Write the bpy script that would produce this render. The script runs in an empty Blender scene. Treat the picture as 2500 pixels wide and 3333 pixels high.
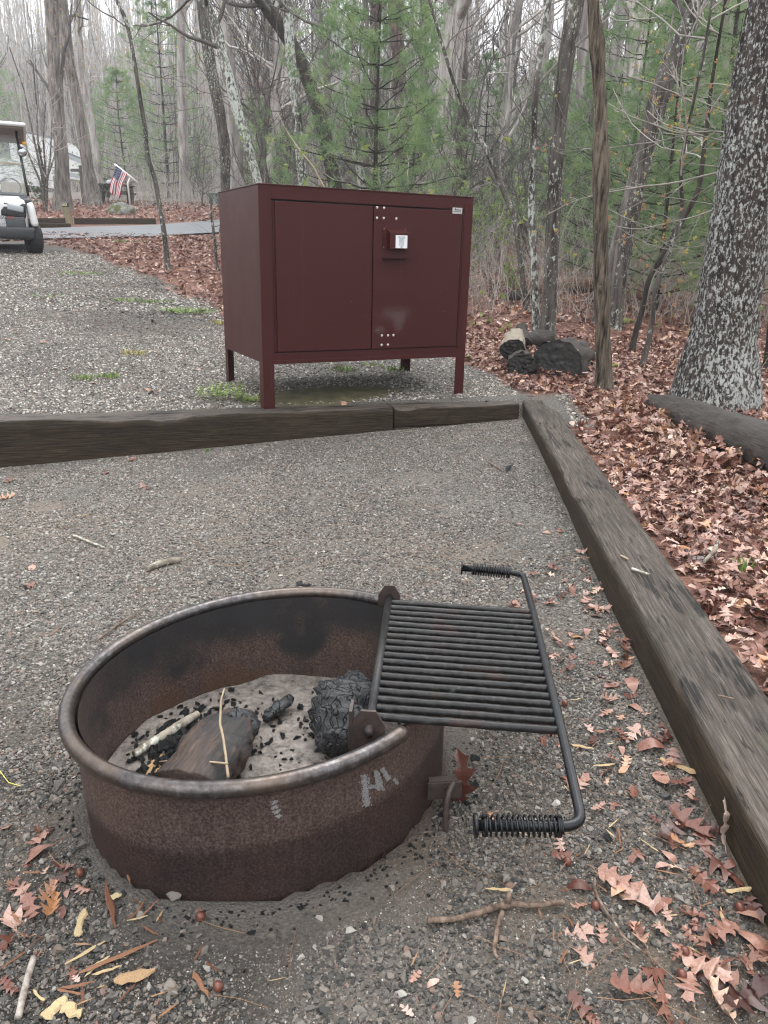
import bpy, bmesh, math, random
import numpy as np
from mathutils import Vector, Matrix, Euler
S = bpy.context.scene
C = S.collection
random.seed(7)
RNG = np.random.default_rng(11)
R = math.radians

# ------------------------------------------------------------------ camera
HC = 1.08; PITCH = R(18.27); ROLL = R(1.317); FPX = 2503.0; IW, IH = 2500.0, 3333.0
_f = np.array([0, math.cos(PITCH), -math.sin(PITCH)]); _u = np.array([0, math.sin(PITCH), math.cos(PITCH)]); _r = np.array([1.0, 0, 0])
_c, _s = math.cos(ROLL), math.sin(ROLL)
CR = _c * _r + _s * _u; CU = -_s * _r + _c * _u; CF = _f
cam = bpy.data.cameras.new('camera'); camo = bpy.data.objects.new('camera', cam); C.objects.link(camo)
cam.sensor_fit = 'VERTICAL'; cam.sensor_height = 36.0; cam.sensor_width = 27.0
cam.lens = FPX / IH * 36.0; cam.clip_start = 0.05; cam.clip_end = 1500
m = Matrix((CR, CU, -CF)).transposed().to_4x4(); m.translation = Vector((0, 0, HC)); camo.matrix_world = m
S.camera = camo
S.render.resolution_x, S.render.resolution_y = 768, 1024

# ------------------------------------------------------------------ light: overcast
S.view_settings.view_transform = 'Standard'; S.view_settings.look = 'None'
S.view_settings.gamma = 1.0; S.view_settings.use_curve_mapping = False
S.view_settings.exposure = 1.88
SUN_EL, SUN_AZ = R(58), R(200)
wd = bpy.data.worlds.new('World'); S.world = wd; wd.use_nodes = True
nt = wd.node_tree; nt.nodes.clear()
sky = nt.nodes.new('ShaderNodeTexSky'); sky.sky_type = 'NISHITA'; sky.sun_disc = False
sky.sun_elevation = SUN_EL; sky.sun_rotation = SUN_AZ; sky.air_density = 1.0; sky.dust_density = 3.0
hs = nt.nodes.new('ShaderNodeHueSaturation'); hs.inputs['Saturation'].default_value = 0.25
mx = nt.nodes.new('ShaderNodeMix'); mx.data_type = 'RGBA'; mx.inputs[0].default_value = 0.72
mx.inputs[7].default_value = (6.9, 7.1, 7.35, 1)          # even cloud deck, in the sky's own units
bg = nt.nodes.new('ShaderNodeBackground'); bg.inputs['Strength'].default_value = 0.115
wo = nt.nodes.new('ShaderNodeOutputWorld')
nt.links.new(sky.outputs[0], hs.inputs['Color']); nt.links.new(hs.outputs[0], mx.inputs[6])
nt.links.new(mx.outputs[2], bg.inputs['Color']); nt.links.new(bg.outputs[0], wo.inputs[0])
sl = bpy.data.lights.new('sun', 'SUN'); sl.energy = 0.8; sl.angle = R(40); sl.color = (1, 0.985, 0.96)
so = bpy.data.objects.new('sun', sl); C.objects.link(so)
so.rotation_euler = (R(90) - SUN_EL, 0, math.pi - SUN_AZ + math.pi)
try:
    S.cycles.max_bounces = 6; S.cycles.diffuse_bounces = 4; S.cycles.glossy_bounces = 3
    S.cycles.transmission_bounces = 4; S.cycles.transparent_max_bounces = 6; S.cycles.volume_bounces = 0
    S.cycles.use_denoising = True; S.cycles.denoising_prefilter = 'ACCURATE'; S.cycles.denoising_input_passes = 'RGB_ALBEDO_NORMAL'; S.cycles.filter_width = 1.15; S.cycles.sample_clamp_indirect = 4.0
except Exception: pass

# ------------------------------------------------------------------ helpers: photo rays, terrain
def ray(px, py):
    d = ((px - IW / 2) / FPX) * CR - ((py - IH / 2) / FPX) * CU + CF
    return d / np.linalg.norm(d)
def at(px, py, dist):                      # point on a sight line at forward distance dist
    d = ray(px, py); return np.array([0, 0, HC]) + d * (dist / d[1])
def atz(px, py, z):
    d = ray(px, py); return np.array([0, 0, HC]) + d * ((z - HC) / d[2])
def D(px, py): return (px * 1.50693, py * 1.50693)

def _hash(ix, iy, iz, seed):
    n = (ix * 374761393 + iy * 668265263 + iz * 2147483647 + seed * 1274126177) & 0xffffffff
    n = ((n ^ (n >> 13)) * 1274126177) & 0xffffffff
    n = ((n ^ (n >> 15)) * 2246822519) & 0xffffffff
    return ((n ^ (n >> 16)) & 0xffff) / 32767.5 - 1.0
def vnoise(x, y, z=0.0, seed=0):
    x, y, z = np.broadcast_arrays(np.asarray(x, float), np.asarray(y, float), np.asarray(z, float))
    ix, iy, iz = np.floor(x).astype(np.int64), np.floor(y).astype(np.int64), np.floor(z).astype(np.int64)
    fx, fy, fz = x - ix, y - iy, z - iz
    fx, fy, fz = [t * t * (3 - 2 * t) for t in (fx, fy, fz)]
    out = 0
    for a in (0, 1):
        for b in (0, 1):
            for c in (0, 1):
                w = (fx if a else 1 - fx) * (fy if b else 1 - fy) * (fz if c else 1 - fz)
                out = out + w * _hash(ix + a, iy + b, iz + c, seed)
    return out
def fbm(x, y, z=0.0, oct=4, seed=0):
    o = 0; a = 0.5
    for k in range(oct):
        o = o + a * vnoise(np.asarray(x) * 2**k, np.asarray(y) * 2**k, np.asarray(z) * 2**k, seed + k); a *= 0.5
    return o
def sstep(a, b, x):
    t = np.clip((x - a) / (b - a), 0, 1); return t * t * (3 - 2 * t)

_U = np.array([-0.9, -0.5, -0.2, 0.1, 0.5, 0.9])
_Y = np.array([-30, 0, 3, 5, 8, 12.5, 17, 22, 27, 40, 60, 100, 160, 420.])
_Z = np.array([
 [.1, .12, .12, .16, .50, 1.00, 1.38, 1.90, 2.55, 3.7, 5.0, 17, 38, 60],
 [.1, .12, .12, .16, .50, 1.00, 1.38, 1.87, 2.50, 3.7, 5.0, 17, 37, 60],
 [.1, .12, .12, .14, .42, 0.95, 1.38, 1.90, 2.50, 3.7, 5.4, 16, 33, 55],
 [.1, .12, .12, .14, .30, 0.62, 0.95, 1.40, 1.90, 3.4, 7.0, 14, 26, 45],
 [.06, .08, .10, .15, .25, 0.50, 0.80, 1.20, 1.70, 3.1, 6.0, 12, 24, 40],
 [.06, .08, .10, .17, .28, 0.50, 0.80, 1.20, 1.70, 3.1, 5.5, 10, 18, 30]])
def left_line(x): return 4.26 + 0.316 * (x + 2.25)          # front face of the back timber
def right_line(y): return 0.68 + 0.0649 * (y - 1.094)       # inner face of the right timber
def inside_pad(x, y, m_=0.10):
    a = sstep(m_ + 0.06, m_ - 0.06, y - left_line(x))
    b = sstep(m_ + 0.06, m_ - 0.06, x - right_line(y))
    return a * b
def T0(x, y):
    x = np.asarray(x, float); y = np.asarray(y, float)
    u = x / np.maximum(np.abs(y), 2.5)
    uc = np.clip(u, _U[0], _U[-1]); yc = np.clip(y, _Y[0], _Y[-1])
    i = np.clip(np.searchsorted(_U, uc) - 1, 0, len(_U) - 2); j = np.clip(np.searchsorted(_Y, yc) - 1, 0, len(_Y) - 2)
    fu = (uc - _U[i]) / (_U[i + 1] - _U[i]); fy = (yc - _Y[j]) / (_Y[j + 1] - _Y[j])
    z = (_Z[i, j] * (1 - fu) + _Z[i + 1, j] * fu) * (1 - fy) + (_Z[i, j + 1] * (1 - fu) + _Z[i + 1, j + 1] * fu) * fy
    t = sstep(2.0, 4.3, y)
    pad = t * (0.0 + 0.05 * x)
    pad = np.where(x < -4, -0.2 * t, pad)
    k = inside_pad(x, y)
    return pad * k + z * (1 - k)
def T(x, y):
    z = T0(x, y)
    k = inside_pad(x, y)
    far = sstep(5, 14, y)
    z = z + fbm(x * 1.3, y * 1.3, 0, 4, 3) * (0.012 + 0.09 * far * sstep(-3.2, -2.0, x - 0.0 * y + 0)) * 1.0
    # leaf bank drifted against the fallen trunk on the right
    return z
def hit(px, py, n=900):
    d = ray(px, py); t = np.geomspace(0.6, 260, n)
    P = np.array([0, 0, HC]) + t[:, None] * d
    g = P[:, 2] - T(P[:, 0], P[:, 1])
    i = np.argmax(g < 0)
    if g[i] >= 0: i = n - 1
    t0, t1 = t[max(i - 1, 0)], t[i]
    for _ in range(18):
        tm = (t0 + t1) / 2; p = np.array([0, 0, HC]) + tm * d
        if p[2] - float(T(p[0], p[1])) < 0: t1 = tm
        else: t0 = tm
    p = np.array([0, 0, HC]) + t0 * d; p[2] = float(T(p[0], p[1])); return p
def hitD(a, b): return hit(a * 1.50693, b * 1.50693)

# ------------------------------------------------------------------ helpers: materials
def newmat(name):
    m_ = bpy.data.materials.new(name); m_.use_nodes = True
    n = m_.node_tree.nodes; l = m_.node_tree.links
    b = n['Principled BSDF']; return m_, n, l, b
def coords(n, l, scale=(1, 1, 1), kind='Object'):
    tc = n.new('ShaderNodeTexCoord'); mp = n.new('ShaderNodeMapping'); mp.inputs['Scale'].default_value = scale
    l.new(tc.outputs[kind], mp.inputs['Vector']); return mp.outputs['Vector']
def noise(n, l, vec, scale, detail=4, rough=0.55, dist=0.0):
    t = n.new('ShaderNodeTexNoise'); t.inputs['Scale'].default_value = scale; t.inputs['Detail'].default_value = detail
    t.inputs['Roughness'].default_value = rough; t.inputs['Distortion'].default_value = dist
    l.new(vec, t.inputs['Vector']); return t.outputs['Fac']
def ramp(n, l, fac, stops, interp='LINEAR'):
    r = n.new('ShaderNodeValToRGB'); e = r.color_ramp; e.interpolation = interp
    while len(e.elements) > 1: e.elements.remove(e.elements[-1])
    e.elements[0].position = stops[0][0]; e.elements[0].color = tuple(stops[0][1]) + (1,)
    for p, c in stops[1:]:
        q = e.elements.new(p); q.color = tuple(c) + (1,)
    l.new(fac, r.inputs['Fac']); return r.outputs['Color']
def g3(v): return (v, v, v)
def mixc(n, l, fac, a, b, mode='MIX'):
    x = n.new('ShaderNodeMix'); x.data_type = 'RGBA'; x.blend_type = mode
    if isinstance(fac, (int, float)): x.inputs[0].default_value = fac
    else: l.new(fac, x.inputs[0])
    for k, v in ((6, a), (7, b)):
        if isinstance(v, tuple): x.inputs[k].default_value = v + (1,) if len(v) == 3 else v
        else: l.new(v, x.inputs[k])
    return x.outputs[2]
def math_(n, l, op, a, b=0.0, clamp=False):
    x = n.new('ShaderNodeMath'); x.operation = op; x.use_clamp = clamp
    for k, v in ((0, a), (1, b)):
        if isinstance(v, (int, float)): x.inputs[k].default_value = v
        else: l.new(v, x.inputs[k])
    return x.outputs[0]
def bump(n, l, b, h, strength=0.5, dist=0.01):
    x = n.new('ShaderNodeBump'); x.inputs['Strength'].default_value = strength; x.inputs['Distance'].default_value = dist
    l.new(h, x.inputs['Height']); l.new(x.outputs[0], b.inputs['Normal'])
def leafmat(name, stops, sc=12, rough=0.5, tr=0.4):
    m_, n, l, b = newmat(name); f = noise(n, l, coords(n, l), sc, 4)
    c = ramp(n, l, f, stops); l.new(c, b.inputs['Base Color']); b.inputs['Roughness'].default_value = rough; b.inputs['Specular IOR Level'].default_value = .3
    t = n.new('ShaderNodeBsdfTranslucent'); l.new(c, t.inputs['Color']); x = n.new('ShaderNodeMixShader'); x.inputs[0].default_value = tr
    l.new(b.outputs[0], x.inputs[1]); l.new(t.outputs[0], x.inputs[2]); l.new(x.outputs[0], n['Material Output'].inputs['Surface']); return m_
def simple(name, col, rough=0.6, metal=0.0, var=0.25, scale=30, bs=0.0, bd=0.003, stretch=(1, 1, 1), spec=0.5):
    m_, n, l, b = newmat(name)
    v = coords(n, l, stretch); f = noise(n, l, v, scale, 5, 0.6)
    c = ramp(n, l, f, [(0.3, tuple(x * (1 - var) for x in col)), (0.7, tuple(min(1, x * (1 + var)) for x in col))])
    l.new(c, b.inputs['Base Color']); b.inputs['Roughness'].default_value = rough; b.inputs['Metallic'].default_value = metal
    b.inputs['Specular IOR Level'].default_value = spec
    if bs: bump(n, l, b, f, bs, bd)
    return m_
def tintmat(name, stops, rough=0.55, spec=0.5, vs=0.25, nscale=40, bs=0.0, bd=0.002, two=False):
    m_, n, l, b = newmat(name)
    a = n.new('ShaderNodeAttribute'); a.attribute_type = 'INSTANCER'; a.attribute_name = 'tint'
    c = ramp(n, l, a.outputs['Fac'], stops)
    f = noise(n, l, coords(n, l), nscale, 4)
    k = ramp(n, l, f, [(0.3, g3(1 - vs)), (0.7, g3(1 + vs * 0.6))])
    c = mixc(n, l, 1.0, c, k, 'MULTIPLY')
    l.new(c, b.inputs['Base Color']); b.inputs['Roughness'].default_value = rough; b.inputs['Specular IOR Level'].default_value = spec
    if bs: bump(n, l, b, f, bs, bd)
    return m_
def barkmat(name, dark, light, fur=18, lich=0.0, lcol=(0.50, 0.54, 0.50), lscale=9, zs=0.14, bs=0.9, bd=0.012, rough=0.85, moss=0.0, gk=0.5):
    m_, n, l, b = newmat(name)
    v = coords(n, l, (1, 1, zs)); f = noise(n, l, v, fur, 6, 0.62, 0.25)
    c = ramp(n, l, f, [(0.36, dark), (0.62, light)])
    v2 = coords(n, l, (1, 1, 0.55))
    f2 = noise(n, l, v2, 2.2, 3)
    c = mixc(n, l, 1.0, c, ramp(n, l, f2, [(0.3, g3(0.72)), (0.7, g3(1.15))]), 'MULTIPLY')
    if lich > 0:
        fl = noise(n, l, v2, lscale, 7, 0.72)
        g = noise(n, l, coords(n, l, (1, 1, 0.5)), 1.3, 3)
        s_ = math_(n, l, 'ADD', fl, math_(n, l, 'MULTIPLY', math_(n, l, 'SUBTRACT', g, 0.5), gk))
        t = 0.70 - 0.22 * lich
        mk = ramp(n, l, s_, [(t - 0.01, g3(0)), (t + 0.045, g3(1))])
        lc = ramp(n, l, noise(n, l, v2, 40, 3), [(0.35, tuple(x * 0.75 for x in lcol)), (0.65, lcol)])
        c = mixc(n, l, mk, c, lc)
    if moss > 0:
        fm = noise(n, l, coords(n, l), 3.5, 5)
        mk = ramp(n, l, fm, [(0.66 - 0.2 * moss, g3(0)), (0.70 - 0.2 * moss, g3(1))])
        c = mixc(n, l, mk, c, (0.09, 0.10, 0.035))
    l.new(c, b.inputs['Base Color']); b.inputs['Roughness'].default_value = rough; b.inputs['Specular IOR Level'].default_value = 0.3
    bump(n, l, b, f, bs, bd); return m_

# ------------------------------------------------------------------ helpers: meshes and objects
class MB:
    def __init__(s): s.v = []; s.q = []; s.t = []; s.n = 0
    def add(s, V, Q=None, Tt=None):
        V = np.asarray(V, float).reshape(-1, 3)
        if Q is not None and len(Q): s.q.append(np.asarray(Q, np.int64).reshape(-1, 4) + s.n)
        if Tt is not None and len(Tt): s.t.append(np.asarray(Tt, np.int64).reshape(-1, 3) + s.n)
        s.v.append(V); s.n += len(V); return s
    def mesh(s, name, smooth=True):
        me = bpy.data.meshes.new(name)
        V = np.concatenate(s.v) if s.v else np.zeros((0, 3))
        q = np.concatenate(s.q) if s.q else np.zeros((0, 4), np.int64); t = np.concatenate(s.t) if s.t else np.zeros((0, 3), np.int64)
        me.vertices.add(len(V)); me.vertices.foreach_set('co', V.astype(np.float32).ravel())
        me.loops.add(len(q) * 4 + len(t) * 3); me.loops.foreach_set('vertex_index', np.concatenate([q.ravel(), t.ravel()]).astype(np.int32))
        me.polygons.add(len(q) + len(t))
        st = np.concatenate([np.arange(len(q)) * 4, len(q) * 4 + np.arange(len(t)) * 3]).astype(np.int32)
        me.polygons.foreach_set('loop_start', st)
        me.polygons.foreach_set('loop_total', np.concatenate([np.full(len(q), 4), np.full(len(t), 3)]).astype(np.int32))
        me.polygons.foreach_set('use_smooth', np.full(len(st), smooth))
        me.update(calc_edges=True); me.validate(); return me
    def build(s, name, mat=None, parent=None, smooth=True): return mobj(name, s.mesh(name, smooth), mat, parent)
    def box(s, c, h, rot=None, bev=0.0):
        c = np.array(c, float); h = np.array(h, float)
        if bev <= 0:
            V = np.array([[x, y, z] for x in (-1, 1) for y in (-1, 1) for z in (-1, 1)]) * h
            Q = [(0, 1, 3, 2), (4, 6, 7, 5), (0, 4, 5, 1), (2, 3, 7, 6), (0, 2, 6, 4), (1, 5, 7, 3)]; Tt = []
        else:
            bm = bmesh.new(); bmesh.ops.create_cube(bm, size=2.0)
            for v in bm.verts: v.co = Vector((v.co.x * h[0], v.co.y * h[1], v.co.z * h[2]))
            bmesh.ops.bevel(bm, geom=list(bm.edges), offset=bev, segments=2, affect='EDGES', profile=0.6)
            bmesh.ops.triangulate(bm, faces=[f for f in bm.faces if len(f.verts) > 4])
            V = np.array([v.co[:] for v in bm.verts]); Q = [[v.index for v in f.verts] for f in bm.faces if len(f.verts) == 4]
            Tt = [[v.index for v in f.verts] for f in bm.faces if len(f.verts) == 3]; bm.free()
        if rot is not None: V = V @ np.array(Euler(rot).to_matrix()).T
        return s.add(V + c, Q, Tt)
    def tube(s, P, r, sides=8, cap=True, jit=0.0, seed=0):
        P = np.asarray(P, float); n = len(P); r = np.broadcast_to(np.asarray(r, float), (n,))
        V, Q = tubes(P[None], r[None], sides, jit, seed); s.add(V, Q)
        if cap:
            a = np.arange(sides); b0 = s.n - n * sides
            V2 = np.array([P[0], P[-1]]); s.v.append(V2); i0 = s.n; s.n += 2
            s.t.append(np.stack([np.full(sides, i0), b0 + (a + 1) % sides, b0 + a], 1))
            e0 = b0 + (n - 1) * sides
            s.t.append(np.stack([np.full(sides, i0 + 1), e0 + a, e0 + (a + 1) % sides], 1))
        return s
def tubes(P, Rr, sides=4, jit=0.0, seed=0):
    """P (N,n,3), Rr (N,n) -> verts, quads of N tubes"""
    N, n, _ = P.shape
    tg = np.gradient(P, axis=1) if n > 2 else np.repeat((P[:, 1:] - P[:, :1]), 2, axis=1)
    tg /= np.linalg.norm(tg, axis=2, keepdims=True) + 1e-12
    ref = np.zeros((N, 1, 3)); mt = np.abs(tg.mean(1)); ax = np.argmin(mt, axis=1); ref[np.arange(N), 0, ax] = 1
    A = np.cross(tg, ref); A /= np.linalg.norm(A, axis=2, keepdims=True) + 1e-12
    B = np.cross(tg, A)
    th = np.arange(sides) * 2 * math.pi / sides
    rr = Rr[:, :, None] * np.ones(sides)
    if jit:
        rr = rr * (1 + jit * vnoise(np.arange(N)[:, None, None] * 7.3 + np.cos(th)[None, None] * 1.7, np.sin(th)[None, None] * 1.7 + 5, np.arange(n)[None, :, None] * 0.9, seed))
    V = P[:, :, None, :] + rr[..., None] * (np.cos(th)[None, None, :, None] * A[:, :, None] + np.sin(th)[None, None, :, None] * B[:, :, None])
    idx = np.arange(N * n * sides).reshape(N, n, sides)
    Q = np.stack([idx[:, :-1], np.roll(idx, -1, 2)[:, :-1], np.roll(idx, -1, 2)[:, 1:], idx[:, 1:]], -1).reshape(-1, 4)
    return V.reshape(-1, 3), Q
def mobj(name, me, mat=None, parent=None):
    o = bpy.data.objects.new(name, me); C.objects.link(o)
    if mat is not None:
        for k in (mat if isinstance(mat, (list, tuple)) else [mat]): me.materials.append(k)
    if parent is not None: o.parent = parent
    return o
def tag(o, label=None, cat=None, group=None, kind=None):
    if label: o['label'] = label
    if cat: o['category'] = cat
    if group: o['group'] = group
    if kind: o['kind'] = kind
    return o
def empty(name, loc=(0, 0, 0), rz=0.0, label=None, cat=None, group=None):
    o = bpy.data.objects.new(name, None); C.objects.link(o); o.location = loc; o.rotation_euler = (0, 0, rz)
    o.empty_display_size = 0.1; return tag(o, label, cat, group)
def dup(o, parent=None):
    c = o.copy(); C.objects.link(c)
    if parent is not None: c.parent = parent
    for ch in list(o.children): dup(ch, c)
    return c
def text_mesh(name, body, size, mat, parent, loc, rot, align='CENTER', ext=0.0006, sx=1.0):
    cu = bpy.data.curves.new('lettering_curve', 'FONT'); cu.body = body; cu.size = size; cu.align_x = align; cu.extrude = ext
    o = bpy.data.objects.new('tmp', cu); C.objects.link(o)
    dg = bpy.context.evaluated_depsgraph_get(); me = bpy.data.meshes.new_from_object(o.evaluated_get(dg))
    bpy.data.objects.remove(o); bpy.data.curves.remove(cu)
    q = mobj(name, me, mat, parent); q.location = loc; q.rotation_euler = rot; q.scale = (sx, 1, 1); return q

def scatter(name, pts, rot, sc, idx, tint, sources, label=None):
    me = bpy.data.meshes.new(name); me.vertices.add(len(pts)); me.vertices.foreach_set('co', np.asarray(pts, np.float32).ravel())
    for nm, ty, val, key in (('rot', 'FLOAT_VECTOR', rot, 'vector'), ('sc', 'FLOAT_VECTOR', sc, 'vector'), ('tint', 'FLOAT', tint, 'value'), ('idx', 'INT', idx, 'value')):
        a = me.attributes.new(nm, ty, 'POINT'); a.data.foreach_set(key, np.asarray(val, np.int32 if ty == 'INT' else np.float32).ravel())
    o = mobj(name, me); o['kind'] = 'stuff'
    if label: o['label'] = label
    ng = bpy.data.node_groups.new(name + '_nodes', 'GeometryNodeTree')
    ng.interface.new_socket('Geometry', in_out='INPUT', socket_type='NodeSocketGeometry')
    ng.interface.new_socket('Geometry', in_out='OUTPUT', socket_type='NodeSocketGeometry')
    N = ng.nodes; L = ng.links; gi = N.new('NodeGroupInput'); go = N.new('NodeGroupOutput'); j = N.new('GeometryNodeJoinGeometry')
    for s_ in reversed(sources):
        oi = N.new('GeometryNodeObjectInfo'); oi.inputs['Object'].default_value = s_; oi.inputs['As Instance'].default_value = True
        L.new(oi.outputs['Geometry'], j.inputs[0])
    ip = N.new('GeometryNodeInstanceOnPoints'); ip.inputs['Pick Instance'].default_value = True
    L.new(gi.outputs[0], ip.inputs['Points']); L.new(j.outputs[0], ip.inputs['Instance'])
    for nm, dt, sock in (('rot', 'FLOAT_VECTOR', 'Rotation'), ('sc', 'FLOAT_VECTOR', 'Scale'), ('idx', 'INT', 'Instance Index')):
        na = N.new('GeometryNodeInputNamedAttribute'); na.data_type = dt; na.inputs[0].default_value = nm
        L.new(na.outputs['Attribute'], ip.inputs[sock])
    L.new(ip.outputs[0], go.inputs[0])
    md = o.modifiers.new('scatter', 'NODES'); md.node_group = ng
    return o
# ------------------------------------------------------------------ regions of the ground
def img_poly(pts): return np.array([hitD(a, b)[:2] for a, b in pts])
def inpoly(x, y, P):
    x = np.asarray(x); y = np.asarray(y); c = np.zeros(x.shape, bool); n = len(P)
    for i in range(n):
        x0, y0 = P[i]; x1, y1 = P[(i + 1) % n]
        k = ((y0 > y) != (y1 > y)) & (x < (x1 - x0) * (y - y0) / (y1 - y0 + 1e-12) + x0); c ^= k
    return c
# edge of the leaf-covered island left of the locker, from the cart to the locker
EDGE = img_poly([(100, 522), (180, 548), (250, 566), (330, 598), (400, 636), (480, 680), (620, 712), (800, 735), (960, 762), (1040, 800), (1090, 828), (1150, 850)])
SH = np.array([[0, 0]])
ROAD_N = [hitD(a, b) for a, b in ((60, 519), (200, 516), (330, 513), (470, 505))]
ROAD_F = [hitD(a, b) for a, b in ((60, 497), (200, 492), (330, 489), (470, 478))]
def road_ctr(t): pass
def leafmask(x, y):
    """1 where oak leaves cover the soil"""
    x = np.asarray(x, float); y = np.asarray(y, float)
    nz = fbm(x * 2.1, y * 2.1, 0, 3, 9) * 0.35
    yb = np.interp(x, EDGE[:, 0], EDGE[:, 1])                          # the leaves start beyond this edge
    m_ = sstep(-0.22, 0.22, y - yb + nz * np.clip(y / 5, 1, 2))
    m_ = np.maximum(m_, sstep(0.27, 0.40, x - right_line(y) + nz * 0.2))
    near = sstep(0.10, 0.18, x - right_line(y) + nz * 0.02)
    m_ = np.where(y < 4.6, near, m_)
    return np.clip(m_ * (1 - inside_pad(x, y)), 0, 1)

def axis(a, b, step, lo, hi, g=1.13):
    core = np.arange(a, b, step); L_ = [a]; s = step
    while L_[-1] > lo: s *= g; L_.append(L_[-1] - s)
    Rr = [core[-1]]; s = step
    while Rr[-1] < hi: s *= g; Rr.append(Rr[-1] + s)
    return np.concatenate([np.array(L_[1:][::-1]), core, np.array(Rr[1:])])
def axis2():
    y = list(np.arange(0.25, 5.8, 0.024)); s = 0.024
    while y[-1] < 420: s = min(s * 1.03, 12); y.append(y[-1] + s)
    lo = [0.25]; s = 0.05
    while lo[-1] > -30: s *= 1.3; lo.append(lo[-1] - s)
    return np.array(lo[1:][::-1] + y)
gx = axis(-2.4, 2.4, 0.024, -260, 260, 1.05); gy = axis2()
X, Y = np.meshgrid(gx, gy)
Zg = T(X, Y)
RING_C = np.array([-0.2272, 1.4399]); RA, RB_, RPH, RH = 0.4082, 0.3579, 0.7887, 0.2498
def ring_rad(x, y):
    dx, dy = x - RING_C[0], y - RING_C[1]; a = math.cos(RPH) * dx + math.sin(RPH) * dy; b = -math.sin(RPH) * dx + math.cos(RPH) * dy
    return np.sqrt((a / RA) ** 2 + (b / RB_) ** 2)
rr = ring_rad(X, Y)
Zg = Zg + np.where(rr < 1.0, 0.0, 0) + 0.006 * np.exp(-((rr - 1.1) / 0.12) ** 2) * (fbm(X * 6, Y * 6, 0, 3, 5) + 0.3)
Zg = np.where(rr < 0.96, Zg - 0.02, Zg)
leaf = leafmask(X, Y)
ash = np.exp(-np.clip(rr - 1.0, 0, 9) * 5.0) * sstep(-0.25, 0.25, fbm(X * 4, Y * 4, 0, 3, 21) + 0.25 * ((X + 0.1) - (Y - 1.25)))
ash = np.maximum(ash, 0.8 * np.exp(-(((X - 0.05) / 0.22) ** 2 + ((Y - 0.93) / 0.16) ** 2)))
dirt = np.clip(np.exp(-(((X + 1.85) / 0.6) ** 2 + ((Y - 3.1) / 0.5) ** 2)) * 1.0 + 0.8 * (fbm(X * 1.4, Y * 1.4, 0, 4, 88) - 0.02) + 0.5 * fbm(X * 9, Y * 9, 0, 3, 89) * 0.5, 0, 0.85) * inside_pad(X, Y)
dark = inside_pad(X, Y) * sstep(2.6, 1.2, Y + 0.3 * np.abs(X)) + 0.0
dark = np.maximum(dark, 0.30 * np.exp(-(((X + 0.18 * (Y - 8) + 2.45) / 0.9) ** 2)) * sstep(6, 8, Y) * sstep(13, 10, Y))
wooded = sstep(24, 34, Y)
gm = MB(); ny, nx = X.shape
idx = np.arange(nx * ny).reshape(ny, nx)
gm.add(np.stack([X, Y, Zg], -1), np.stack([idx[:-1, :-1], idx[:-1, 1:], idx[1:, 1:], idx[1:, :-1]], -1).reshape(-1, 4))
m_, n, l, b = newmat('ground')
def attr(nm):
    a = n.new('ShaderNodeAttribute'); a.attribute_name = nm; return a.outputs['Fac']
vv = coords(n, l)
f1 = noise(n, l, vv, 130, 8, 0.8); f2 = noise(n, l, vv, 1.7, 5)
vo = n.new('ShaderNodeTexVoronoi'); vo.inputs['Scale'].default_value = 190; l.new(vv, vo.inputs['Vector'])
sep = n.new('ShaderNodeSeparateColor'); l.new(vo.outputs['Color'], sep.inputs[0])
grit = ramp(n, l, f1, [(0.33, (0.026, 0.023, 0.019)), (0.5, (0.080, 0.071, 0.060)), (0.68, (0.18, 0.163, 0.14))])
stone = ramp(n, l, sep.outputs[0], [(0.0, (0.045, 0.045, 0.047)), (0.55, (0.12, 0.112, 0.10)), (0.85, (0.24, 0.225, 0.20)), (1, (0.42, 0.40, 0.36))])
gr = mixc(n, l, 0.50, grit, stone)
gr = mixc(n, l, 1.0, gr, ramp(n, l, f2, [(0.3, g3(0.72)), (0.7, g3(1.2))]), 'MULTIPLY')
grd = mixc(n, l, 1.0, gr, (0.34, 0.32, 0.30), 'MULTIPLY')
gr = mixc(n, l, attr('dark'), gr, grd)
gr = mixc(n, l, attr('dirt'), gr, ramp(n, l, f1, [(0.3, (0.15, 0.115, 0.085)), (0.7, (0.27, 0.215, 0.17))]))
gr = mixc(n, l, attr('ash'), gr, ramp(n, l, f1, [(0.3, (0.085, 0.078, 0.07)), (0.7, (0.21, 0.19, 0.17))]))
f3 = noise(n, l, vv, 24, 6, 0.75)
lf = ramp(n, l, f3, [(0.30, (0.035, 0.018, 0.013)), (0.47, (0.13, 0.062, 0.045)), (0.58, (0.22, 0.115, 0.085)), (0.72, (0.36, 0.22, 0.17))])
lf = mixc(n, l, 1.0, lf, ramp(n, l, f2, [(0.3, g3(0.7)), (0.7, g3(1.15))]), 'MULTIPLY')
far_ = ramp(n, l, noise(n, l, vv, 5, 7, 0.7), [(0.3, (0.085, 0.070, 0.058)), (0.7, (0.24, 0.205, 0.175))])
lf = mixc(n, l, attr('wooded'), lf, far_)
l.new(mixc(n, l, attr('leaf'), gr, lf), b.inputs['Base Color'])
b.inputs['Roughness'].default_value = 0.8; b.inputs['Specular IOR Level'].default_value = 0.2
bump(n, l, b, math_(n, l, 'ADD', f1, vo.outputs['Distance']), 0.6, 0.006)
GROUNDM = m_
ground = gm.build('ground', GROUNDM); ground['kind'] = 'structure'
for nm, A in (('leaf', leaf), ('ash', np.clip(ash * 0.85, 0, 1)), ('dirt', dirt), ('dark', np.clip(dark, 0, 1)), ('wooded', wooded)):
    a = ground.data.attributes.new(nm, 'FLOAT', 'POINT'); a.data.foreach_set('value', A.astype(np.float32).ravel())

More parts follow.
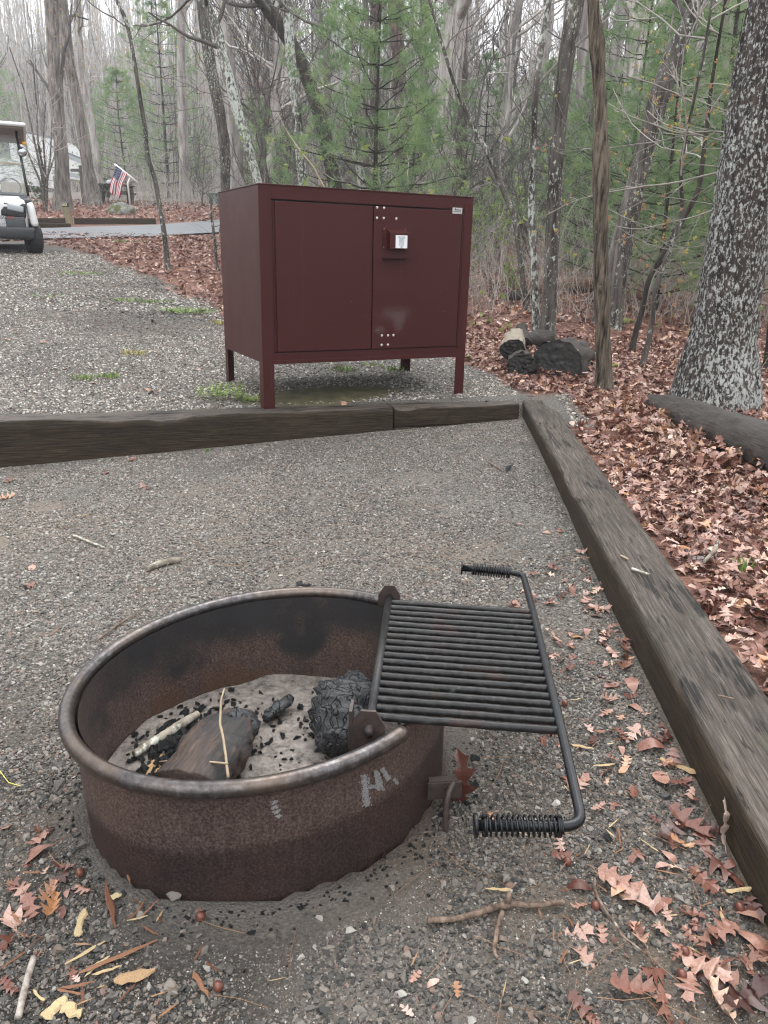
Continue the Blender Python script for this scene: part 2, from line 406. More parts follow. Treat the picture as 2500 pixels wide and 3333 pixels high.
# ------------------------------------------------------------------ road with its far verge
def strip(name, L0, L1, mat, lift, nseg=40, kind='structure'):
    L0 = np.array(L0)[:, :2]; L1 = np.array(L1)[:, :2]
    def res(P):
        # extend both ends
        P = np.vstack([P[0] - (P[1] - P[0]) / np.linalg.norm(P[1] - P[0]) * 14, P, P[-1] + (P[-1] - P[-2]) / np.linalg.norm(P[-1] - P[-2]) * 14])
        d = np.r_[0, np.cumsum(np.linalg.norm(np.diff(P, axis=0), axis=1))]; s = np.linspace(0, d[-1], nseg)
        return np.stack([np.interp(s, d, P[:, 0]), np.interp(s, d, P[:, 1])], 1)
    A, B = res(L0), res(L1); k = 10
    G = A[:, None] * (1 - np.linspace(0, 1, k))[None, :, None] + B[:, None] * np.linspace(0, 1, k)[None, :, None]
    z = T0(G[..., 0], G[..., 1]) + lift
    i = np.arange(nseg * k).reshape(nseg, k)
    mb = MB().add(np.concatenate([G, z[..., None]], -1), np.stack([i[:-1, :-1], i[:-1, 1:], i[1:, 1:], i[1:, :-1]], -1).reshape(-1, 4))
    o = mb.build(name, mat); o['kind'] = kind; return o
asph = simple('wet_asphalt', (0.115, 0.122, 0.132), 0.42, 0, 0.12, 0.9, 0)
strip('road', ROAD_N, ROAD_F, asph, 0.035)

# ------------------------------------------------------------------ timbers
woodtop = None
def timber_mat(name, warm=1.0):
    m_, n, l, b = newmat(name)
    v = coords(n, l, (2.4, 60, 60)); f = noise(n, l, v, 2.6, 9, 0.72, 0.5)
    v3 = coords(n, l, (0.9, 60, 60)); ff = noise(n, l, v3, 2.0, 5, 0.7, 1.2)
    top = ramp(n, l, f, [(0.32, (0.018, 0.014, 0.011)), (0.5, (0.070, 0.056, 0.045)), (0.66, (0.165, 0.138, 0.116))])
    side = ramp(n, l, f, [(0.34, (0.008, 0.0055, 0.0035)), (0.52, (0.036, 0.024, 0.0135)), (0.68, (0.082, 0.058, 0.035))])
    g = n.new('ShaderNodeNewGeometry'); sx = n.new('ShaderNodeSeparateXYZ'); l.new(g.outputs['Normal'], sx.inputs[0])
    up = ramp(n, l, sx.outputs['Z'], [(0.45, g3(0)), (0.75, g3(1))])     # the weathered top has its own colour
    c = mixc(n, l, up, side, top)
    ckn = noise(n, l, coords(n, l, (1.3, 24, 24)), 1.5, 4, 0.6, 0.35)
    rd = math_(n, l, 'ABSOLUTE', math_(n, l, 'SUBTRACT', ckn, 0.5)); msk = noise(n, l, coords(n, l, (2.6, 7, 7)), 1.3, 2)
    lin = ramp(n, l, math_(n, l, 'ADD', rd, ramp(n, l, msk, [(0.46, g3(0.12)), (0.60, g3(0))])), [(0.020, g3(0.97)), (0.060, g3(0))])
    ck2 = noise(n, l, coords(n, l, (9, 60, 60)), 1.0, 3, 0.6); lin2 = ramp(n, l, ck2, [(0.62, g3(0)), (0.67, g3(0.85))])
    cr = n.new('ShaderNodeAttribute'); cr.attribute_name = 'crack'
    c = mixc(n, l, cr.outputs['Fac'], c, (0.012, 0.010, 0.008))
    c = mixc(n, l, mixc(n, l, up, (0, 0, 0), lin), c, (0.008, 0.007, 0.006)); c = mixc(n, l, mixc(n, l, up, (0, 0, 0), lin2), c, (0.012, 0.010, 0.009))
    f2 = noise(n, l, coords(n, l, (1.0, 3, 3)), 2.0, 4)
    c = mixc(n, l, 1.0, c, ramp(n, l, f2, [(0.3, g3(0.7)), (0.7, g3(1.2))]), 'MULTIPLY')
    gm_ = noise(n, l, coords(n, l), 5, 5)
    mk = ramp(n, l, gm_, [(0.62, g3(0)), (0.75, g3(0.35))])
    c = mixc(n, l, mk, c, (0.055, 0.065, 0.025))
    l.new(c, b.inputs['Base Color']); b.inputs['Roughness'].default_value = 0.6; b.inputs['Specular IOR Level'].default_value = 0.25
    bump(n, l, b, math_(n, l, 'ADD', f, ff), 0.8, 0.006); return m_
TIM = timber_mat('weathered_timber')
def timber(name, A, B, ztA, ztB, h, w, seed, label, notch=(), group='weathered landscape timbers edging the gravel pad', parent=None, top_bev=0.012, cracks=1.0, res=0.014):
    """A,B: plan points of the near/inner top edge; the beam lies to the left of A->B (local +Y)."""
    A = np.array(A, float); B = np.array(B, float); L_ = np.linalg.norm(B - A); u = (B - A) / L_
    ang = math.atan2(u[1], u[0]); ns = int(L_ / res) + 2
    # cross-section ring, y 0..w, z 0..-h
    nw, nh = 16, 12; sec = []
    for k in range(nh): sec.append((0, -h + h * k / nh))
    for k in range(nw): sec.append((w * k / nw, 0))
    for k in range(nh): sec.append((w, -h * k / nh))
    for k in range(6): sec.append((w - w * k / 6, -h))
    sec = np.array(sec); ms = len(sec)
    s = np.linspace(0, L_, ns); Sx, K = np.meshgrid(s, np.arange(ms), indexing='ij')
    y = sec[K, 0].copy(); z = sec[K, 1].copy()
    # rounded arrises
    ez = np.clip(1 - (-z) / top_bev, 0, 1); ey0 = np.clip(1 - y / top_bev, 0, 1); ey1 = np.clip(1 - (w - y) / top_bev, 0, 1)
    cor = ez * np.maximum(ey0, ey1); wear = 0.6 + 1.4 * np.clip(fbm(Sx * 2.2, y * 3 + 9, 0, 3, seed) + 0.35, 0, 1)
    z -= cor * top_bev * 0.55 * wear; y += cor * np.where(ey0 > ey1, 1, -1) * top_bev * 0.5 * wear
    gn = fbm(Sx * 3, y * 70, z * 70, 3, seed + 3); topm = (sec[K, 1] > -1e-6)
    ck = fbm(Sx * 2.6 + 5, y * 42 + 0.5 * fbm(Sx * 1.5, y * 4, 0, 2, seed), z * 20, 3, seed + 8)
    cx_ = vnoise(Sx * 9, y * 26, 0, seed + 12) 
    crk = sstep(0.20, 0.27, ck) * topm * (vnoise(Sx * 1.4, y * 9, 0, seed + 5) > -0.25) + 0.0
    crk2 = sstep(0.50, 0.60, cx_) * topm * (vnoise(Sx * 1.1, y * 5, 0, seed + 6) > 0.15)
    crk = np.clip(crk * 0.35 * (fbm(Sx * 5, y * 60, 0, 2, seed + 30) > 0.0) + crk2 * 0.0, 0, 1) * cracks
    z += topm * gn * 0.004 - crk * 0.009
    y += (~topm) * np.where(K < nh, -1, 1) * gn * 0.003
    z += 0.004 * fbm(Sx * 0.8, 0, 0, 2, seed + 20)
    for (s0, s1, dep) in notch:     # torn arris on the near edge
        q = np.clip(np.sin(np.clip((Sx - s0) / (s1 - s0), 0, 1) * math.pi), 0, 1) * np.clip(1 - y / 0.10, 0, 1) * np.clip(1 + z / 0.06, 0, 1)
        z -= q * dep * (0.8 + 0.5 * fbm(Sx * 7, y * 10, 0, 2, seed + 4)); 
    zt = ztA + (ztB - ztA) * Sx / L_
    V = np.stack([A[0] + u[0] * Sx - u[1] * y, A[1] + u[1] * Sx + u[0] * y, z + zt], -1)
    # store in local frame so the grain follows the beam
    loc = np.stack([Sx, y, z + zt], -1).reshape(-1, 3)
    i = np.arange(ns * ms).reshape(ns, ms); Q = np.stack([i[:-1], np.roll(i, -1, 1)[:-1], np.roll(i, -1, 1)[1:], i[1:]], -1).reshape(-1, 4)
    mb = MB().add(loc, Q[:, ::-1])
    c0 = loc.reshape(ns, ms, 3)[0].mean(0) + [-0.002, 0, 0]; c1 = loc.reshape(ns, ms, 3)[-1].mean(0) + [0.002, 0, 0]
    i0 = mb.n; mb.add(np.array([c0, c1])); a = np.arange(ms)
    mb.t.append(np.stack([np.full(ms, i0), i[0][(a + 1) % ms], i[0][a]], 1)); mb.t.append(np.stack([np.full(ms, i0 + 1), i[-1][a], i[-1][(a + 1) % ms]], 1))
    o = mb.build(name, TIM, parent); o.location = (A[0], A[1], 0); o.rotation_euler = (0, 0, ang)
    at_ = o.data.attributes.new('crack', 'FLOAT', 'POINT'); at_.data.foreach_set('value', np.r_[crk.ravel(), 0, 0].astype(np.float32))
    if parent is None: tag(o, label, 'timber', group)
    return o
def LP(x): return (x, left_line(x))
timber('landscape_timber', LP(-4.6), LP(0.046), 0.155, 0.15, 0.34, 0.19, 31, 'long dark timber with a torn top edge below the locker', notch=((2.85, 3.75, 0.03), (3.3, 3.6, 0.02)))
timber('landscape_timber', LP(0.052), LP(0.915), 0.152, 0.15, 0.13, 0.19, 47, 'short timber in front of the right locker leg, meeting the corner', notch=((0.0, 0.16, 0.02),))
timber('lower_timber', (LP(0.056)[0], LP(0.056)[1] - .004), (LP(0.235)[0], LP(0.235)[1] - 0.004), 0.021, 0.021, 0.22, 0.17, 53, 'short lower course timber under the joint, left of the small dark slot', top_bev=0.006, cracks=0)
timber('lower_timber', (LP(0.262)[0], LP(0.262)[1] - 0.004), (LP(0.90)[0], LP(0.90)[1] - 0.004), 0.021, 0.021, 0.2, 0.17, 59, 'lower course timber end beside the small dark slot', top_bev=0.006, cracks=0)
# right timber: beam lies to the right of its inner edge, so run it from far to near
timber('landscape_timber', (0.972, 5.60), (0.628, 0.30), 0.15, 0.110, 0.19, 0.208, 71, 'long split grey timber running down the right side of the pad', notch=((0.9, 1.25, 0.012), (2.1, 2.5, 0.02)))
# ------------------------------------------------------------------ fire ring
def ring_pt(th, s=1.0, h=0.0):
    a, b = s * RA * np.cos(th), s * RB_ * np.sin(th)
    x = math.cos(RPH) * a - math.sin(RPH) * b; y = math.sin(RPH) * a + math.cos(RPH) * b
    nrm = np.array([-0.0283, -0.0094, 1.0]); z = -(nrm[0] * x + nrm[1] * y) + h
    return np.stack([RING_C[0] + x + nrm[0] * h, RING_C[1] + y + nrm[1] * h, z], -1)
m_, n, l, b = newmat('rusted_ring_steel')
v = coords(n, l); vs = coords(n, l, (1, 1, 0.18))
f1 = noise(n, l, v, 210, 5, 0.7); f2 = noise(n, l, v, 5, 5, 0.6); f3 = noise(n, l, vs, 60, 4, 0.6)
c = ramp(n, l, f1, [(0.34, (0.030, 0.021, 0.019)), (0.5, (0.075, 0.055, 0.049)), (0.68, (0.155, 0.122, 0.110))])
c = mixc(n, l, 1.0, c, ramp(n, l, f2, [(0.3, (0.75, 0.72, 0.74)), (0.7, (1.18, 1.05, 0.95))]), 'MULTIPLY')
c = mixc(n, l, 1.0, c, ramp(n, l, f3, [(0.3, g3(0.85)), (0.7, g3(1.12))]), 'MULTIPLY')
a = n.new('ShaderNodeAttribute'); a.attribute_name = 'soak'                      # damp lower band
c = mixc(n, l, a.outputs['Fac'], c, mixc(n, l, 1.0, c, (0.45, 0.42, 0.44), 'MULTIPLY'))
a2 = n.new('ShaderNodeAttribute'); a2.attribute_name = 'soot'
c = mixc(n, l, a2.outputs['Fac'], c, mixc(n, l, f2, (0.011, 0.011, 0.012), (0.035, 0.036, 0.038)))
a3 = n.new('ShaderNodeAttribute'); a3.attribute_name = 'orange'
c = mixc(n, l, a3.outputs['Fac'], c, (0.085, 0.042, 0.022))
l.new(c, b.inputs['Base Color']); b.inputs['Roughness'].default_value = 0.58; b.inputs['Metallic'].default_value = 0.0
b.inputs['Specular IOR Level'].default_value = 0.28
bump(n, l, b, math_(n, l, 'ADD', f1, math_(n, l, 'MULTIPLY', f3, 0.5)), 0.45, 0.002)
RUST = m_
m_, n, l, b = newmat('worn_rim_steel')
v = coords(n, l); f1 = noise(n, l, v, 70, 6, 0.65); f2 = noise(n, l, v, 6, 4)
c = ramp(n, l, f1, [(0.32, (0.040, 0.034, 0.032)), (0.52, (0.090, 0.082, 0.082)), (0.72, (0.165, 0.158, 0.158))])
c = mixc(n, l, ramp(n, l, f2, [(0.45, g3(0)), (0.68, g3(0.75))]), c, (0.13, 0.095, 0.07))
l.new(c, b.inputs['Base Color']); b.inputs['Metallic'].default_value = 0.72
l.new(ramp(n, l, f1, [(0.3, g3(0.38)), (0.7, g3(0.25))]), b.inputs['Roughness']); bump(n, l, b, f1, 0.2, 0.001)
RIMM = m_
fire_ring = empty('fire_ring', (RING_C[0], RING_C[1], 0), 0, 'rusty round steel fire ring with a swing grate, set in the gravel', 'fire ring')
OFF = np.array([RING_C[0], RING_C[1], 0])
nt_, nh_ = 220, 26
th = np.linspace(0, 2 * math.pi, nt_, endpoint=False)
hh = np.linspace(-0.05, RH - 0.004, nh_)
def wall(s_in, flip):
    V = np.stack([ring_pt(th, s_in + 0.004 * fbm(np.cos(th) * 2.2, np.sin(th) * 2.2, h * 5, 2, 4) + 0.006 * math.sin(h * 12), h) for h in hh], 1) - OFF
    i = np.arange(nt_ * nh_).reshape(nt_, nh_)
    Q = np.stack([i[:, :-1], np.roll(i, -1, 0)[:, :-1], np.roll(i, -1, 0)[:, 1:], i[:, 1:]], -1).reshape(-1, 4)
    return V.reshape(-1, 3), (Q[:, ::-1] if flip else Q)
mb = MB(); Vo, Qo = wall(0.967, False); Vi, Qi = wall(0.948, True); mb.add(Vo, Qo); mb.add(Vi, Qi)
ringw = mb.build('ring_wall', RUST, fire_ring)
TH, HH = np.meshgrid(th, hh, indexing='ij')
bnd = 0.115 + 0.022 * np.sin(TH * 1.0 + 2.2) + 0.012 * fbm(np.cos(TH) * 3, np.sin(TH) * 3, 0, 3, 8)
soak_o = sstep(0.012, -0.012, HH - bnd) * 0.95
Wp = ring_pt(TH.ravel(), 0.95, 0).reshape(nt_, nh_, 3)
fars = np.clip(0.25 + 0.9 * np.sin(TH + RPH - 0.2), 0, 1)
nz = fbm(np.cos(TH) * 3, np.sin(TH) * 3, HH * 9, 4, 18)
soot = np.clip(sstep(0.10, 0.19, HH + nz * 0.09) * (0.35 + 0.65 * fars) * 0.9 + sstep(0.2, 0.45, nz) * 0.6, 0, 0.93)
blot = sstep(0.28, 0.42, fbm(np.cos(TH) * 5 + 3, np.sin(TH) * 5, HH * 14, 3, 61)); soot = np.clip(soot - blot * 0.3, 0, 1)
orange = sstep(0.05, 0.25, fbm(np.cos(TH) * 4, np.sin(TH) * 4, HH * 10, 3, 33)) * sstep(0.12, 0.04, HH) * 0.55
z0 = np.zeros_like(soot).ravel()
for nm, A_, B_ in (('soak', soak_o.ravel(), z0), ('soot', z0, soot.ravel()), ('orange', orange.ravel() * 0.25, orange.ravel())):
    at_ = ringw.data.attributes.new(nm, 'FLOAT', 'POINT'); at_.data.foreach_set('value', np.r_[A_, B_].astype(np.float32))
# rolled rim
nr = 12; ph = np.linspace(0, 2 * math.pi, nr, endpoint=False); ctr = ring_pt(th, 1.0, RH) - OFF
rad = ctr[:, :2] / np.linalg.norm(ctr[:, :2], axis=1, keepdims=True)
V = ctr[:, None] + 0.0135 * (np.cos(ph)[None, :, None] * np.concatenate([rad, np.zeros((nt_, 1))], 1)[:, None] + np.sin(ph)[None, :, None] * np.array([0, 0, 0.92]))
i = np.arange(nt_ * nr).reshape(nt_, nr)
Q = np.stack([i, np.roll(i, -1, 0), np.roll(np.roll(i, -1, 0), -1, 1), np.roll(i, -1, 1)], -1).reshape(-1, 4)
# the rim is cut away where the grate rests
ca = math.atan2(2.0, 1.0)
def th_of(P): 
    d_ = P[:2] - RING_C; a_ = (math.cos(RPH) * d_[0] + math.sin(RPH) * d_[1]) / RA; b_ = (-math.sin(RPH) * d_[0] + math.cos(RPH) * d_[1]) / RB_; return math.atan2(b_, a_) % (2 * math.pi)
t_near = th_of(atz(1330, 2395, RH)); t_far = th_of(atz(1275, 1962, RH)) 
span = (t_near - t_far) % (2 * math.pi)
th2 = t_far + np.linspace(0, span, 200); ctr = ring_pt(th2, 1.0, RH) - OFF
MB().tube(ctr, 0.0150, 14).build('rim', RIMM, fire_ring)
# hinge brackets (bent plates with cut corners) and outer anchor tab
STEEL = simple('dark_rusted_steel', (0.045, 0.031, 0.027), 0.5, 0.0, 0.45, 60, 0.4, 0.002)
def bracket(name, P, ang, parent, w=0.05, h=0.085, label=None):
    bm = bmesh.new()
    out = [(-w / 2, -h * 0.55), (w / 2, -h * 0.55), (w / 2, h * 0.12), (w * 0.22, h * 0.45), (-w * 0.22, h * 0.45), (-w / 2, h * 0.12)]
    vs_ = [bm.verts.new((x, 0.003, z)) for x, z in out]; f = bm.faces.new(vs_)
    r_ = bmesh.ops.extrude_face_region(bm, geom=[f]); bmesh.ops.translate(bm, vec=(0, -0.006, 0), verts=[g for g in r_['geom'] if isinstance(g, bmesh.types.BMVert)])
    bmesh.ops.recalc_face_normals(bm, faces=bm.faces[:])
    me = bpy.data.meshes.new(name); bm.to_mesh(me); bm.free()
    o = mobj(name, me, STEEL, parent); o.location = P; o.rotation_euler = (0, 0, ang)
    if label: o['label'] = label
    return o
GO = np.array([-0.0157, 1.2424, 0.2676]); gyaw = -0.0665
gu = np.array([math.cos(gyaw), math.sin(gyaw), -0.020]); gv = np.array([-math.sin(gyaw), math.cos(gyaw), 0.020]); GW, GL = 0.3465, 0.4949
gn_ = np.cross(gu, gv)
nb_ = GO - gv * 0.036; fb_ = GO + gv * (GL + 0.018)
bA = bracket('hinge_bracket', Vector(nb_ - OFF) + Vector((-0.002, 0, -0.004)), gyaw, fire_ring, 0.062, 0.09)
bB = bracket('hinge_bracket', Vector(fb_ - OFF) + Vector((0, 0, -0.004)), gyaw, fire_ring, 0.055, 0.08)
# side flange that turns back from the near bracket
MB().box(Vector(nb_ - OFF) + Vector((-0.033, 0.018, -0.02)), (0.003, 0.02, 0.055), (0, 0, gyaw)).build('bracket_flange', STEEL, fire_ring, False)
# anchor tab on the outside right
tabP = atz(1462, 2585, 0.075); tb = MB()
tb.box(tabP - OFF + np.array([-0.008, 0.012, 0.0]), (0.034, 0.003, 0.019), (0, 0, 0.12)).box(tabP - OFF + np.array([-0.012, 0.020, 0.0185]), (0.028, 0.008, 0.0022), (0, 0, 0.12))
tab = tb.build('anchor_tab', STEEL, fire_ring, smooth=False)
hk = tabP - OFF; t = np.linspace(0, 1, 14)
hp = np.stack([hk[0] + 0.010 - 0.016 * np.sin(t * 2.2), hk[1] + 0.02 - 0.045 * t ** 0.7, hk[2] + 0.015 - 0.02 * t * 0 - 0.115 * t ** 2.2], 1)
MB().tube(hp, 0.0062, 8).build('anchor_hook', STEEL, tab)
# pale scraped marks on the wall: small irregular flakes of chalky paint
CHALK = simple('pale_scrape', (0.27, 0.26, 0.255), 0.8, 0, 0.3, 200)
def scrape(px0, py0, px1, py1, wpx, dens, seed, cuts=0.3):
    rg = np.random.default_rng(seed); mbs = MB()
    P0 = np.array([px0, py0], float); P1 = np.array([px1, py1], float); L_ = np.linalg.norm(P1 - P0); dd = (P1 - P0) / L_; nn = np.array([-dd[1], dd[0]])
    for _ in range(int(dens)):
        q = P0 + dd * L_ * rg.uniform(0, 1) + nn * wpx * rg.normal(0, 0.33)
        d = ray(*q); best = None
        for t_ in np.linspace(0.9, 2.4, 240):
            p = np.array([0, 0, HC]) + d * t_
            if ring_rad(p[0], p[1]) < 0.978: best = p; break
        if best is None: continue
        a = rg.uniform(0, 6.28, 1) + np.array([0, 2.1, 4.2]); s_ = rg.uniform(0.0007, 0.0022)
        r3 = best - OFF; rd = np.array([r3[0], r3[1], 0]); rd /= np.linalg.norm(rd); tn = np.array([-rd[1], rd[0], 0])
        base = r3 + rd * 0.0005 
        V = [base + s_ * (math.cos(x) * tn + math.sin(x) * 1.8 * np.array([0, 0, 1])) for x in a]
        mbs.add(V, None, [(0, 1, 2), (0, 2, 1)][:1])
    return mbs
def Zc(a, b): return (1100 + a * .3014, 2300 + b * .3014)
mk = MB()
for args in ((*Zc(285, 740), *Zc(310, 1075), 17, 520, 1), (*Zc(400, 690), *Zc(440, 900), 9, 260, 2), (*Zc(425, 700), *Zc(490, 910), 7, 140, 3), (*Zc(475, 670), *Zc(550, 790), 11, 260, 4), (*Zc(330, 870), *Zc(430, 850), 7, 90, 5), (*Zc(600, 780), *Zc(650, 830), 9, 60, 6), (890, 2600, 905, 2660, 17, 300, 7)):
    s_ = scrape(*args)
    for V, t3 in zip(s_.v, s_.t): mk.add(V, None, t3 - t3.min())
sm = mk.build('scraped_marks', CHALK, fire_ring); sm['kind'] = 'stuff'

# ------------------------------------------------------------------ swing grate
m_, n, l, b = newmat('sooty_grate_steel')
v = coords(n, l); f1 = noise(n, l, v, 60, 6, 0.7); f2 = noise(n, l, v, 9, 5, 0.6)
c = ramp(n, l, f1, [(0.38, (0.006, 0.006, 0.006)), (0.6, (0.020, 0.019, 0.019)), (0.78, (0.075, 0.068, 0.063))])
c = mixc(n, l, ramp(n, l, f2, [(0.55, g3(0)), (0.72, g3(0.8))]), c, (0.045, 0.022, 0.017))
f4 = noise(n, l, coords(n, l), 14, 3)
c = mixc(n, l, ramp(n, l, f4, [(0.68, g3(0)), (0.76, g3(0.55))]), c, (0.22, 0.24, 0.25))
l.new(c, b.inputs['Base Color']); b.inputs['Roughness'].default_value = 0.36; b.inputs['Metallic'].default_value = 0.1; b.inputs['Specular IOR Level'].default_value = 0.35
bump(n, l, b, f1, 0.5, 0.003); GRATEM = m_
BLACKST = simple('black_handle_steel', (0.010, 0.0105, 0.012), 0.30, 0.1, 0.3, 80, 0.2, 0.001, (1, 1, 1), 0.4)
grate = empty('cooking_grate', Vector(GO), 0, 'black swing-out cooking grate with two coil-spring handles, hanging over the right of the ring', 'grate')
go = GO.copy()
tl, tr = GO + gv * GL, GO + gv * GL + gu * GW
MB().tube(np.array([fb_ + gv * .004, GO + gv * GL * .5, nb_ - gv * 0.020]) - go, 0.0092, 12).build('pivot_rod', GRATEM, grate)
for k in range(18):
    t_ = 0.012 + 0.976 * k / 17; o_ = GO + gv * GL * (1 - t_) + gn_ * (-0.003)
    s_ = np.linspace(0, 1, 60)[:, None]
    P = o_ + gu * GW * (0.012 + 0.985 * s_) - go; P[:, 2] += 0.0012 * fbm(s_[:, 0] * 4, k * 3.1, 0, 2, 77)
    MB().tube(P, 0.0081, 10, jit=0.10, seed=k).build('grate_bar', GRATEM, grate)
FB = atz(1702, 1867, 0.277); FH = atz(1505, 1849, 0.277); NB = atz(1898, 2690, 0.252); NH = atz(1550, 2687, 0.250)
def rounded(P, r_, k=7):
    out = [P[0]]
    for a_, b_, c_ in zip(P[:-2], P[1:-1], P[2:]):
        u1 = (a_ - b_) / np.linalg.norm(a_ - b_); u2 = (c_ - b_) / np.linalg.norm(c_ - b_); s0 = b_ + u1 * r_; s1 = b_ + u2 * r_
        for t_ in np.linspace(0, 1, k): out.append((1 - t_) ** 2 * s0 + 2 * t_ * (1 - t_) * b_ + t_ ** 2 * s1)
    out.append(P[-1]); return np.array(out)
brn = GO + gu * GW
# keep the side of the frame on the bar ends
fr = MB(); 
P = [FH, FB, tr + (gu * 0.006), brn + gu * 0.006, NB, NH]
pp = np.array(rounded([P[0], P[1], P[2]], 0.03)[:-1].tolist() + [P[2].tolist(), P[3].tolist()] + rounded([P[3], P[4], P[5]], 0.034)[1:].tolist())
fr.tube(pp - go, 0.0088, 14); fr.build('handle_frame', BLACKST, grate)
def spring(a_, b_, rc, turns, parent):
    L_ = np.linalg.norm(b_ - a_); u_ = (b_ - a_) / L_; x_ = np.cross(u_, [0, 0, 1.0]); x_ /= np.linalg.norm(x_); y_ = np.cross(u_, x_)
    ph_ = np.linspace(0, 2 * math.pi * (turns + 5), (turns + 5) * 14)
    q = ph_ / (2 * math.pi); tot = turns + 5.0
    pos = np.interp(q, [0, 2.5, tot - 2.5, tot], [0, 0.055, 0.945, 1.0])
    P = a_ + u_ * L_ * pos[:, None] + rc * (np.cos(ph_)[:, None] * x_ + np.sin(ph_)[:, None] * y_)
    return MB().tube(P, 0.0019, 6).build('coil_spring', BLACKST, parent)
for H_, B_ in ((NH, NB), (FH, FB)):
    hd = H_ - go; u_ = (B_ - H_) / np.linalg.norm(B_ - H_)
    spring(hd + u_ * (0.010 if H_ is NH else 0.028), hd + u_ * (np.linalg.norm(B_ - H_) - 0.034), 0.0155, 13, grate)
    MB().tube(np.array([hd - u_ * 0.003, hd + u_ * 0.0015]), 0.0185, 20).build('end_washer', BLACKST, grate)

# ------------------------------------------------------------------ inside the ring
m_, n, l, b = newmat('pale_wood_ash')
v = coords(n, l); f1 = noise(n, l, v, 45, 7, 0.75); f2 = noise(n, l, v, 6, 5)
c = ramp(n, l, f1, [(0.36, (0.055, 0.048, 0.042)), (0.46, (0.165, 0.143, 0.124)), (0.64, (0.285, 0.252, 0.225))])
c = mixc(n, l, ramp(n, l, f2, [(0.42, g3(0.0)), (0.30, g3(0.0)), (0.60, g3(0.0)), (0.72, g3(0.7))]), c, (0.06, 0.055, 0.052))
l.new(c, b.inputs['Base Color']); b.inputs['Roughness'].default_value = 0.9; bump(n, l, b, f1, 0.7, 0.008); ASH = m_
nr2 = 40; rs = np.linspace(0.01, 0.945, nr2); TT, RR = np.meshgrid(np.linspace(0, 2 * math.pi, 120, endpoint=False), rs, indexing='ij')
Pd = np.stack([ring_pt(TT[:, k], 1.0, 0) * 0 for k in range(nr2)], 1)
for k in range(nr2): Pd[:, k] = ring_pt(TT[:, k], RR[0, k], 0)
Pd[..., 2] = 0.026 + 0.010 * fbm(Pd[..., 0] * 14, Pd[..., 1] * 14, 0, 4, 90) + 0.018 * np.exp(-(((Pd[..., 0] + 0.43) / 0.12) ** 2 + ((Pd[..., 1] - 1.40) / 0.14) ** 2))
i = np.arange(120 * nr2).reshape(120, nr2)
mb = MB().add(Pd.reshape(-1, 3), np.stack([i[:, :-1], i[:, 1:], np.roll(i, -1, 0)[:, 1:], np.roll(i, -1, 0)[:, :-1]], -1).reshape(-1, 4)[:, ::-1])
ashb = mb.build('ash_bed', ASH); tag(ashb, 'bed of pale grey-tan ash inside the fire ring', None, None, 'stuff')
m_, n, l, b = newmat('charred_wood')
v = coords(n, l); f1 = noise(n, l, v, 55, 5, 0.6); vo = n.new('ShaderNodeTexVoronoi'); vo.feature = 'DISTANCE_TO_EDGE'; vo.inputs['Scale'].default_value = 12; nv_ = n.new('ShaderNodeTexNoise'); nv_.inputs['Scale'].default_value = 14; l.new(v, nv_.inputs['Vector']); l.new(mixc(n, l, 0.45, coords(n, l, (1, 2.6, 1)), nv_.outputs['Color']), vo.inputs['Vector'])
l.new(ramp(n, l, f1, [(0.3, (0.010, 0.010, 0.011)), (0.7, (0.042, 0.044, 0.047))]), b.inputs['Base Color'])
b.inputs['Roughness'].default_value = 0.34; bump(n, l, b, math_(n, l, 'ADD', math_(n, l, 'MULTIPLY', noise(n, l, coords(n, l, (20, 90, 90)), 1.5, 5, .7), 0.8), ramp(n, l, vo.outputs[0], [(0.0, g3(0)), (0.08, g3(1))])), 0.9, 0.007); CHAR = m_
m_, n, l, b = newmat('half_burnt_wood')
v = coords(n, l, (3, 50, 50)); f1 = noise(n, l, v, 2.0, 8, 0.72, .4); f2 = noise(n, l, coords(n, l), 9, 5, 0.6)
c = ramp(n, l, f1, [(0.35, (0.010, 0.008, 0.007)), (0.55, (0.070, 0.044, 0.033)), (0.72, (0.17, 0.115, 0.085))])
c = mixc(n, l, ramp(n, l, f2, [(0.50, g3(0)), (0.62, g3(0.85))]), c, (0.015, 0.015, 0.016))
l.new(c, b.inputs['Base Color']); b.inputs['Roughness'].default_value = 0.6; bump(n, l, b, f1, 0.8, 0.006); BURNT = m_
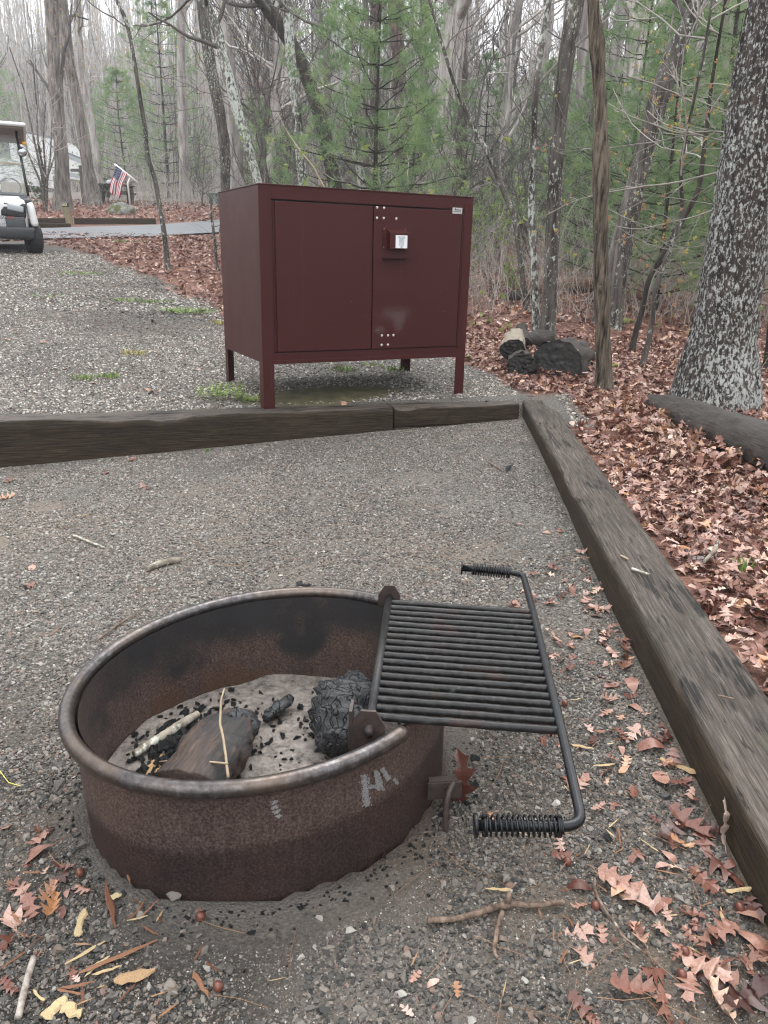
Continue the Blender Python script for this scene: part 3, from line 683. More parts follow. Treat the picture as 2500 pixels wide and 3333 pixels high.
def blob(name, P0, P1, radii, mat, label=None, cat=None, sides=18, seg=26, rough=0.18, seed=0, flat=1.0, facet=0, group=None, parent=None):
    """a log or lump: loft from P0 to P1"""
    P0 = np.array(P0, float); P1 = np.array(P1, float); L_ = np.linalg.norm(P1 - P0); ax = (P1 - P0) / L_
    q = Vector((1, 0, 0)).rotation_difference(Vector(ax)); s = np.linspace(0, 1, seg); r = np.interp(s, np.linspace(0, 1, len(radii)), radii)
    a = np.linspace(0, 2 * math.pi, sides, endpoint=False); Sx, A_ = np.meshgrid(s, a, indexing='ij'); r = r[:, None] * np.ones(sides)
    nz = fbm(Sx * L_ / max(radii) * 1.3 + seed * 3.1, np.cos(A_) * 1.6 + seed, np.sin(A_) * 1.6, 4, seed)
    if facet: nz = nz + 0.5 * (np.abs(vnoise(Sx * facet + seed, np.cos(A_) * 3, np.sin(A_) * 3, seed + 2)) - 0.3)
    r = r * (1 + rough * 2 * nz)
    V = np.stack([Sx * L_ + 0.15 * rough * r * nz, r * np.cos(A_), r * np.sin(A_) * flat], -1)
    i = np.arange(seg * sides).reshape(seg, sides); mb = MB().add(V.reshape(-1, 3), np.stack([i[:-1], i[1:], np.roll(i, -1, 1)[1:], np.roll(i, -1, 1)[:-1]], -1).reshape(-1, 4))
    i0 = mb.n; mb.add([V[0].mean(0) - [0.0, 0, 0], V[-1].mean(0)]); k = np.arange(sides)
    mb.t.append(np.stack([np.full(sides, i0), i[0][k], i[0][(k + 1) % sides]], 1)); mb.t.append(np.stack([np.full(sides, i0 + 1), i[-1][(k + 1) % sides], i[-1][k]], 1))
    o = mb.build(name, mat, parent); o.location = P0; o.rotation_mode = 'QUATERNION'; o.rotation_quaternion = q
    return tag(o, label, cat, group)
AZ = 0.035
p0, p1 = atz(605, 2560, AZ + 0.03), atz(775, 2335, AZ + 0.045)
blob('charred_log', p0, p1, [0.078, 0.084, 0.080, 0.070, 0.05], [BURNT], 'half-burnt split log lying across the ash at the left of the ring', 'log', 22, 40, 0.17, 3, 0.50, 7)
lg = blob('charred_log', atz(762, 2400, AZ + 0.03), atz(800, 2328, AZ + 0.045), [0.035, 0.05, 0.045, 0.028], [CHAR], 'short black end of burnt wood leaning on the split log', 'log', 16, 20, 0.2, 8, 0.8, 8)
blob('charred_log', atz(1090, 2430, AZ + 0.035), atz(1160, 2235, AZ + 0.07), [0.040, 0.066, 0.078, 0.070, 0.062, 0.040], [CHAR], 'large shiny black charred lump beside the near hinge bracket', 'charred log', 26, 44, 0.34, 15, 0.85, 13)
blob('charred_log', atz(1130, 2270, AZ + 0.06), atz(1195, 2215, AZ + 0.09), [0.03, 0.045, 0.045, 0.03], [CHAR], 'small rounded char knob on top of the large black lump', 'charred wood', 16, 18, 0.2, 5, 0.9, 6)
blob('charred_stick', atz(862, 2338, AZ + 0.01), atz(948, 2272, AZ + 0.016), [0.009, 0.016, 0.018, 0.016, 0.010], [CHAR], 'short charred stick alone in the middle of the ash', 'charred stick', 10, 18, 0.25, 21, 0.9, 6)
birch = barkmat('pale_lichened_stick_bark', (0.12, 0.10, 0.075), (0.34, 0.30, 0.24), 20, 0.7, (0.55, 0.55, 0.48), 30, 1.0, 0.4, 0.003)
blob('lichened_stick', atz(437, 2455, AZ + 0.015), atz(645, 2322, AZ + 0.03), [0.0085, 0.0105, 0.010, 0.011, 0.008], [birch], 'pale lichen-spotted stick lying beside the burnt split log', 'stick', 10, 40, 0.12, 9)
GOLD = simple('split_wood', (0.33, 0.21, 0.10), 0.7, 0, 0.45, 6, 0.3, 0.002, (1, 14, 14))
blob('wood_chip', atz(470, 2535, AZ + 0.008), atz(535, 2455, AZ + 0.02), [0.004, 0.018, 0.017, 0.006], [GOLD], 'brown split wood chip between the burnt log and the ring wall', 'wood chip', 8, 12, 0.2, 12, 0.3, 5, 'chips and splinters of split wood')
TWIG = simple('pale_twig', (0.30, 0.23, 0.15), 0.7, 0, 0.3, 20)
def wire(name, pts, r, mat, label, cat, group=None, sides=6, parent=None, sub=6, wob=0.0):
    P = np.array(pts, float); s = np.linspace(0, 1, len(P)); q = np.linspace(0, 1, (len(P) - 1) * sub + 1)
    P = np.stack([np.interp(q, s, P[:, k]) for k in range(3)], 1); rg = np.interp(q, s, np.broadcast_to(r, (len(s),)))
    if wob: P += wob * np.stack([vnoise(q * len(s) * 1.5, k * 3.3, len(name)) for k in range(3)], 1)
    c0 = P[0].copy(); o = MB().tube(P - c0, rg, sides, jit=0.1).build(name, mat, parent); o.location = c0; return tag(o, label, cat, group)
tw = wire('dry_twig', [atz(742, 2532, 0.11), atz(735, 2460, 0.12), atz(718, 2360, 0.15), atz(720, 2280, 0.18), atz(731, 2240, 0.19)], [.0035, .003, .003, .0025, .0015], TWIG, 'thin pale forked twig standing over the burnt log inside the ring', 'twig', wob=0.001)
wire('side_shoot', [atz(742, 2487, 0.118) - np.array(tw.location), atz(640, 2475, .10) - np.array(tw.location), atz(560, 2475, .075) - np.array(tw.location), atz(490, 2482, .05) - np.array(tw.location)], [.0025, .002, .002, .0012], TWIG, None, None, parent=tw, wob=0.001)
# ------------------------------------------------------------------ bear-proof food storage locker
m_, n, l, b = newmat('maroon_powder_coat')
v = coords(n, l); f1 = noise(n, l, v, 2.4, 5, 0.6); fr_ = noise(n, l, coords(n, l, (22, 22, 1.1)), 1.4, 4, 0.6)
c = mixc(n, l, f1, (0.042, 0.0074, 0.0070), (0.058, 0.0112, 0.0105))
c = mixc(n, l, ramp(n, l, fr_, [(0.60, g3(0)), (0.72, g3(0.30))]), c, (0.105, 0.030, 0.026))
sp = noise(n, l, v, 75, 2, 0.4)
c = mixc(n, l, ramp(n, l, sp, [(0.765, g3(0)), (0.80, g3(0.55))]), c, (0.24, 0.16, 0.13))
l.new(c, b.inputs['Base Color'])
l.new(ramp(n, l, f1, [(0.3, g3(0.34)), (0.7, g3(0.46))]), b.inputs['Roughness']); b.inputs['Specular IOR Level'].default_value = 0.28
bump(n, l, b, noise(n, l, v, 3.0, 2), 0.12, 0.01); MAR = m_
DARKGAP = simple('dark_gap', (0.012, 0.006, 0.006), 0.9)
LO = np.array([-0.7785, 4.8506, 0.15]); LYAW = 0.4755; LW, LD, LH, LL = 1.494, 0.856, 1.326, 0.291
locker = empty('food_locker', Vector(LO), LYAW, 'maroon steel bear-proof food locker on four legs behind the back timber', 'food locker')
lu = np.array([math.cos(LYAW), math.sin(LYAW), 0]); lv = np.array([-math.sin(LYAW), math.cos(LYAW), 0])
def front(px, py):
    d = ray(px, py); o_ = np.array([0, 0, HC]); t_ = ((LO - o_) @ lv) / (d @ lv); p = o_ + d * t_ - LO
    return float(p @ lu), float(p[2])
def lbox(name, x0, x1, y0, y1, z0, z1, mat=MAR, parent=locker, bev=0.002):
    return MB().box(((x0 + x1) / 2, (y0 + y1) / 2, (z0 + z1) / 2), ((x1 - x0) / 2, (y1 - y0) / 2, (z1 - z0) / 2), None, bev).build(name, mat, parent, smooth=False)
ST = 0.078
lbox('side_panel', 0, 0.0035, 0.004, LD, LL, LH - 0.004); lbox('side_panel', LW - 0.0035, LW, 0.004, LD, LL, LH - 0.004)
lbox('back_panel', 0.004, LW - 0.004, LD - 0.004, LD, LL, LH - 0.004)
tp = lbox('top_panel', -0.004, LW + 0.004, -0.004, LD + 0.004, LH - 0.003, LH + 0.004)
lbox('floor_panel', 0.004, LW - 0.004, 0.03, LD - 0.004, LL, LL + 0.004)
lbox('frame_stile', 0.0, ST, 0, 0.004, LL + .0, LH - .003); lbox('frame_stile', LW - ST * .85, LW, 0, 0.004, LL, LH - .003)
lbox('frame_rail', ST, LW - ST * .85, 0.0005, 0.0045, LH - 0.078, LH - .003); br_ = lbox('frame_rail', ST, LW - ST * .85, 0.0005, 0.0045, LL, LL + 0.058)
lbox('bottom_lip', 0.06, LW - 0.06, -0.0015, 0.012, LL - 0.012, LL + 0.012, parent=br_)
lbox('door_gap', ST - .004, LW - ST * .85 + .004, 0.012, 0.014, LL + .05, LH - .07, DARKGAP)
dx0, dx1, dz0, dz1 = ST + 0.020, LW - ST * .85 - 0.020, LL + 0.064, LH - 0.088; mid = (dx0 + dx1) / 2 - 0.004
def door(x0, x1, lab):
    d_ = MB().box(((x0 + x1) / 2, -0.001, (dz0 + dz1) / 2), ((x1 - x0) / 2, 0.006, (dz1 - dz0) / 2), None, 0.0025).build('door', MAR, locker, smooth=False)
    d_['label'] = lab; return d_
dL = door(dx0, mid - 0.004, 'plain left door with rain streaks'); dR = door(mid + 0.004, dx1, 'right door with latch housing and rivets')
for x_, dr in ((ST + 0.010, dL), (LW - ST * .85 - 0.010, dR)):
    lbox('hinge_leaf', x_ - .012, x_ + .012, .004, .008, dz0, dz1, MAR, dr, 0)
    hb = MB()
    nk = 34
    for k in range(nk):
        z_ = dz0 + (dz1 - dz0) * (k + 0.5) / nk; hb.tube([(x_, 0.001, z_ - (dz1 - dz0) / nk * .5), (x_, 0.001, z_ + (dz1 - dz0) / nk * .5)], 0.0042, 8)
    hb.build('piano_hinge', MAR, dr, False)
ZINC = simple('zinc_bolt', (0.62, 0.62, 0.60), 0.35, 0.6, 0.15, 50)
def dome(name, x_, z_, r, mat, parent, y=-0.007, hgt=0.5):
    bm = bmesh.new(); bmesh.ops.create_uvsphere(bm, u_segments=12, v_segments=8, radius=r)
    for w in bm.verts: w.co.y *= hgt
    me = bpy.data.meshes.new(name); bm.to_mesh(me); bm.free()
    for p in me.polygons: p.use_smooth = True
    o = mobj(name, me, mat, parent); o.location = (x_, y, z_); return o
def Z4(a, b): return front(1180 + a * .2411, 620 + b * .2411)
for a_, b_ in ((192, 230), (285, 236), (190, 372), (281, 374), (450, 381), (255, 1957), (339, 1955), (411, 1952), (252, 2083), (337, 2080)):
    x_, z_ = Z4(a_, b_); dome('carriage_bolt', x_, z_, 0.0085, ZINC, dR)
# name plate
x0, z1 = Z4(1207, 230); x1, z0 = Z4(1377, 322); x1 = min(x1, dx1 - .004)
PLATE = simple('brushed_plate', (0.52, 0.53, 0.51), 0.38, 0.5, 0.06, 40)
INK = simple('dark_print', (0.03, 0.035, 0.04), 0.6)
pl_ = lbox('name_plate', x0, x1, -0.0105, -0.0075, z0, z1, PLATE, dR, 0.001)
xc, zc, wp, hp_ = (x0 + x1) / 2, (z0 + z1) / 2, x1 - x0, z1 - z0
text_mesh('lettering', 'BearSaver', hp_ * 0.30, INK, pl_, (xc + wp * 0.10, -0.0112, zc + hp_ * 0.06), (R(90), 0, 0), sx=.9)
text_mesh('lettering', 'www.bearsaver.com', hp_ * 0.20, INK, pl_, (xc, -0.0112, zc - hp_ * 0.18), (R(90), 0, 0), sx=.9)
mbp = MB().add([(xc - wp * .27, -0.0112, zc + hp_ * .38), (xc - wp * .17, -0.0112, zc + hp_ * .38), (xc - wp * .165, -0.0112, zc + hp_ * .24), (xc - wp * .21, -0.0112, zc + hp_ * .02), (xc - wp * .24, -0.0112, zc + hp_ * .02), (xc - wp * .275, -0.0112, zc + hp_ * .24)], None, [(0, 5, 4), (0, 4, 3), (0, 3, 2), (0, 2, 1)])
mbp.build('emblem', INK, pl_, False)
for q in (-.45, .45): dome('plate_rivet', xc + wp * q, zc + hp_ * 0.05, 0.0028, ZINC, pl_, -0.0108)
# latch housing: back plate, box with sloped hood, sticker, four bolts, hand shelf
x0, z1 = Z4(268, 487); x1, z0 = Z4(585, 800)
lp_ = lbox('latch_plate', x0, x1, -0.0105, -0.0072, z0, z1, MAR, dR, 0.001)
hx0, hz1 = Z4(322, 525); hx1, hz0 = Z4(572, 800)
hx0 += 0.002
bm = bmesh.new()
prof = [(-0.010, hz1), (-0.055, hz1 - 0.020), (-0.055, hz0 + 0.004), (-0.010, hz0 + 0.004)]
A_ = [bm.verts.new((hx0, y, z)) for y, z in prof]; B_ = [bm.verts.new((hx1, y, z)) for y, z in prof]
bm.faces.new(A_[::-1]); bm.faces.new(B_)
for k in range(3): bm.faces.new((A_[k], A_[k + 1], B_[k + 1], B_[k]))
bmesh.ops.recalc_face_normals(bm, faces=bm.faces[:]); me = bpy.data.meshes.new('latch_housing'); bm.to_mesh(me); bm.free()
hs_ = mobj('latch_housing', me, MAR, dR)
sw = hx1 - hx0; STK = simple('white_sticker', (0.78, 0.80, 0.80), 0.5, 0, 0.02, 10); GRY = simple('grey_print', (0.50, 0.54, 0.56), 0.6)
lbox('sticker', hx0 + sw * .28, hx1 - sw * .10, -0.0562, -0.0554, hz0 + .008, hz1 - .034, STK, hs_, 0)
stx = (hx0 + sw * .28 + hx1 - sw * .10) / 2; stz = (hz0 + hz1 - .026) / 2; sh = hz1 - hz0
gp = MB(); gp.box((stx, -0.0565, stz - sh * .02), (sw * .13, 0.0001, sh * .20)); gp.box((stx, -0.0565, stz + sh * .22), (sw * .18, 0.0001, sh * .05)); gp.box((stx, -0.0565, stz - sh * .26), (sw * .07, 0.0001, sh * .06))
gp.build('hand_symbol', GRY, hs_, False)
for a_, b_ in ((281, 520), (566, 530), (273, 769), (557, 740)):
    x_, z_ = Z4(a_, b_); dome('latch_bolt', x_, z_, 0.006, simple('maroon_bolt', (0.12, 0.05, 0.05), 0.35) if a_ == 281 else bpy.data.materials['maroon_bolt'], lp_, -0.011)
x0, z1 = Z4(262, 905); x1, z0 = Z4(588, 978)
sh_ = lbox('hand_shelf', x0, x1 + .012, -0.050, -0.007, z1 - 0.003, z1, MAR, dR, 0.0008); lbox('shelf_flange', x0, x1, -0.0092, -0.0072, z0, z1 - .003, MAR, sh_, 0)
# smudge on the lower right door: thin dried-mud film
m_, n, l, b = newmat('dried_smudge'); f = noise(n, l, coords(n, l), 38, 6, 0.7)
f = math_(n, l, 'ADD', math_(n, l, 'MULTIPLY', f, 0.5), math_(n, l, 'MULTIPLY', noise(n, l, coords(n, l, (60, 1, 14)), 1.2, 5, .7), 0.5))
tc = n.new('ShaderNodeTexCoord'); mp = n.new('ShaderNodeMapping'); mp.inputs['Location'].default_value = (-0.5, -0.5, -0.5); l.new(tc.outputs['Generated'], mp.inputs['Vector'])
ln = n.new('ShaderNodeVectorMath'); ln.operation = 'LENGTH'; l.new(mp.outputs[0], ln.inputs[0])
mk_ = math_(n, l, 'SUBTRACT', f, math_(n, l, 'MULTIPLY', ln.outputs['Value'], 0.75)); al = ramp(n, l, mk_, [(0.12, g3(0)), (0.46, g3(0.26))])
b.inputs['Base Color'].default_value = (0.20, 0.15, 0.145, 1); b.inputs['Roughness'].default_value = 0.9; l.new(al, b.inputs['Alpha']); SMUDGE = m_
for (a0, b0, a1, b1) in ((400, 1640, 560, 1940), (180, 1540, 700, 1800), (150, 1800, 310, 1960)):
    xa, za = Z4(a0, b0); xb, zb = Z4(a1, b1)
    MB().add([(xa, -0.0076 - a0 * 1e-6, zb), (xb, -0.0076 - a0 * 1e-6, zb), (xb, -0.0076 - a0 * 1e-6, za), (xa, -0.0076 - a0 * 1e-6, za)], [(0, 1, 2, 3)]).build('dried_smudge', SMUDGE, dR, False)
def leg(x, y, sx_, sy_, w=0.06):
    mb = MB(); zt, zb = LL + .02, -0.14
    mb.box((x + sx_ * w / 2, y + sy_ * .0022, (zt + zb) / 2), (w / 2, 0.0022, (zt - zb) / 2), None, 0.0008)
    mb.box((x + sx_ * .0022, y + sy_ * (w / 2 + .0024), (zt + zb) / 2), (0.0022, w / 2 - .0024, (zt - zb) / 2), None, 0.0008)
    return mb.build('leg', MAR, locker, smooth=False)
leg(0.001, 0.001, 1, 1, 0.074); leg(LW - .001, 0.001, -1, 1, 0.074); leg(0.001, LD - .001, 1, -1); leg(LW - .001, LD - .001, -1, -1)
for px_, py_ in ((.0, .0), (LW, .0), (0, LD), (LW, LD)): pass
# small screws down the left side panel
for z_ in (LL + .03, LH - .05): dome('carriage_bolt', 0, z_, 0.004, MAR, locker, 0.8)
# ------------------------------------------------------------------ trees
B_GREY = barkmat('grey_furrowed_bark', (0.070, 0.060, 0.052), (0.27, 0.245, 0.22), 18, 0.3, (0.30, 0.31, 0.27), 6)
B_PALE = barkmat('pale_shaggy_bark', (0.17, 0.15, 0.135), (0.50, 0.46, 0.43), 14, 0.0, zs=0.10)
B_DARK = barkmat('dark_wet_bark', (0.016, 0.013, 0.011), (0.062, 0.052, 0.044), 20, 0.25, (0.16, 0.18, 0.13), 22)
B_DKLI = barkmat('dark_bark_with_lichen_flecks', (0.026, 0.022, 0.019), (0.13, 0.115, 0.10), 22, 0.62, (0.45, 0.48, 0.42), 34)
B_LICH = barkmat('lichen_covered_bark', (0.030, 0.026, 0.022), (0.17, 0.155, 0.135), 18, 0.92, (0.50, 0.53, 0.48), 26)
B_BIG = barkmat('big_oak_bark', (0.013, 0.010, 0.009), (0.075, 0.058, 0.050), 36, 0.86, (0.42, 0.435, 0.41), 56, gk=0.22, zs=0.16, bs=1.0, bd=0.02)
B_BRN = barkmat('brown_knobby_bark', (0.012, 0.009, 0.006), (0.19, 0.155, 0.115), 42, 0.25, (0.40, 0.38, 0.28), 30, zs=0.13, bs=1.0, bd=0.02)
B_PINE = barkmat('reddish_pine_bark', (0.035, 0.024, 0.022), (0.155, 0.115, 0.105), 12, 0.1, (0.3, 0.3, 0.27), 10, zs=0.35)
B_FAR = barkmat('far_hazed_bark', (0.16, 0.145, 0.135), (0.40, 0.37, 0.345), 8, 0.35, (0.36, 0.37, 0.33), 4)  # paleness of distant haze put into the bark colour
B_FARD = barkmat('far_dark_bark', (0.070, 0.060, 0.052), (0.21, 0.185, 0.165), 8, 0.3, (0.3, 0.32, 0.27), 5)
TWG = simple('grey_twig_bark', (0.36, 0.33, 0.30), 0.8, 0, 0.35, 3)  # lightened too, haze of the far woods put into the twig colour
TWD = simple('dark_twig_bark', (0.085, 0.074, 0.064), 0.7, 0, 0.35, 3)

def grow(P, Rr, k, t0, t1, lf, seg, rg, ang=(0.6, 1.2), up=0.15, wig=0.16, r1=0.55, rmin=0.002, lmax=9, lenabs=None, az=None):
    """children of N polylines"""
    N, n, _ = P.shape
    t = rg.uniform(t0, t1, (N, k)) * (n - 1); i = np.clip(t.astype(int), 0, n - 2); f = (t - i)[..., None]
    ii = np.arange(N)[:, None]
    S0 = P[ii, i] * (1 - f) + P[ii, i + 1] * f
    r0 = (Rr[ii, i] * (1 - f[..., 0]) + Rr[ii, i + 1] * f[..., 0]) * rg.uniform(0.35, r1, (N, k))
    r0 = np.maximum(r0, rmin)
    dr = P[ii, i + 1] - P[ii, i]; dr /= np.linalg.norm(dr, axis=-1, keepdims=True) + 1e-9
    L_ = np.linalg.norm(np.diff(P, axis=1), axis=2).sum(1)[:, None] * lf * rg.uniform(0.5, 1.1, (N, k)) * (1 - 0.45 * t / (n - 1))
    if lenabs: L_ = rg.uniform(lenabs[0], lenabs[1], (N, k)) * (1 - 0.3 * t / (n - 1))
    rnd = rg.normal(size=(N, k, 3)); rnd -= (rnd * dr).sum(-1, keepdims=True) * dr; rnd /= np.linalg.norm(rnd, axis=-1, keepdims=True) + 1e-9
    a = rg.uniform(ang[0], ang[1], (N, k))[..., None]
    d = np.cos(a) * dr + np.sin(a) * rnd
    S0 = S0.reshape(-1, 3); d = d.reshape(-1, 3); L_ = L_.ravel(); r0 = r0.ravel(); M_ = len(L_)
    out = np.zeros((M_, seg + 1, 3)); out[:, 0] = S0
    cur = S0.copy(); dd = d.copy()
    for s in range(seg):
        dd = dd + rg.normal(0, wig, (M_, 3)); dd[:, 2] += up / seg * 2.0
        dd /= np.linalg.norm(dd, axis=1, keepdims=True)
        cur = cur + dd * (L_ / seg)[:, None]; out[:, s + 1] = cur
    R2 = r0[:, None] * np.linspace(1, 0.30, seg + 1)[None]; R2 = np.maximum(R2, rmin * 0.6)
    return out, R2
def crown(P, r, rg, n1=26, n2=4, n3=3, t0=0.25, lf=0.28, rmin=0.002, up=0.25, sides=4, len1=None, wig=0.18, seg=(7, 5, 3), r1=.5):
    mb = MB(); P = np.asarray(P)[None]; r = np.asarray(r)[None]
    A, a = grow(P, r, n1, t0, 1.0, lf, seg[0], rg, (0.7, 1.4), up, wig, r1, rmin * 2.2, lenabs=len1)
    mb.add(*tubes(A, a, sides + 1))
    if n2:
        B, b = grow(A, a, n2, 0.2, 1.0, 0.5, seg[1], rg, (0.4, 1.1), up, wig, 0.7, rmin * 1.3); mb.add(*tubes(B, b, sides))
        if n3:
            Cc, c = grow(B, b, n3, 0.2, 1.0, 0.5, seg[2], rg, (0.4, 1.0), up * .6, wig, 0.7, rmin); mb.add(*tubes(Cc, c, 3))
            return mb, A, B, Cc
        return mb, A, B, None
    return mb, A, None, None
def resample(P, n):
    P = np.asarray(P, float); d = np.r_[0, np.cumsum(np.linalg.norm(np.diff(P, axis=0), axis=1))]; s = np.linspace(0, d[-1], n)
    # smooth interpolation
    Q = np.stack([np.interp(s, d, P[:, k]) for k in range(3)], 1)
    for _ in range(max(1, n // 30)):
        Q[1:-1] = 0.25 * Q[:-2] + 0.5 * Q[1:-1] + 0.25 * Q[2:]
    return Q, s / d[-1]
def track_tree(name, label, pts, widths, dist, bark, cat='tree', top=9.0, group=None, hidden=False, flare=1.35, sides=16, n1=24, seed=0, knobs=0, rough=0.05, tdist=None, t0=0.3, len1=(0.8, 2.6), rmin=0.0035, n2=4, n3=3, tw=None, lean=0.6, buds=None, stub=False):
    """pts: sight-line points of the trunk axis from base upwards; the base is put on the ground"""
    rg = np.random.default_rng(seed + 100)
    if dist is None:
        b_ = hit(*pts[0]); dist = b_[1]
    Dd = np.linspace(dist, tdist if tdist else dist, len(pts))
    P = np.array([at(x, y, d_) for (x, y), d_ in zip(pts, Dd)])
    w = np.array(widths, float); w = np.interp(np.linspace(0, 1, len(pts)), np.linspace(0, 1, len(w)), w)
    r = w / FPX * Dd * 1.02 / 2
    gz_ = float(T(P[0, 0], P[0, 1]))
    if hidden:
        dirn = (P[0] - P[1]) / max(P[1, 2] - P[0, 2], 1e-3); ext = P[0] + dirn * max(P[0, 2] - gz_, 0) * 0.8
        ext[2] = gz_; P = np.vstack([ext, P]); r = np.r_[r[0] * 1.08, r]
    P = np.vstack([P[0] * [1, 1, 0] + [0, 0, gz_ - 0.15], P]); r = np.r_[r[0] * 1.02, r]
    if not stub and P[-1, 2] < gz_ + top:
        dr = P[-1] - P[-3]; dr /= np.linalg.norm(dr); dr[:2] *= lean; hgt = gz_ + top - P[-1, 2]; k = 4; rt = r[-1]
        for q in range(1, k + 1):
            P = np.vstack([P, P[-1] + dr * hgt / k / max(dr[2], .4) + rg.normal(0, 0.05, 3) * [1, 1, 0]]); r = np.r_[r, rt * (1 - 0.8 * q / k)]
            dr[:2] *= 0.8; dr /= np.linalg.norm(dr)
    L_ = np.linalg.norm(np.diff(P, axis=0), axis=1).sum(); n_ = int(max(24, min(150, L_ / 0.07)))
    d = np.r_[0, np.cumsum(np.linalg.norm(np.diff(P, axis=0), axis=1))] / L_
    Q, s = resample(P, n_); rs = np.interp(s, d, r)
    zz = Q[:, 2] - gz_
    rs = rs * (1 + (flare - 1) * np.exp(-np.clip(zz, 0, 9) / (rs[0] * 2.0)))
    if knobs:
        for kz in np.random.default_rng(seed).uniform(0.1, 0.9, knobs): rs = rs * (1 + 0.22 * np.exp(-((s - kz) / 0.008) ** 2))
    rs = rs * (1 + 0.06 * vnoise(s * L_ * 2.3, seed, 0, seed))
    org = np.array([P[0, 0], P[0, 1], gz_])
    t = empty(name, Vector(org), 0, label, cat, group)
    V, Qd = tubes((Q - org)[None], rs[None], sides, rough, seed)
    if sides > 20:
        # furrowed bark ridges in the mesh
        VV = V.reshape(n_, sides, 3); c_ = (Q - org)[:, None]; a_ = np.arange(sides)
        rid = fbm(np.cos(a_ * 2 * math.pi / sides)[None] * 9, np.sin(a_ * 2 * math.pi / sides)[None] * 9, (s * L_)[:, None] * 2.2, 3, seed + 4)
        V = (c_ + (VV - c_) * (1 + 0.10 * np.clip(rid, -0.5, 0.5)[..., None])).reshape(-1, 3)
    mb = MB().add(V, Qd); mb.build('trunk', bark, t)
    if n1:
        cm, A, B, Cc = crown(Q - org, rs, rg, n1, n2, n3, t0, 0.3, rmin, 0.25, len1=len1)
        cm.build('branches', tw or bark, t)
        if buds is not None:
            src = Cc if Cc is not None else (B if B is not None else A)
            e = src[:, -1]; e = e[rg.random(len(e)) < buds[1]]
            leafy(e, rg, buds[2], t, buds[0], buds[3] if len(buds) > 3 else 4)
    return t
def leafy(E_, rg, size, parent, mat, per=4, name='leaf_buds'):
    n_ = len(E_) * per; c = np.repeat(E_, per, 0) + rg.normal(0, size * 0.5, (n_, 3))
    a = rg.normal(size=(n_, 3)); a /= np.linalg.norm(a, axis=1, keepdims=True); b = np.cross(a, rg.normal(size=(n_, 3))); b /= np.linalg.norm(b, axis=1, keepdims=True)
    s_ = size * rg.uniform(0.6, 1.2, (n_, 1))
    V = np.stack([c - a * s_, c + b * s_ * .45, c + a * s_, c - b * s_ * .45], 1).reshape(-1, 3)
    o = MB().add(V, np.arange(n_ * 4).reshape(-1, 4)).build(name, mat, parent, False); o['kind'] = 'stuff'; return o
BUD_Y = leafmat('yellow_green_buds', [(.35, (0.38, 0.35, 0.08)), (.65, (0.52, 0.47, 0.14))], 9)
BUD_O = leafmat('rusty_orange_buds', [(.35, (0.36, 0.19, 0.09)), (.65, (0.52, 0.30, 0.15))], 9)
LEAF_G = leafmat('fresh_green_leaves', [(.35, (0.15, 0.23, 0.05)), (.65, (0.30, 0.39, 0.11))])
LEAF_D = simple('dark_evergreen_leaves', (0.045, 0.095, 0.03), 0.4, 0, 0.4, 12)
def z1(a, b): return (a * .5124, b * .5124)
def z2(a, b): return (800 + a * .5124, b * .5124)
def z3(a, b): return (1600 + a * .5425, b * .5425)
def z5(a, b): return (1500 + a * .6028, 850 + b * .6028)
TT_ = track_tree
# left
TT_('tall_tree', 'tall grey tree in front of the camper trailer, beside the numbered post', [z1(400, 1335), z1(392, 1000), z1(370, 750), z1(345, 450), z1(335, 200), z1(330, 0)], [46, 38, 36, 36, 36, 36], None, B_GREY, top=16, seed=1, tw=TWD, n1=22, len1=(1, 3.5), rmin=.006, t0=.15)
TT_('tall_tree', 'grey tree leaning left across the nose of the camper trailer', [z1(600, 1305), z1(560, 1080), z1(530, 880), z1(490, 650), z1(440, 400), z1(410, 150), z1(395, 0)], [42, 32, 31, 30, 30, 28], None, B_GREY, top=16, seed=2, tw=TWD, n1=20, len1=(1, 3.5), rmin=.006)
TT_('pale_tree', 'pale straight tree behind the two big grey trees at left', [z1(660, 1290), z1(600, 900), z1(520, 450), z1(490, 0)], [20, 19, 17, 16], 34, B_FAR, top=18, seed=3, n1=16, len1=(1, 3.5), rmin=.008)
TT_('crooked_tree', 'slim crooked lichened tree in the leaf island left of the locker', [(548, 885), z1(1045, 1480), z1(1010, 1290), z1(985, 1120), z1(935, 1010), z1(925, 820), z1(895, 660), z1(865, 450), z1(830, 250), z1(800, 110), z1(735, 0)], [17, 15, 14, 13, 13, 12, 11, 11, 11, 12], None, B_DKLI, top=9, seed=4, tw=TWD, n1=20, len1=(.5, 1.6), rmin=.003, sides=10, flare=1.2)
TT_('broken_sapling', 'short broken-topped sapling touching the left side of the locker in view', [(708, 878), z1(1355, 1450), z1(1340, 1350), z1(1342, 1255)], [9, 8, 6, 4], None, B_DKLI, stub=True, seed=5, n1=4, n2=1, n3=0, len1=(.1, .35), sides=8, flare=1.1)
TT_('lichened_tree', 'bent lichen-patched tree just above the left end of the locker', [z1(1645, 1180), z1(1600, 1010), z1(1550, 850), z1(1480, 600), z1(1425, 400), z1(1385, 200), z1(1320, 50), z1(1270, -30)], [25, 28, 30, 30, 29, 28, 26], 14.5, B_LICH, top=11, hidden=True, seed=6, tw=TWD, n1=22, len1=(.8, 2.8), rmin=.004)
TT_('tall_tree', 'dark mottled tree immediately left of the bent lichen-patched tree', [z1(1432, 1190), z1(1432, 950), z1(1395, 700), z1(1340, 450), z1(1305, 200), z1(1280, 0)], [30, 30, 32, 32, 31], 17.5, B_DKLI, top=14, hidden=True, seed=7, tw=TWD, n1=18, rmin=.005)
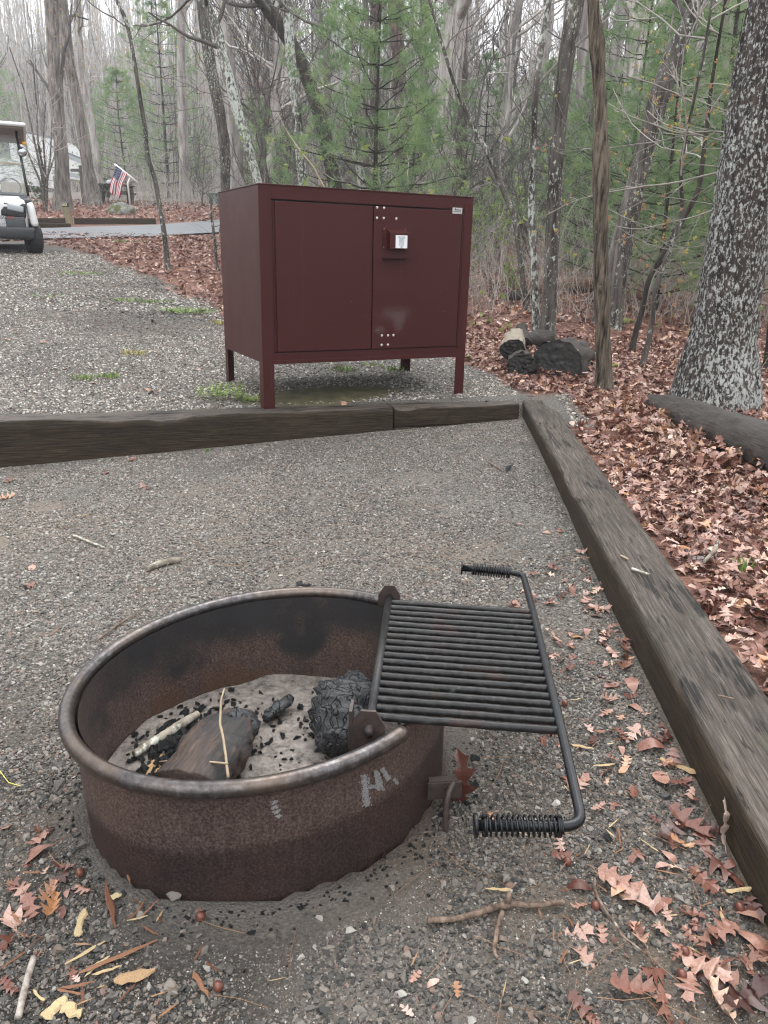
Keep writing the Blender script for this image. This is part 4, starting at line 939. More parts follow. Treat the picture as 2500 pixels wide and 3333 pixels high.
TT_('pale_tree', 'broad pale grey trunk behind the bent lichen-patched tree', [z1(1505, 1190), z1(1480, 800), z1(1450, 400), z1(1420, 0)], [44, 42, 40, 38], 25, B_FAR, top=18, hidden=True, seed=8, n1=18, len1=(1, 3.5), rmin=.007)
TT_('pale_tree', 'pale trunk standing alone right of the flag', [z1(1175, 1290), z1(1165, 900), z1(1150, 400), z1(1155, 0)], [31, 27, 24, 22], 31, B_FAR, top=18, seed=9, n1=18, rmin=.008, len1=(1, 3.5))
# behind the locker
TT_('lichened_tree', 'white lichened trunk crossing the dark leaning trunk above the locker', [z2(372, 1200), z2(345, 1000), z2(325, 700), z2(295, 450), z2(272, 200), z2(265, 0)], [28, 27, 26, 26, 27, 26], 14, B_LICH, top=12, hidden=True, seed=10, tw=TWG, n1=20, len1=(.8, 2.6))
TT_('leaning_tree', 'black wet trunk leaning left behind the locker', [z2(575, 1215), z2(530, 1000), z2(480, 760), z2(415, 560), z2(345, 380), z2(240, 190), z2(165, 90), z2(95, -10)], [42, 40, 38, 38, 37, 38, 37], 16, B_DARK, top=11, hidden=True, seed=11, tw=TWD, n1=18, len1=(.8, 3), lean=1.0, rmin=.004)
TT_('lichened_tree', 'spotted white trunk leaning left just right of the dark leaning one', [z2(750, 1220), z2(715, 1020), z2(675, 820), z2(650, 620), z2(612, 450), z2(570, 220), z2(540, 0)], [25, 25, 24, 24, 24, 23], 13, B_LICH, top=11, hidden=True, seed=12, tw=TWD, n1=22, len1=(.7, 2.6))
TT_('pine_tree', 'dark-barked pine trunk behind the young white pine', [z2(1000, 1220), z2(1000, 900), z2(985, 600), z2(962, 300), z2(945, 0)], [42, 40, 38, 38, 40], 21, B_PINE, top=16, hidden=True, seed=13, tw=TWD, n1=14, rmin=.006)
TT_('brown_tree', 'brownish trunk left of the young white pine stem, partly hidden by needles', [z2(830, 1210), z2(820, 700), z2(815, 300), z2(825, 0)], [32, 30, 28, 27], 24, B_PINE, top=16, hidden=True, seed=14, tw=TWD, n1=14, rmin=.006)
TT_('tall_tree', 'narrow dark trunk between the pine and the big pale shaggy tree', [z2(1135, 1200), z2(1135, 700), z2(1130, 300), z2(1125, 0)], [20, 19, 18, 17], 23, B_DKLI, top=15, hidden=True, seed=15, tw=TWD, n1=18, rmin=.005)
TT_('shaggy_tree', 'biggest pale shaggy-barked tree right of the young pine', [z2(1235, 1235), z2(1250, 1000), z2(1275, 700), z2(1305, 400), z2(1325, 150), z2(1335, 0)], [78, 74, 68, 66, 68, 70], 19, B_PALE, top=16, hidden=True, seed=16, n1=16, rmin=.006, len1=(1, 4), sides=24, tw=TWG)
TT_('pine_tree', 'reddish pine trunk hugging the right side of the pale shaggy tree', [z2(1348, 1235), z2(1352, 900), z2(1362, 600), z2(1372, 300), z2(1378, 0)], [50, 48, 42, 34, 30], 20.5, B_PINE, top=16, hidden=True, seed=17, tw=TWD, n1=14, rmin=.006)
TT_('curved_tree', 'thin dark tree curving left into the brush behind the locker corner', [(1715, 1010), z3(140, 1300), z3(70, 1150), z2(1550, 990), z2(1470, 850), z2(1400, 700), z2(1330, 560)], [17, 15, 14, 13, 12, 10], None, B_DKLI, top=8, seed=18, tw=TWD, n1=16, n2=3, len1=(.5, 1.8), sides=10)
# right
TT_('lichened_tree', 'slim pale lichened trunk left of the dark flecked tree', [z5(400, 430), z5(405, 200), z3(240, 1300), z3(240, 1050), z3(252, 750), z3(272, 430), z3(320, 150), z3(345, 0)], [22, 20, 19, 20, 19, 17, 15], None, B_LICH, top=10, seed=19, tw=TWG, n1=18, len1=(.6, 2.2), rmin=.003)
TT_('tall_tree', 'dark straight tree flecked with white lichen beside the cut logs', [z5(462, 450), z5(478, 200), z3(372, 1300), z3(385, 1000), z3(405, 700), z3(440, 400), z3(475, 180), z3(505, 0)], [52, 46, 43, 43, 43, 45, 48, 52], None, B_DKLI, top=13, seed=20, tw=TWD, n1=18, len1=(.8, 2.5), sides=20)
TT_('knobby_tree', 'brown knobby-barked tree rising from the leaves by the log end', [z5(775, 705), z5(768, 450), z3(655, 1600), z3(655, 1300), z3(655, 950), z3(652, 650), z3(640, 350), z3(622, 150), z3(605, 0)], [52, 44, 42, 40, 40, 36, 34, 30, 31], None, B_BRN, top=9, seed=21, knobs=14, tw=TWG, n1=20, len1=(.5, 2.0), rmin=.0028, sides=30, rough=.14, buds=(BUD_Y, 0.08, .012, 5))
TT_('leaning_tree', 'dark half of the pair of trees leaning right behind the knobby one', [z5(815, 440), z3(800, 1500), z3(850, 1250), z3(905, 1000), z3(950, 780), z3(1010, 560), z3(1095, 330), z3(1190, 130), z3(1250, -10)], [40, 38, 40, 44, 50, 56, 52, 46, 44], 9.3, B_DKLI, top=9, seed=22, tw=TWD, n1=16, lean=1.0, sides=20, len1=(.8, 2.2), rmin=.003)
TT_('leaning_tree', 'pale grey half of the pair of trees leaning right behind the knobby one', [z5(730, 470), z3(740, 1550), z3(780, 1380), z3(830, 1180), z3(870, 1000), z3(930, 760), z3(1000, 560), z3(1080, 380)], [46, 44, 42, 36, 30, 22, 16], 9.6, B_GREY, top=6.0, seed=23, n1=6, n2=2, n3=0, lean=1.0)
TT_('big_oak', 'thick dark oak trunk plated with white lichen at the right edge', [(2333, 1262), (2352, 1100), (2392, 850), (2430, 600), (2475, 330), (2512, 120), (2530, 0)], [215, 178, 168, 165, 160, 158, 158], 5.35, B_BIG, top=10, seed=24, n1=14, len1=(1.2, 3), t0=.5, rmin=.003, sides=72, flare=1.22, tw=TWD, rough=.04)
TT_('pale_tree', 'dead-looking pale peeling trunk behind the leaning pair', [z3(800, 1300), z3(820, 900), z3(855, 500), z3(890, 150), z3(900, 0)], [62, 60, 62, 66, 68], 17, B_PALE, top=15, hidden=True, seed=25, n1=12, rmin=.006, sides=20, tw=TWG)
TT_('pale_tree', 'pale leaning trunk between the knobby tree and the peeling one', [z3(700, 900), z3(715, 600), z3(745, 300), z3(790, 0)], [38, 37, 36, 35], 22, B_FAR, top=16, hidden=True, seed=26, n1=16, rmin=.006)
TT_('pale_tree', 'faint grey trunk between the dark flecked tree and the knobby tree', [z3(535, 1400), z3(535, 900), z3(548, 500), z3(560, 0)], [44, 42, 38, 36], 20, B_FAR, top=16, hidden=True, seed=27, n1=16, rmin=.006)
TT_('small_tree', 'thin dark sapling trunk left of the big oak, leaning right', [z5(920, 490), z5(945, 380), z5(985, 250), z5(1010, 100), z3(1245, 1150), z3(1290, 780), z3(1320, 500)], [19, 17, 16, 15, 13, 10], None, B_DARK, top=6, seed=28, tw=TWG, n1=16, len1=(.5, 1.8), sides=10, buds=(BUD_O, .10, .012, 5))
TT_('small_tree', 'forked dark sapling with its foot nearest the big oak', [z5(975, 570), z5(1005, 480), z5(1035, 330), z5(1045, 150), z3(1150, 1300), z3(1130, 1000)], [20, 18, 16, 14, 10], None, B_DKLI, top=5, seed=29, tw=TWG, n1=14, len1=(.5, 1.8), sides=10)
TT_('small_tree', 'bare pale sapling close to the right frame edge behind the fallen trunk', [(2480, 1270), (2500, 1120), (2515, 900)], [18, 15, 10], 6.8, B_DARK, top=4, seed=30, tw=TWG, n1=10, len1=(.4, 1.2), sides=8)
TT_('pale_tree', 'pale upright trunk seen between the leaning pair and the big oak', [z3(1340, 900), z3(1370, 600), z3(1400, 300), z3(1425, 0)], [36, 34, 32, 30], 19, B_GREY, top=15, hidden=True, seed=31, n1=16, rmin=.006)

# budding maple whose long thin boughs reach in from the right
def bough(pts, r, dist0, dist1):
    P = np.array([at(*z3(*p), d_) for p, d_ in zip(pts, np.linspace(dist0, dist1, len(pts)))]); Q, s = resample(P, 22); return Q, np.linspace(r, r * .3, 22)
mp_base = at(2640, 1265, 6.6); mp_base[2] = float(T(mp_base[0], mp_base[1]))
maple = empty('budding_maple', Vector(mp_base), 0, 'slender maple at the far right, its long pale boughs dotted with orange and yellow buds', 'tree')
st_, _ = resample([mp_base - [0, 0, .1], mp_base + [0.02, 0, 1.0], mp_base + [-.05, .1, 2.4], mp_base + [-.1, .1, 4.2]], 30)
MB().tube(st_ - mp_base, np.linspace(.045, .012, 30), 10).build('trunk', B_GREY, maple)
rg = np.random.default_rng(5); BO = [
 ([(1700, 1000), (1430, 1020), (1250, 1060), (1100, 1100), (900, 1120), (640, 1165), (480, 1210), (310, 1300)], .011, 6.4, 6.9),
 ([(1700, 800), (1480, 795), (1300, 790), (1100, 800), (960, 740), (830, 700), (700, 620)], .010, 6.5, 7.2),
 ([(1700, 1180), (1400, 1230), (1230, 1300), (1050, 1340), (880, 1380), (700, 1350), (560, 1320)], .009, 6.3, 6.6),
 ([(1700, 560), (1500, 525), (1330, 500), (1180, 520), (1080, 450)], .008, 6.6, 7.4),
 ([(1700, 880), (1450, 860), (1200, 800), (1000, 850), (820, 870), (640, 900), (470, 880)], .008, 6.4, 7.6),
 ([(1680, 1400), (1450, 1420), (1250, 1480), (1050, 1500), (900, 1450)], .007, 6.3, 6.3),
 ([(1700, 700), (1500, 690), (1330, 640), (1240, 600), (1190, 560)], .006, 6.7, 7.7), ([(1690, 1600), (1500, 1560), (1350, 1620), (1180, 1600), (1000, 1640)], .006, 6.0, 6.1)]
mb = MB(); ends = []
for pts_, r_, d0, d1 in BO:
    Q, rr_ = bough(pts_, r_, d0, d1); z_ = min(max(Q[0, 2], mp_base[2] + .4), mp_base[2] + 4.0)
    root = np.array([mp_base[0] - .03, mp_base[1] + .05, z_ - .12]); Q = np.vstack([root, Q]); rr_ = np.r_[rr_[0], rr_]
    mb.tube(Q - mp_base, rr_, 5)
    A, a = grow((Q - mp_base)[None], rr_[None], 13, .15, 1, .2, 6, rg, (.4, 1.0), .05, .14, .7, .0022, lenabs=(.25, .8)); mb.add(*tubes(A, a, 4))
    B, b_ = grow(A, a, 2, .3, 1, .5, 4, rg, (.4, .9), .1, .12, .8, .0016); mb.add(*tubes(B, b_, 3)); ends.append(np.vstack([B[:, -1], A[:, -1]]))
mb.build('boughs', simple('pale_bough_bark', (0.24, 0.225, 0.19), 0.7, 0, .35, 6), maple)
E_ = np.vstack(ends); k_ = rg.random(len(E_)); leafy(E_[k_ < .26], rg, .012, maple, BUD_Y, 8); leafy(E_[k_ > .76], rg, .014, maple, BUD_O, 8)

# ---- white pines: whorled boughs with soft needle tufts
m_, n, l, b = newmat('pine_needles'); f = noise(n, l, coords(n, l), 2.2, 3)
NEED0 = m_
b.inputs['Roughness'].default_value = 0.6; b.inputs['Specular IOR Level'].default_value = .3
try: b.inputs['Subsurface Weight'].default_value = 0.0
except Exception: pass
NEED = leafmat('soft_pine_needles', [(0.35, (0.13, 0.215, 0.105)), (0.52, (0.22, 0.325, 0.15)), (0.68, (0.34, 0.43, 0.19))], 2.2, .6, .45)
def needles(E0, E1, rg, per, ln, wd_):
    """tufts along shoots E0->E1"""
    N = len(E0); t = rg.uniform(0, 1, (N, per, 1)); d = E1 - E0; d = d / (np.linalg.norm(d, axis=1, keepdims=True) + 1e-9)
    c = E0[:, None] + (E1 - E0)[:, None] * t; rn = rg.normal(size=(N, per, 3)); v = d[:, None] * 1.0 + rn * 0.75; v[..., 2] -= 0.12; v /= np.linalg.norm(v, axis=2, keepdims=True)
    s_ = np.cross(v, rg.normal(size=(N, per, 3))); s_ /= np.linalg.norm(s_, axis=2, keepdims=True)
    L_ = ln * rg.uniform(.6, 1.15, (N, per, 1))
    V = np.stack([c - s_ * wd_, c + s_ * wd_, c + v * L_ + np.array([0, 0, -0.15]) * L_ * L_ / ln], 2).reshape(-1, 3)
    return V, np.arange(len(V)).reshape(-1, 3)
def pine_proto(name, H_, Lb, seed, whorls, per, wd_=.0022, nlen=.095, bare=.25):
    rg = np.random.default_rng(seed); s_ = np.linspace(0, 1, 30)
    P = np.stack([.08 * np.sin(s_ * 3 + seed), .05 * np.cos(s_ * 4), s_ * H_], 1); P -= P[0]; r = np.linspace(.035 + H_ * .004, .006, 30)
    t = empty(name); MB().tube(P - [0, 0, .1], r, 9).build('trunk', B_DARK, t)
    mb = MB(); E0 = []; E1 = []
    for w in range(whorls):
        f_ = bare + (1 - bare) * (w + rg.uniform(0, .5)) / whorls; f_ = min(f_, .98); o_ = np.array([np.interp(f_, s_, P[:, k]) for k in range(3)])
        nb = rg.integers(4, 7); L_ = Lb * (1 - f_) ** 0.62 * (0.65 + .35 * min(1, (f_ - bare) * 5 + .4))
        for k in range(nb):
            a = 2 * math.pi * (k + rg.uniform(-.25, .25)) / nb; l_ = L_ * rg.uniform(.65, 1.1); q = np.linspace(0, 1, 9)[:, None]
            d = np.array([math.cos(a), math.sin(a), 0]); B = o_ + d * l_ * q + np.array([0, 0, 1]) * l_ * (.10 * q + .30 * q ** 2 * rg.uniform(.2, 1)) + rg.normal(0, .012, (9, 3))
            mb.add(*tubes(B[None], np.linspace(.006 + l_ * .005, .002, 9)[None], 4))
            A, ar = grow(B[None], np.full((1, 9), .004), 9, .28, 1, .4, 4, rg, (.5, 1.0), .12, .1, .7, .0018, lenabs=(.18 * l_ + .05, .42 * l_ + .08)); mb.add(*tubes(A, ar, 3))
            A2, ar2 = grow(A, ar, 3, .3, 1, .5, 2, rg, (.4, .9), .12, .1, .7, .0014); 
            for Z in (A, A2, B[None]): E0.append(Z[:, -2]); E1.append(Z[:, -1])
            E0.append(A[:, -3]); E1.append(A[:, -2])
    mb.build('boughs', B_DARK, t)
    V, F = needles(np.vstack(E0), np.vstack(E1), rg, per, nlen, wd_); o = MB().add(V, None, F).build('needles', NEED, t, False); o['kind'] = 'stuff'
    return t
def place(t, p, rz, sc, label=None, cat=None, group=None):
    t.location = Vector(p); t.rotation_euler = (0, 0, rz); t.scale = (sc,) * 3
    if label: tag(t, label, cat, group)
    return t
def gp_(px, dist):
    p = at(px, 800, dist); p[2] = float(T(p[0], p[1])); return p
pine1 = pine_proto('white_pine', 4.3, 2.3, 3, 14, 15, .0026, .13, .10)
place(pine1, gp_(1230, 12.5), .4, 1.0, 'soft green young white pine right behind the locker, stem in the middle', 'pine')
pine2 = pine_proto('white_pine', 6.0, 2.3, 8, 17, 11, .0030, .13, .06)
place(pine2, gp_(2310, 12.0), 0, 1.0, 'bushy white pine behind the leaning pair of trees', 'pine')
PL = [(2160, 10.6, .62, 'young white pine just left of the big oak, in front of the taller pines'), (2440, 10.2, .7, 'young white pine showing low behind the big oak'), (2020, 12.5, .8, 'white pine directly behind the base of the leaning pair'), (2130, 15.5, .9, 'white pine filling the gap right of the knobby tree'), (2480, 15, 1.0, 'white pine showing at the right edge beyond the big oak'),
      (1900, 18, .85, 'white pine low between the knobby tree and the flecked tree'), (1560, 23, .8, 'white pine behind the thin curved tree'),
      (430, 40, 1.25, 'hazy white pine behind the flag'), (560, 37, 1.35, 'white pine behind the slim crooked tree'),
      (840, 33, .9, 'small white pine behind the white and dark crossing trunks'), (20, 44, 1.2, 'white pine above the golf cart roof'), (1350, 17, .75, 'low white pine in front of the reddish pine trunk'),
      (2250, 21, 1.3, 'tall hazy pine between the leaning pair and the big oak'), (1760, 27, 1.2, 'hazy pine behind the dark flecked tree')]
for k, (px, d_, sc, lb) in enumerate(PL): place(dup(pine2 if k % 2 == 0 else pine1), gp_(px, d_), k * 1.7, sc, lb, 'pine')

# ---- broadleaf shrubs
def shrub_proto(name, H_, seed, n0=9, mat=LEAF_G, lsz=.018, per=5, n1=7, rt=.006):
    rg = np.random.default_rng(seed); t = empty(name); mb = MB(); E_ = []
    base = np.zeros((1, 5, 3)); base[0, :, 2] = np.linspace(-.05, .12, 5)
    A, a = grow(base, np.full((1, 5), rt), n0, .3, 1, 1, 8, rg, (.1, .7), .5, .10, .9, .003, lenabs=(H_ * .8, H_ * 1.3)); mb.add(*tubes(A, a, 5))
    B, b_ = grow(A, a, n1, .25, 1, .45, 5, rg, (.5, 1.2), .15, .14, .7, .002); mb.add(*tubes(B, b_, 4))
    C_, c_ = grow(B, b_, 3, .2, 1, .5, 3, rg, (.4, 1.0), .1, .1, .8, .0014); mb.add(*tubes(C_, c_, 3))
    mb.build('stems', TWD, t); leafy(np.vstack([C_[:, -1], C_[:, -2], B[:, -1]]), rg, lsz, t, mat, per, 'leaves'); return t
sh1 = shrub_proto('leafy_shrub', 1.5, 4, 8, LEAF_G, .020, 4, 6)
place(sh1, hitD(1062, 640), 0, .95, 'light green leafy shrub rising behind the right side of the locker', 'shrub')
sh2 = shrub_proto('leafy_shrub', .55, 6, 6, LEAF_G, .014, 4)
place(sh2, hitD(1105, 655), 1, 1.0, 'low pale green shrub in the leaves right of the locker', 'shrub')
place(dup(sh1), hitD(1040, 560), 2.2, .9, 'green shrub partly behind the locker top right corner', 'shrub')
place(dup(sh1), hitD(1240, 560), 1.2, .7, 'green shrub between the flecked tree and the knobby tree', 'shrub')
place(dup(sh1), hitD(1560, 620), 3.2, .6, 'green shrub behind the big oak at right', 'shrub')
place(dup(sh1), hitD(1400, 590), 4.2, .55, 'sparse green shrub under the leaning pair', 'shrub')
sh3 = shrub_proto('evergreen_shrub', .8, 9, 8, LEAF_D, .035, 4)
place(sh3, hitD(95, 450), 0, .8, 'dark evergreen shrub between the golf cart and the grey tree', 'shrub')
place(dup(sh3), hitD(235, 440), 2, .9, 'low evergreen shrub behind the mossy boulder', 'shrub'); place(dup(sh3), hitD(190, 437), 1, .7, 'low evergreen shrub at the foot of the leaning grey tree', 'shrub')
# leafy sapling by the big oak: single stem with paired light leaves
rs_b = hit(2432, 1275); rs_ = empty('leafy_sapling', Vector(rs_b), 0, 'small pale-leaved sapling in front of the big oak foot', 'sapling')
ln_ = MB(); stems = []
for k, (a, b_) in enumerate((((2440, 1278), (2452, 1130)), ((2440, 1270), (2335, 1170)), ((2440, 1278), (2520, 1140)), ((2440, 1278), (2395, 1130)))):
    p0_, p1_ = at(*a, rs_b[1]), at(*b_, rs_b[1] - .1 + .1 * k); q = np.linspace(0, 1, 10)[:, None]; S_ = p0_ * (1 - q) + p1_ * q + np.array([0, 0, .04]) * np.sin(q * 3.1); ln_.tube(S_ - rs_b, np.linspace(.0035, .0015, 10), 5); stems.append(S_)
ln_.build('stem', TWIG, rs_)
lv_ = MB(); rg = np.random.default_rng(12)
for S_ in stems:
    for j in range(3, 10):
        for sd in (-1, 1):
            c_ = S_[j] - rs_b; d_ = np.array([sd * rg.uniform(.5, 1), rg.uniform(-.5, .5), rg.uniform(-.2, .4)]); d_ /= np.linalg.norm(d_); s_ = np.cross(d_, [0, .3, 1]); s_ /= np.linalg.norm(s_); L_ = rg.uniform(.035, .06)
            lv_.add([c_, c_ + d_ * L_ * .5 + s_ * L_ * .2 + [0, 0, .006], c_ + d_ * L_ - [0, 0, .004], c_ + d_ * L_ * .5 - s_ * L_ * .2 + [0, 0, .006]], [(0, 1, 2, 3)])
lv_.build('leaves', simple('pale_green_leaves', (0.24, 0.33, 0.13), .5, 0, .25, 9), rs_, False)['kind'] = 'stuff'

# multi-stem bare shrub by the RV
def multi(name, label, base, stems_, dist, r_=.03, n1=7, seed=0, mat=B_DKLI):
    rg = np.random.default_rng(seed); t = empty(name, Vector(base), 0, label, 'tree'); m1 = MB(); m2 = MB()
    for st in stems_:
        P = np.array([base] + [at(*p, dist + rg.uniform(-.4, .4)) for p in st]); Q, s = resample(P, 30); rs = np.linspace(r_, r_ * .3, 30); m1.tube(Q - base, rs, 8)
        cm, *_ = crown(Q - base, rs, rg, n1, 3, 2, .3, .3, .004, .3, len1=(.6, 1.8)); 
        for V in [cm]:
            V0 = np.concatenate(V.v); m2.add(V0, np.concatenate(V.q))
    m1.build('stems', mat, t); m2.build('branches', TWG, t); return t
mb0 = hit(*z1(292, 1350))
multi('multi_stem_tree', 'bare many-stemmed tree fanning up in front of the camper window', mb0, [[z1(265, 1100), z1(215, 880), z1(150, 560), z1(60, 300)], [z1(300, 1130), z1(345, 1000), z1(360, 900)], [z1(280, 1100), z1(240, 900), z1(235, 700), z1(210, 400)], [z1(255, 1150), z1(190, 1000), z1(120, 800)], [z1(290, 1100), z1(275, 880), z1(290, 650)], [z1(300, 1150), z1(320, 1000), z1(330, 760)]], mb0[1], .045, 5, 3)
bs0 = hit(1085, 640); 
wire('bare_shoot', [at(1085, 660, 9.5), at(1020, 540, 9.6), at(960, 470, 9.7), at(905, 370, 9.9)], [.010, .008, .006, .003], TWIG, 'thin pale forked shoot standing behind the locker top', 'shoot', wob=.01)
# ------------------------------------------------------------------ the woods behind
rgw = np.random.default_rng(77)
def tree_proto(seed, H_, r0, dark, n1=30, rmin=.007):
    rg = np.random.default_rng(seed); s = np.linspace(0, 1, 22)
    P = np.stack([np.cumsum(rg.normal(0, .07, 22)) + rg.normal() * .6 * s, np.cumsum(rg.normal(0, .07, 22)), s * H_], 1); P -= P[0]; r = r0 * (1 - .8 * s) ; r[0] *= 1.3
    t = empty('woodland_tree'); P[0, 2] -= .4; P[:, 2] += 0
    MB().add(*tubes(P[None], r[None], 9)).build('trunk', B_FARD if dark else B_FAR, t)
    cm, A, B, Cc = crown(P, r, rg, n1, 4, 4, .12, .3, rmin, .35, 3, (1.2, 4.2), .16, (6, 4, 3)); cm.build('branches', TWD if dark else TWG, t); return t
protos = [tree_proto(200 + k, h_, r_, k % 2, 34) for k, (h_, r_) in enumerate(((17, .13), (15, .09), (19, .17), (13, .07), (16, .11), (18, .09), (12, .055), (20, .20)))]
def ok_spot(x, y):
    px = IW / 2 + FPX * x / y
    if y < 36 and px < 760: return False
    if -28 < x < -9 and y < 58: return False
    if y < 25 and px < 720: return False
    if y < 16 and px < 1600: return False
    return True
used = [False] * len(protos); n_ = 0; tries = 0
WL = {0: ('bare grey tree of the woods beyond the campground road', 'bare trees of the woods beyond the road'), 1: ('bare grey tree of the woods behind the food locker', 'bare trees of the woods behind the locker'), 2: ('bare tree among the pines in the woods on the right', 'bare trees of the woods on the right')}
while n_ < 185 and tries < 9000:
    tries += 1; y = 17 + 58 * rgw.random() ** .8; u = rgw.uniform(-.60, .60); x = u * y
    if not ok_spot(x, y): continue
    k = int(rgw.integers(0, len(protos)))
    if y < 30 and k in (2, 7): k = 3
    o = protos[k] if not used[k] else dup(protos[k]); used[k] = True
    s_ = rgw.uniform(.75, 1.15); o.location = (x, y, float(T(x, y))); o.rotation_euler = (rgw.normal(0, .035), rgw.normal(0, .035), rgw.uniform(0, 6.28)); o.scale = (s_, s_, s_)
    reg = 0 if u < -.18 else (1 if u < .14 else 2); tag(o, WL[reg][0], 'tree', WL[reg][1]); n_ += 1
def sap_proto(seed, H_):
    rg = np.random.default_rng(seed); s = np.linspace(0, 1, 16); mb = MB()
    for q in range(rg.integers(1, 4)):
        P = np.stack([np.cumsum(rg.normal(0, .05, 16)) + rg.normal(0, .5) * s, np.cumsum(rg.normal(0, .05, 16)) + rg.normal(0, .5) * s, s * H_ * rg.uniform(.6, 1)], 1); P -= P[0]; P[0, 2] -= .2
        r = .022 * (1 - .75 * s); mb.add(*tubes(P[None], r[None], 5))
        cm, *_ = crown(P, r, rg, 16, 4, 3, .1, .3, .0042, .3, 3, (.5, 1.9), .2, (5, 4, 3)); mb.add(np.concatenate(cm.v), np.concatenate(cm.q))
    o = mb.build('bare_sapling', TWG if seed % 2 else TWD); return o
sp_ = [sap_proto(300 + k, h_) for k, h_ in enumerate((4.5, 3.2, 5.5, 2.4, 4.0, 6.0, 3.6))]
usd = [False] * len(sp_); n_ = 0; tries = 0
SLB = ('bare twiggy sapling in the undergrowth of the woods', 'bare saplings in the undergrowth')
while n_ < 210 and tries < 9000:
    tries += 1; y = 10.5 + 45 * rgw.random() ** .9; u = rgw.uniform(-.58, .58); x = u * y; px = IW / 2 + FPX * u
    if px < 760 and y < 27.5: continue
    if px < 470 and y < 36 and rgw.random() < .8: continue
    if -28 < x < -11 and y < 56: continue
    if y < 14.5: continue
    if y < 12.5 and px < 1650: continue
    k = int(rgw.integers(0, len(sp_))); o = sp_[k] if not usd[k] else dup(sp_[k]); usd[k] = True
    s_ = rgw.uniform(.7, 1.2); o.location = (x, y, float(T(x, y))); o.rotation_euler = (0, 0, rgw.uniform(0, 6.28)); o.scale = (s_,) * 3; tag(o, SLB[0], 'sapling', SLB[1]); n_ += 1
# far hillside woods: thin trunks and twigs, one mass
N = 1700; y = 60 + 110 * rgw.random(N) ** 1.0; x = rgw.uniform(-.72, .72, N) * y; z = T(x, y); H_ = rgw.uniform(11, 21, N); s = np.linspace(0, 1, 7)
P = np.stack([x[:, None] + rgw.normal(0, .35, (N, 7)).cumsum(1) * .5, y[:, None] + rgw.normal(0, .3, (N, 7)), z[:, None] - .5 + H_[:, None] * s], -1); r = rgw.uniform(.04, .13, N)[:, None] * (1 - .75 * s)
mb = MB(); mb.add(*tubes(P, r, 4)); A, a = grow(P, r, 11, .15, 1, .22, 4, rgw, (.4, 1.1), .4, .16, .45, .016); mb.add(*tubes(A, a, 3)); B, b_ = grow(A, a, 2, .2, 1, .5, 2, rgw, (.4, 1), .2, .14, .8, .012); mb.add(*tubes(B, b_, 3))
fw = mb.build('far_woods', TWG); tag(fw, 'bare grey woods covering the far hillside', None, None, 'stuff')
# hillside brush: pale thin stems one cannot count
for nm_, N, mt_, sd_ in (('hillside_brush', 9000, TWG, 1), ('dark_hillside_brush', 5000, TWD, 2)):
    rb = np.random.default_rng(sd_); y = 34 + 95 * rb.random(N) ** .9; x = rb.uniform(-.62, .62, N) * y; k = ~((x > -26) & (x < -11) & (y < 57)); x, y = x[k], y[k]; N = len(x); s = np.linspace(0, 1, 5); L_ = rb.uniform(1.5, 7.5, N)[:, None]
    P = np.stack([x[:, None] + rb.normal(0, .16, (N, 5)).cumsum(1), y[:, None] + rb.normal(0, .16, (N, 5)).cumsum(1), T(x, y)[:, None] - .1 + L_ * s], -1); r = (.004 + .00022 * y)[:, None] * (1.5 - s)
    mb = MB(); mb.add(*tubes(P, r, 3)); A, a = grow(P, r, 3, .25, 1, .45, 3, rb, (.3, 1.0), .3, .16, .8, .006); mb.add(*tubes(A, a, 3)); o_ = mb.build(nm_, mt_); tag(o_, ('pale' if sd_ == 1 else 'dark') + ' thin brush and saplings covering the hillside', None, None, 'stuff')
# woods behind and beside the camera: they close off the low sky
N = 460; an = rgw.uniform(R(125), R(415), N); rd_ = 9 + 38 * rgw.random(N) ** .8; x = np.cos(an) * rd_; y = np.sin(an) * rd_ * 1.0 - 1.0; k = (y < -5) | (np.abs(x) > .85 * (y + 9) + 3); x, y = x[k], y[k]; N = len(x); z = T(x, y); H_ = rgw.uniform(10, 19, N); s = np.linspace(0, 1, 8)
P = np.stack([x[:, None] + rgw.normal(0, .25, (N, 8)).cumsum(1) * .6, y[:, None] + rgw.normal(0, .25, (N, 8)).cumsum(1) * .6, z[:, None] - .3 + H_[:, None] * s], -1); r = rgw.uniform(.06, .20, N)[:, None] * (1 - .75 * s)
mb = MB(); mb.add(*tubes(P, r, 6)); A, a = grow(P, r, 16, .12, 1, .24, 5, rgw, (.4, 1.2), .3, .16, .45, .012); mb.add(*tubes(A, a, 4)); B, b_ = grow(A, a, 4, .2, 1, .5, 4, rgw, (.4, 1), .2, .14, .8, .008); mb.add(*tubes(B, b_, 3))
bw = mb.build('surrounding_woods', TWD); tag(bw, 'bare woods closing in behind and beside the campsite', None, None, 'stuff')
# undergrowth: fine arching twigs near the forest floor
N = 7500; y = 9.5 + 40 * rgw.random(N) ** 1.3; u = rgw.uniform(-.6, .6, N); x = u * y; px = IW / 2 + FPX * u; k = ~((px < 780) & (y < 27)) & ~((x > -21.5) & (x < -12.5) & (y < 50) & (y > 35)) & (leafmask(x, y) > .6); x, y = x[k], y[k]; N = len(x)
s = np.linspace(0, 1, 6); L_ = rgw.uniform(.3, 1.5, N)[:, None]; az = rgw.uniform(0, 6.28, N)[:, None]; ln2 = rgw.uniform(.1, .9, N)[:, None]
P = np.stack([x[:, None] + np.cos(az) * ln2 * L_ * s ** 1.4, y[:, None] + np.sin(az) * ln2 * L_ * s ** 1.4, T(x, y)[:, None] - .03 + L_ * s * (1 - .35 * s * ln2)], -1) + rgw.normal(0, .02, (N, 6, 3))
r = (.0020 + .00013 * y)[:, None] * (1.4 - s)
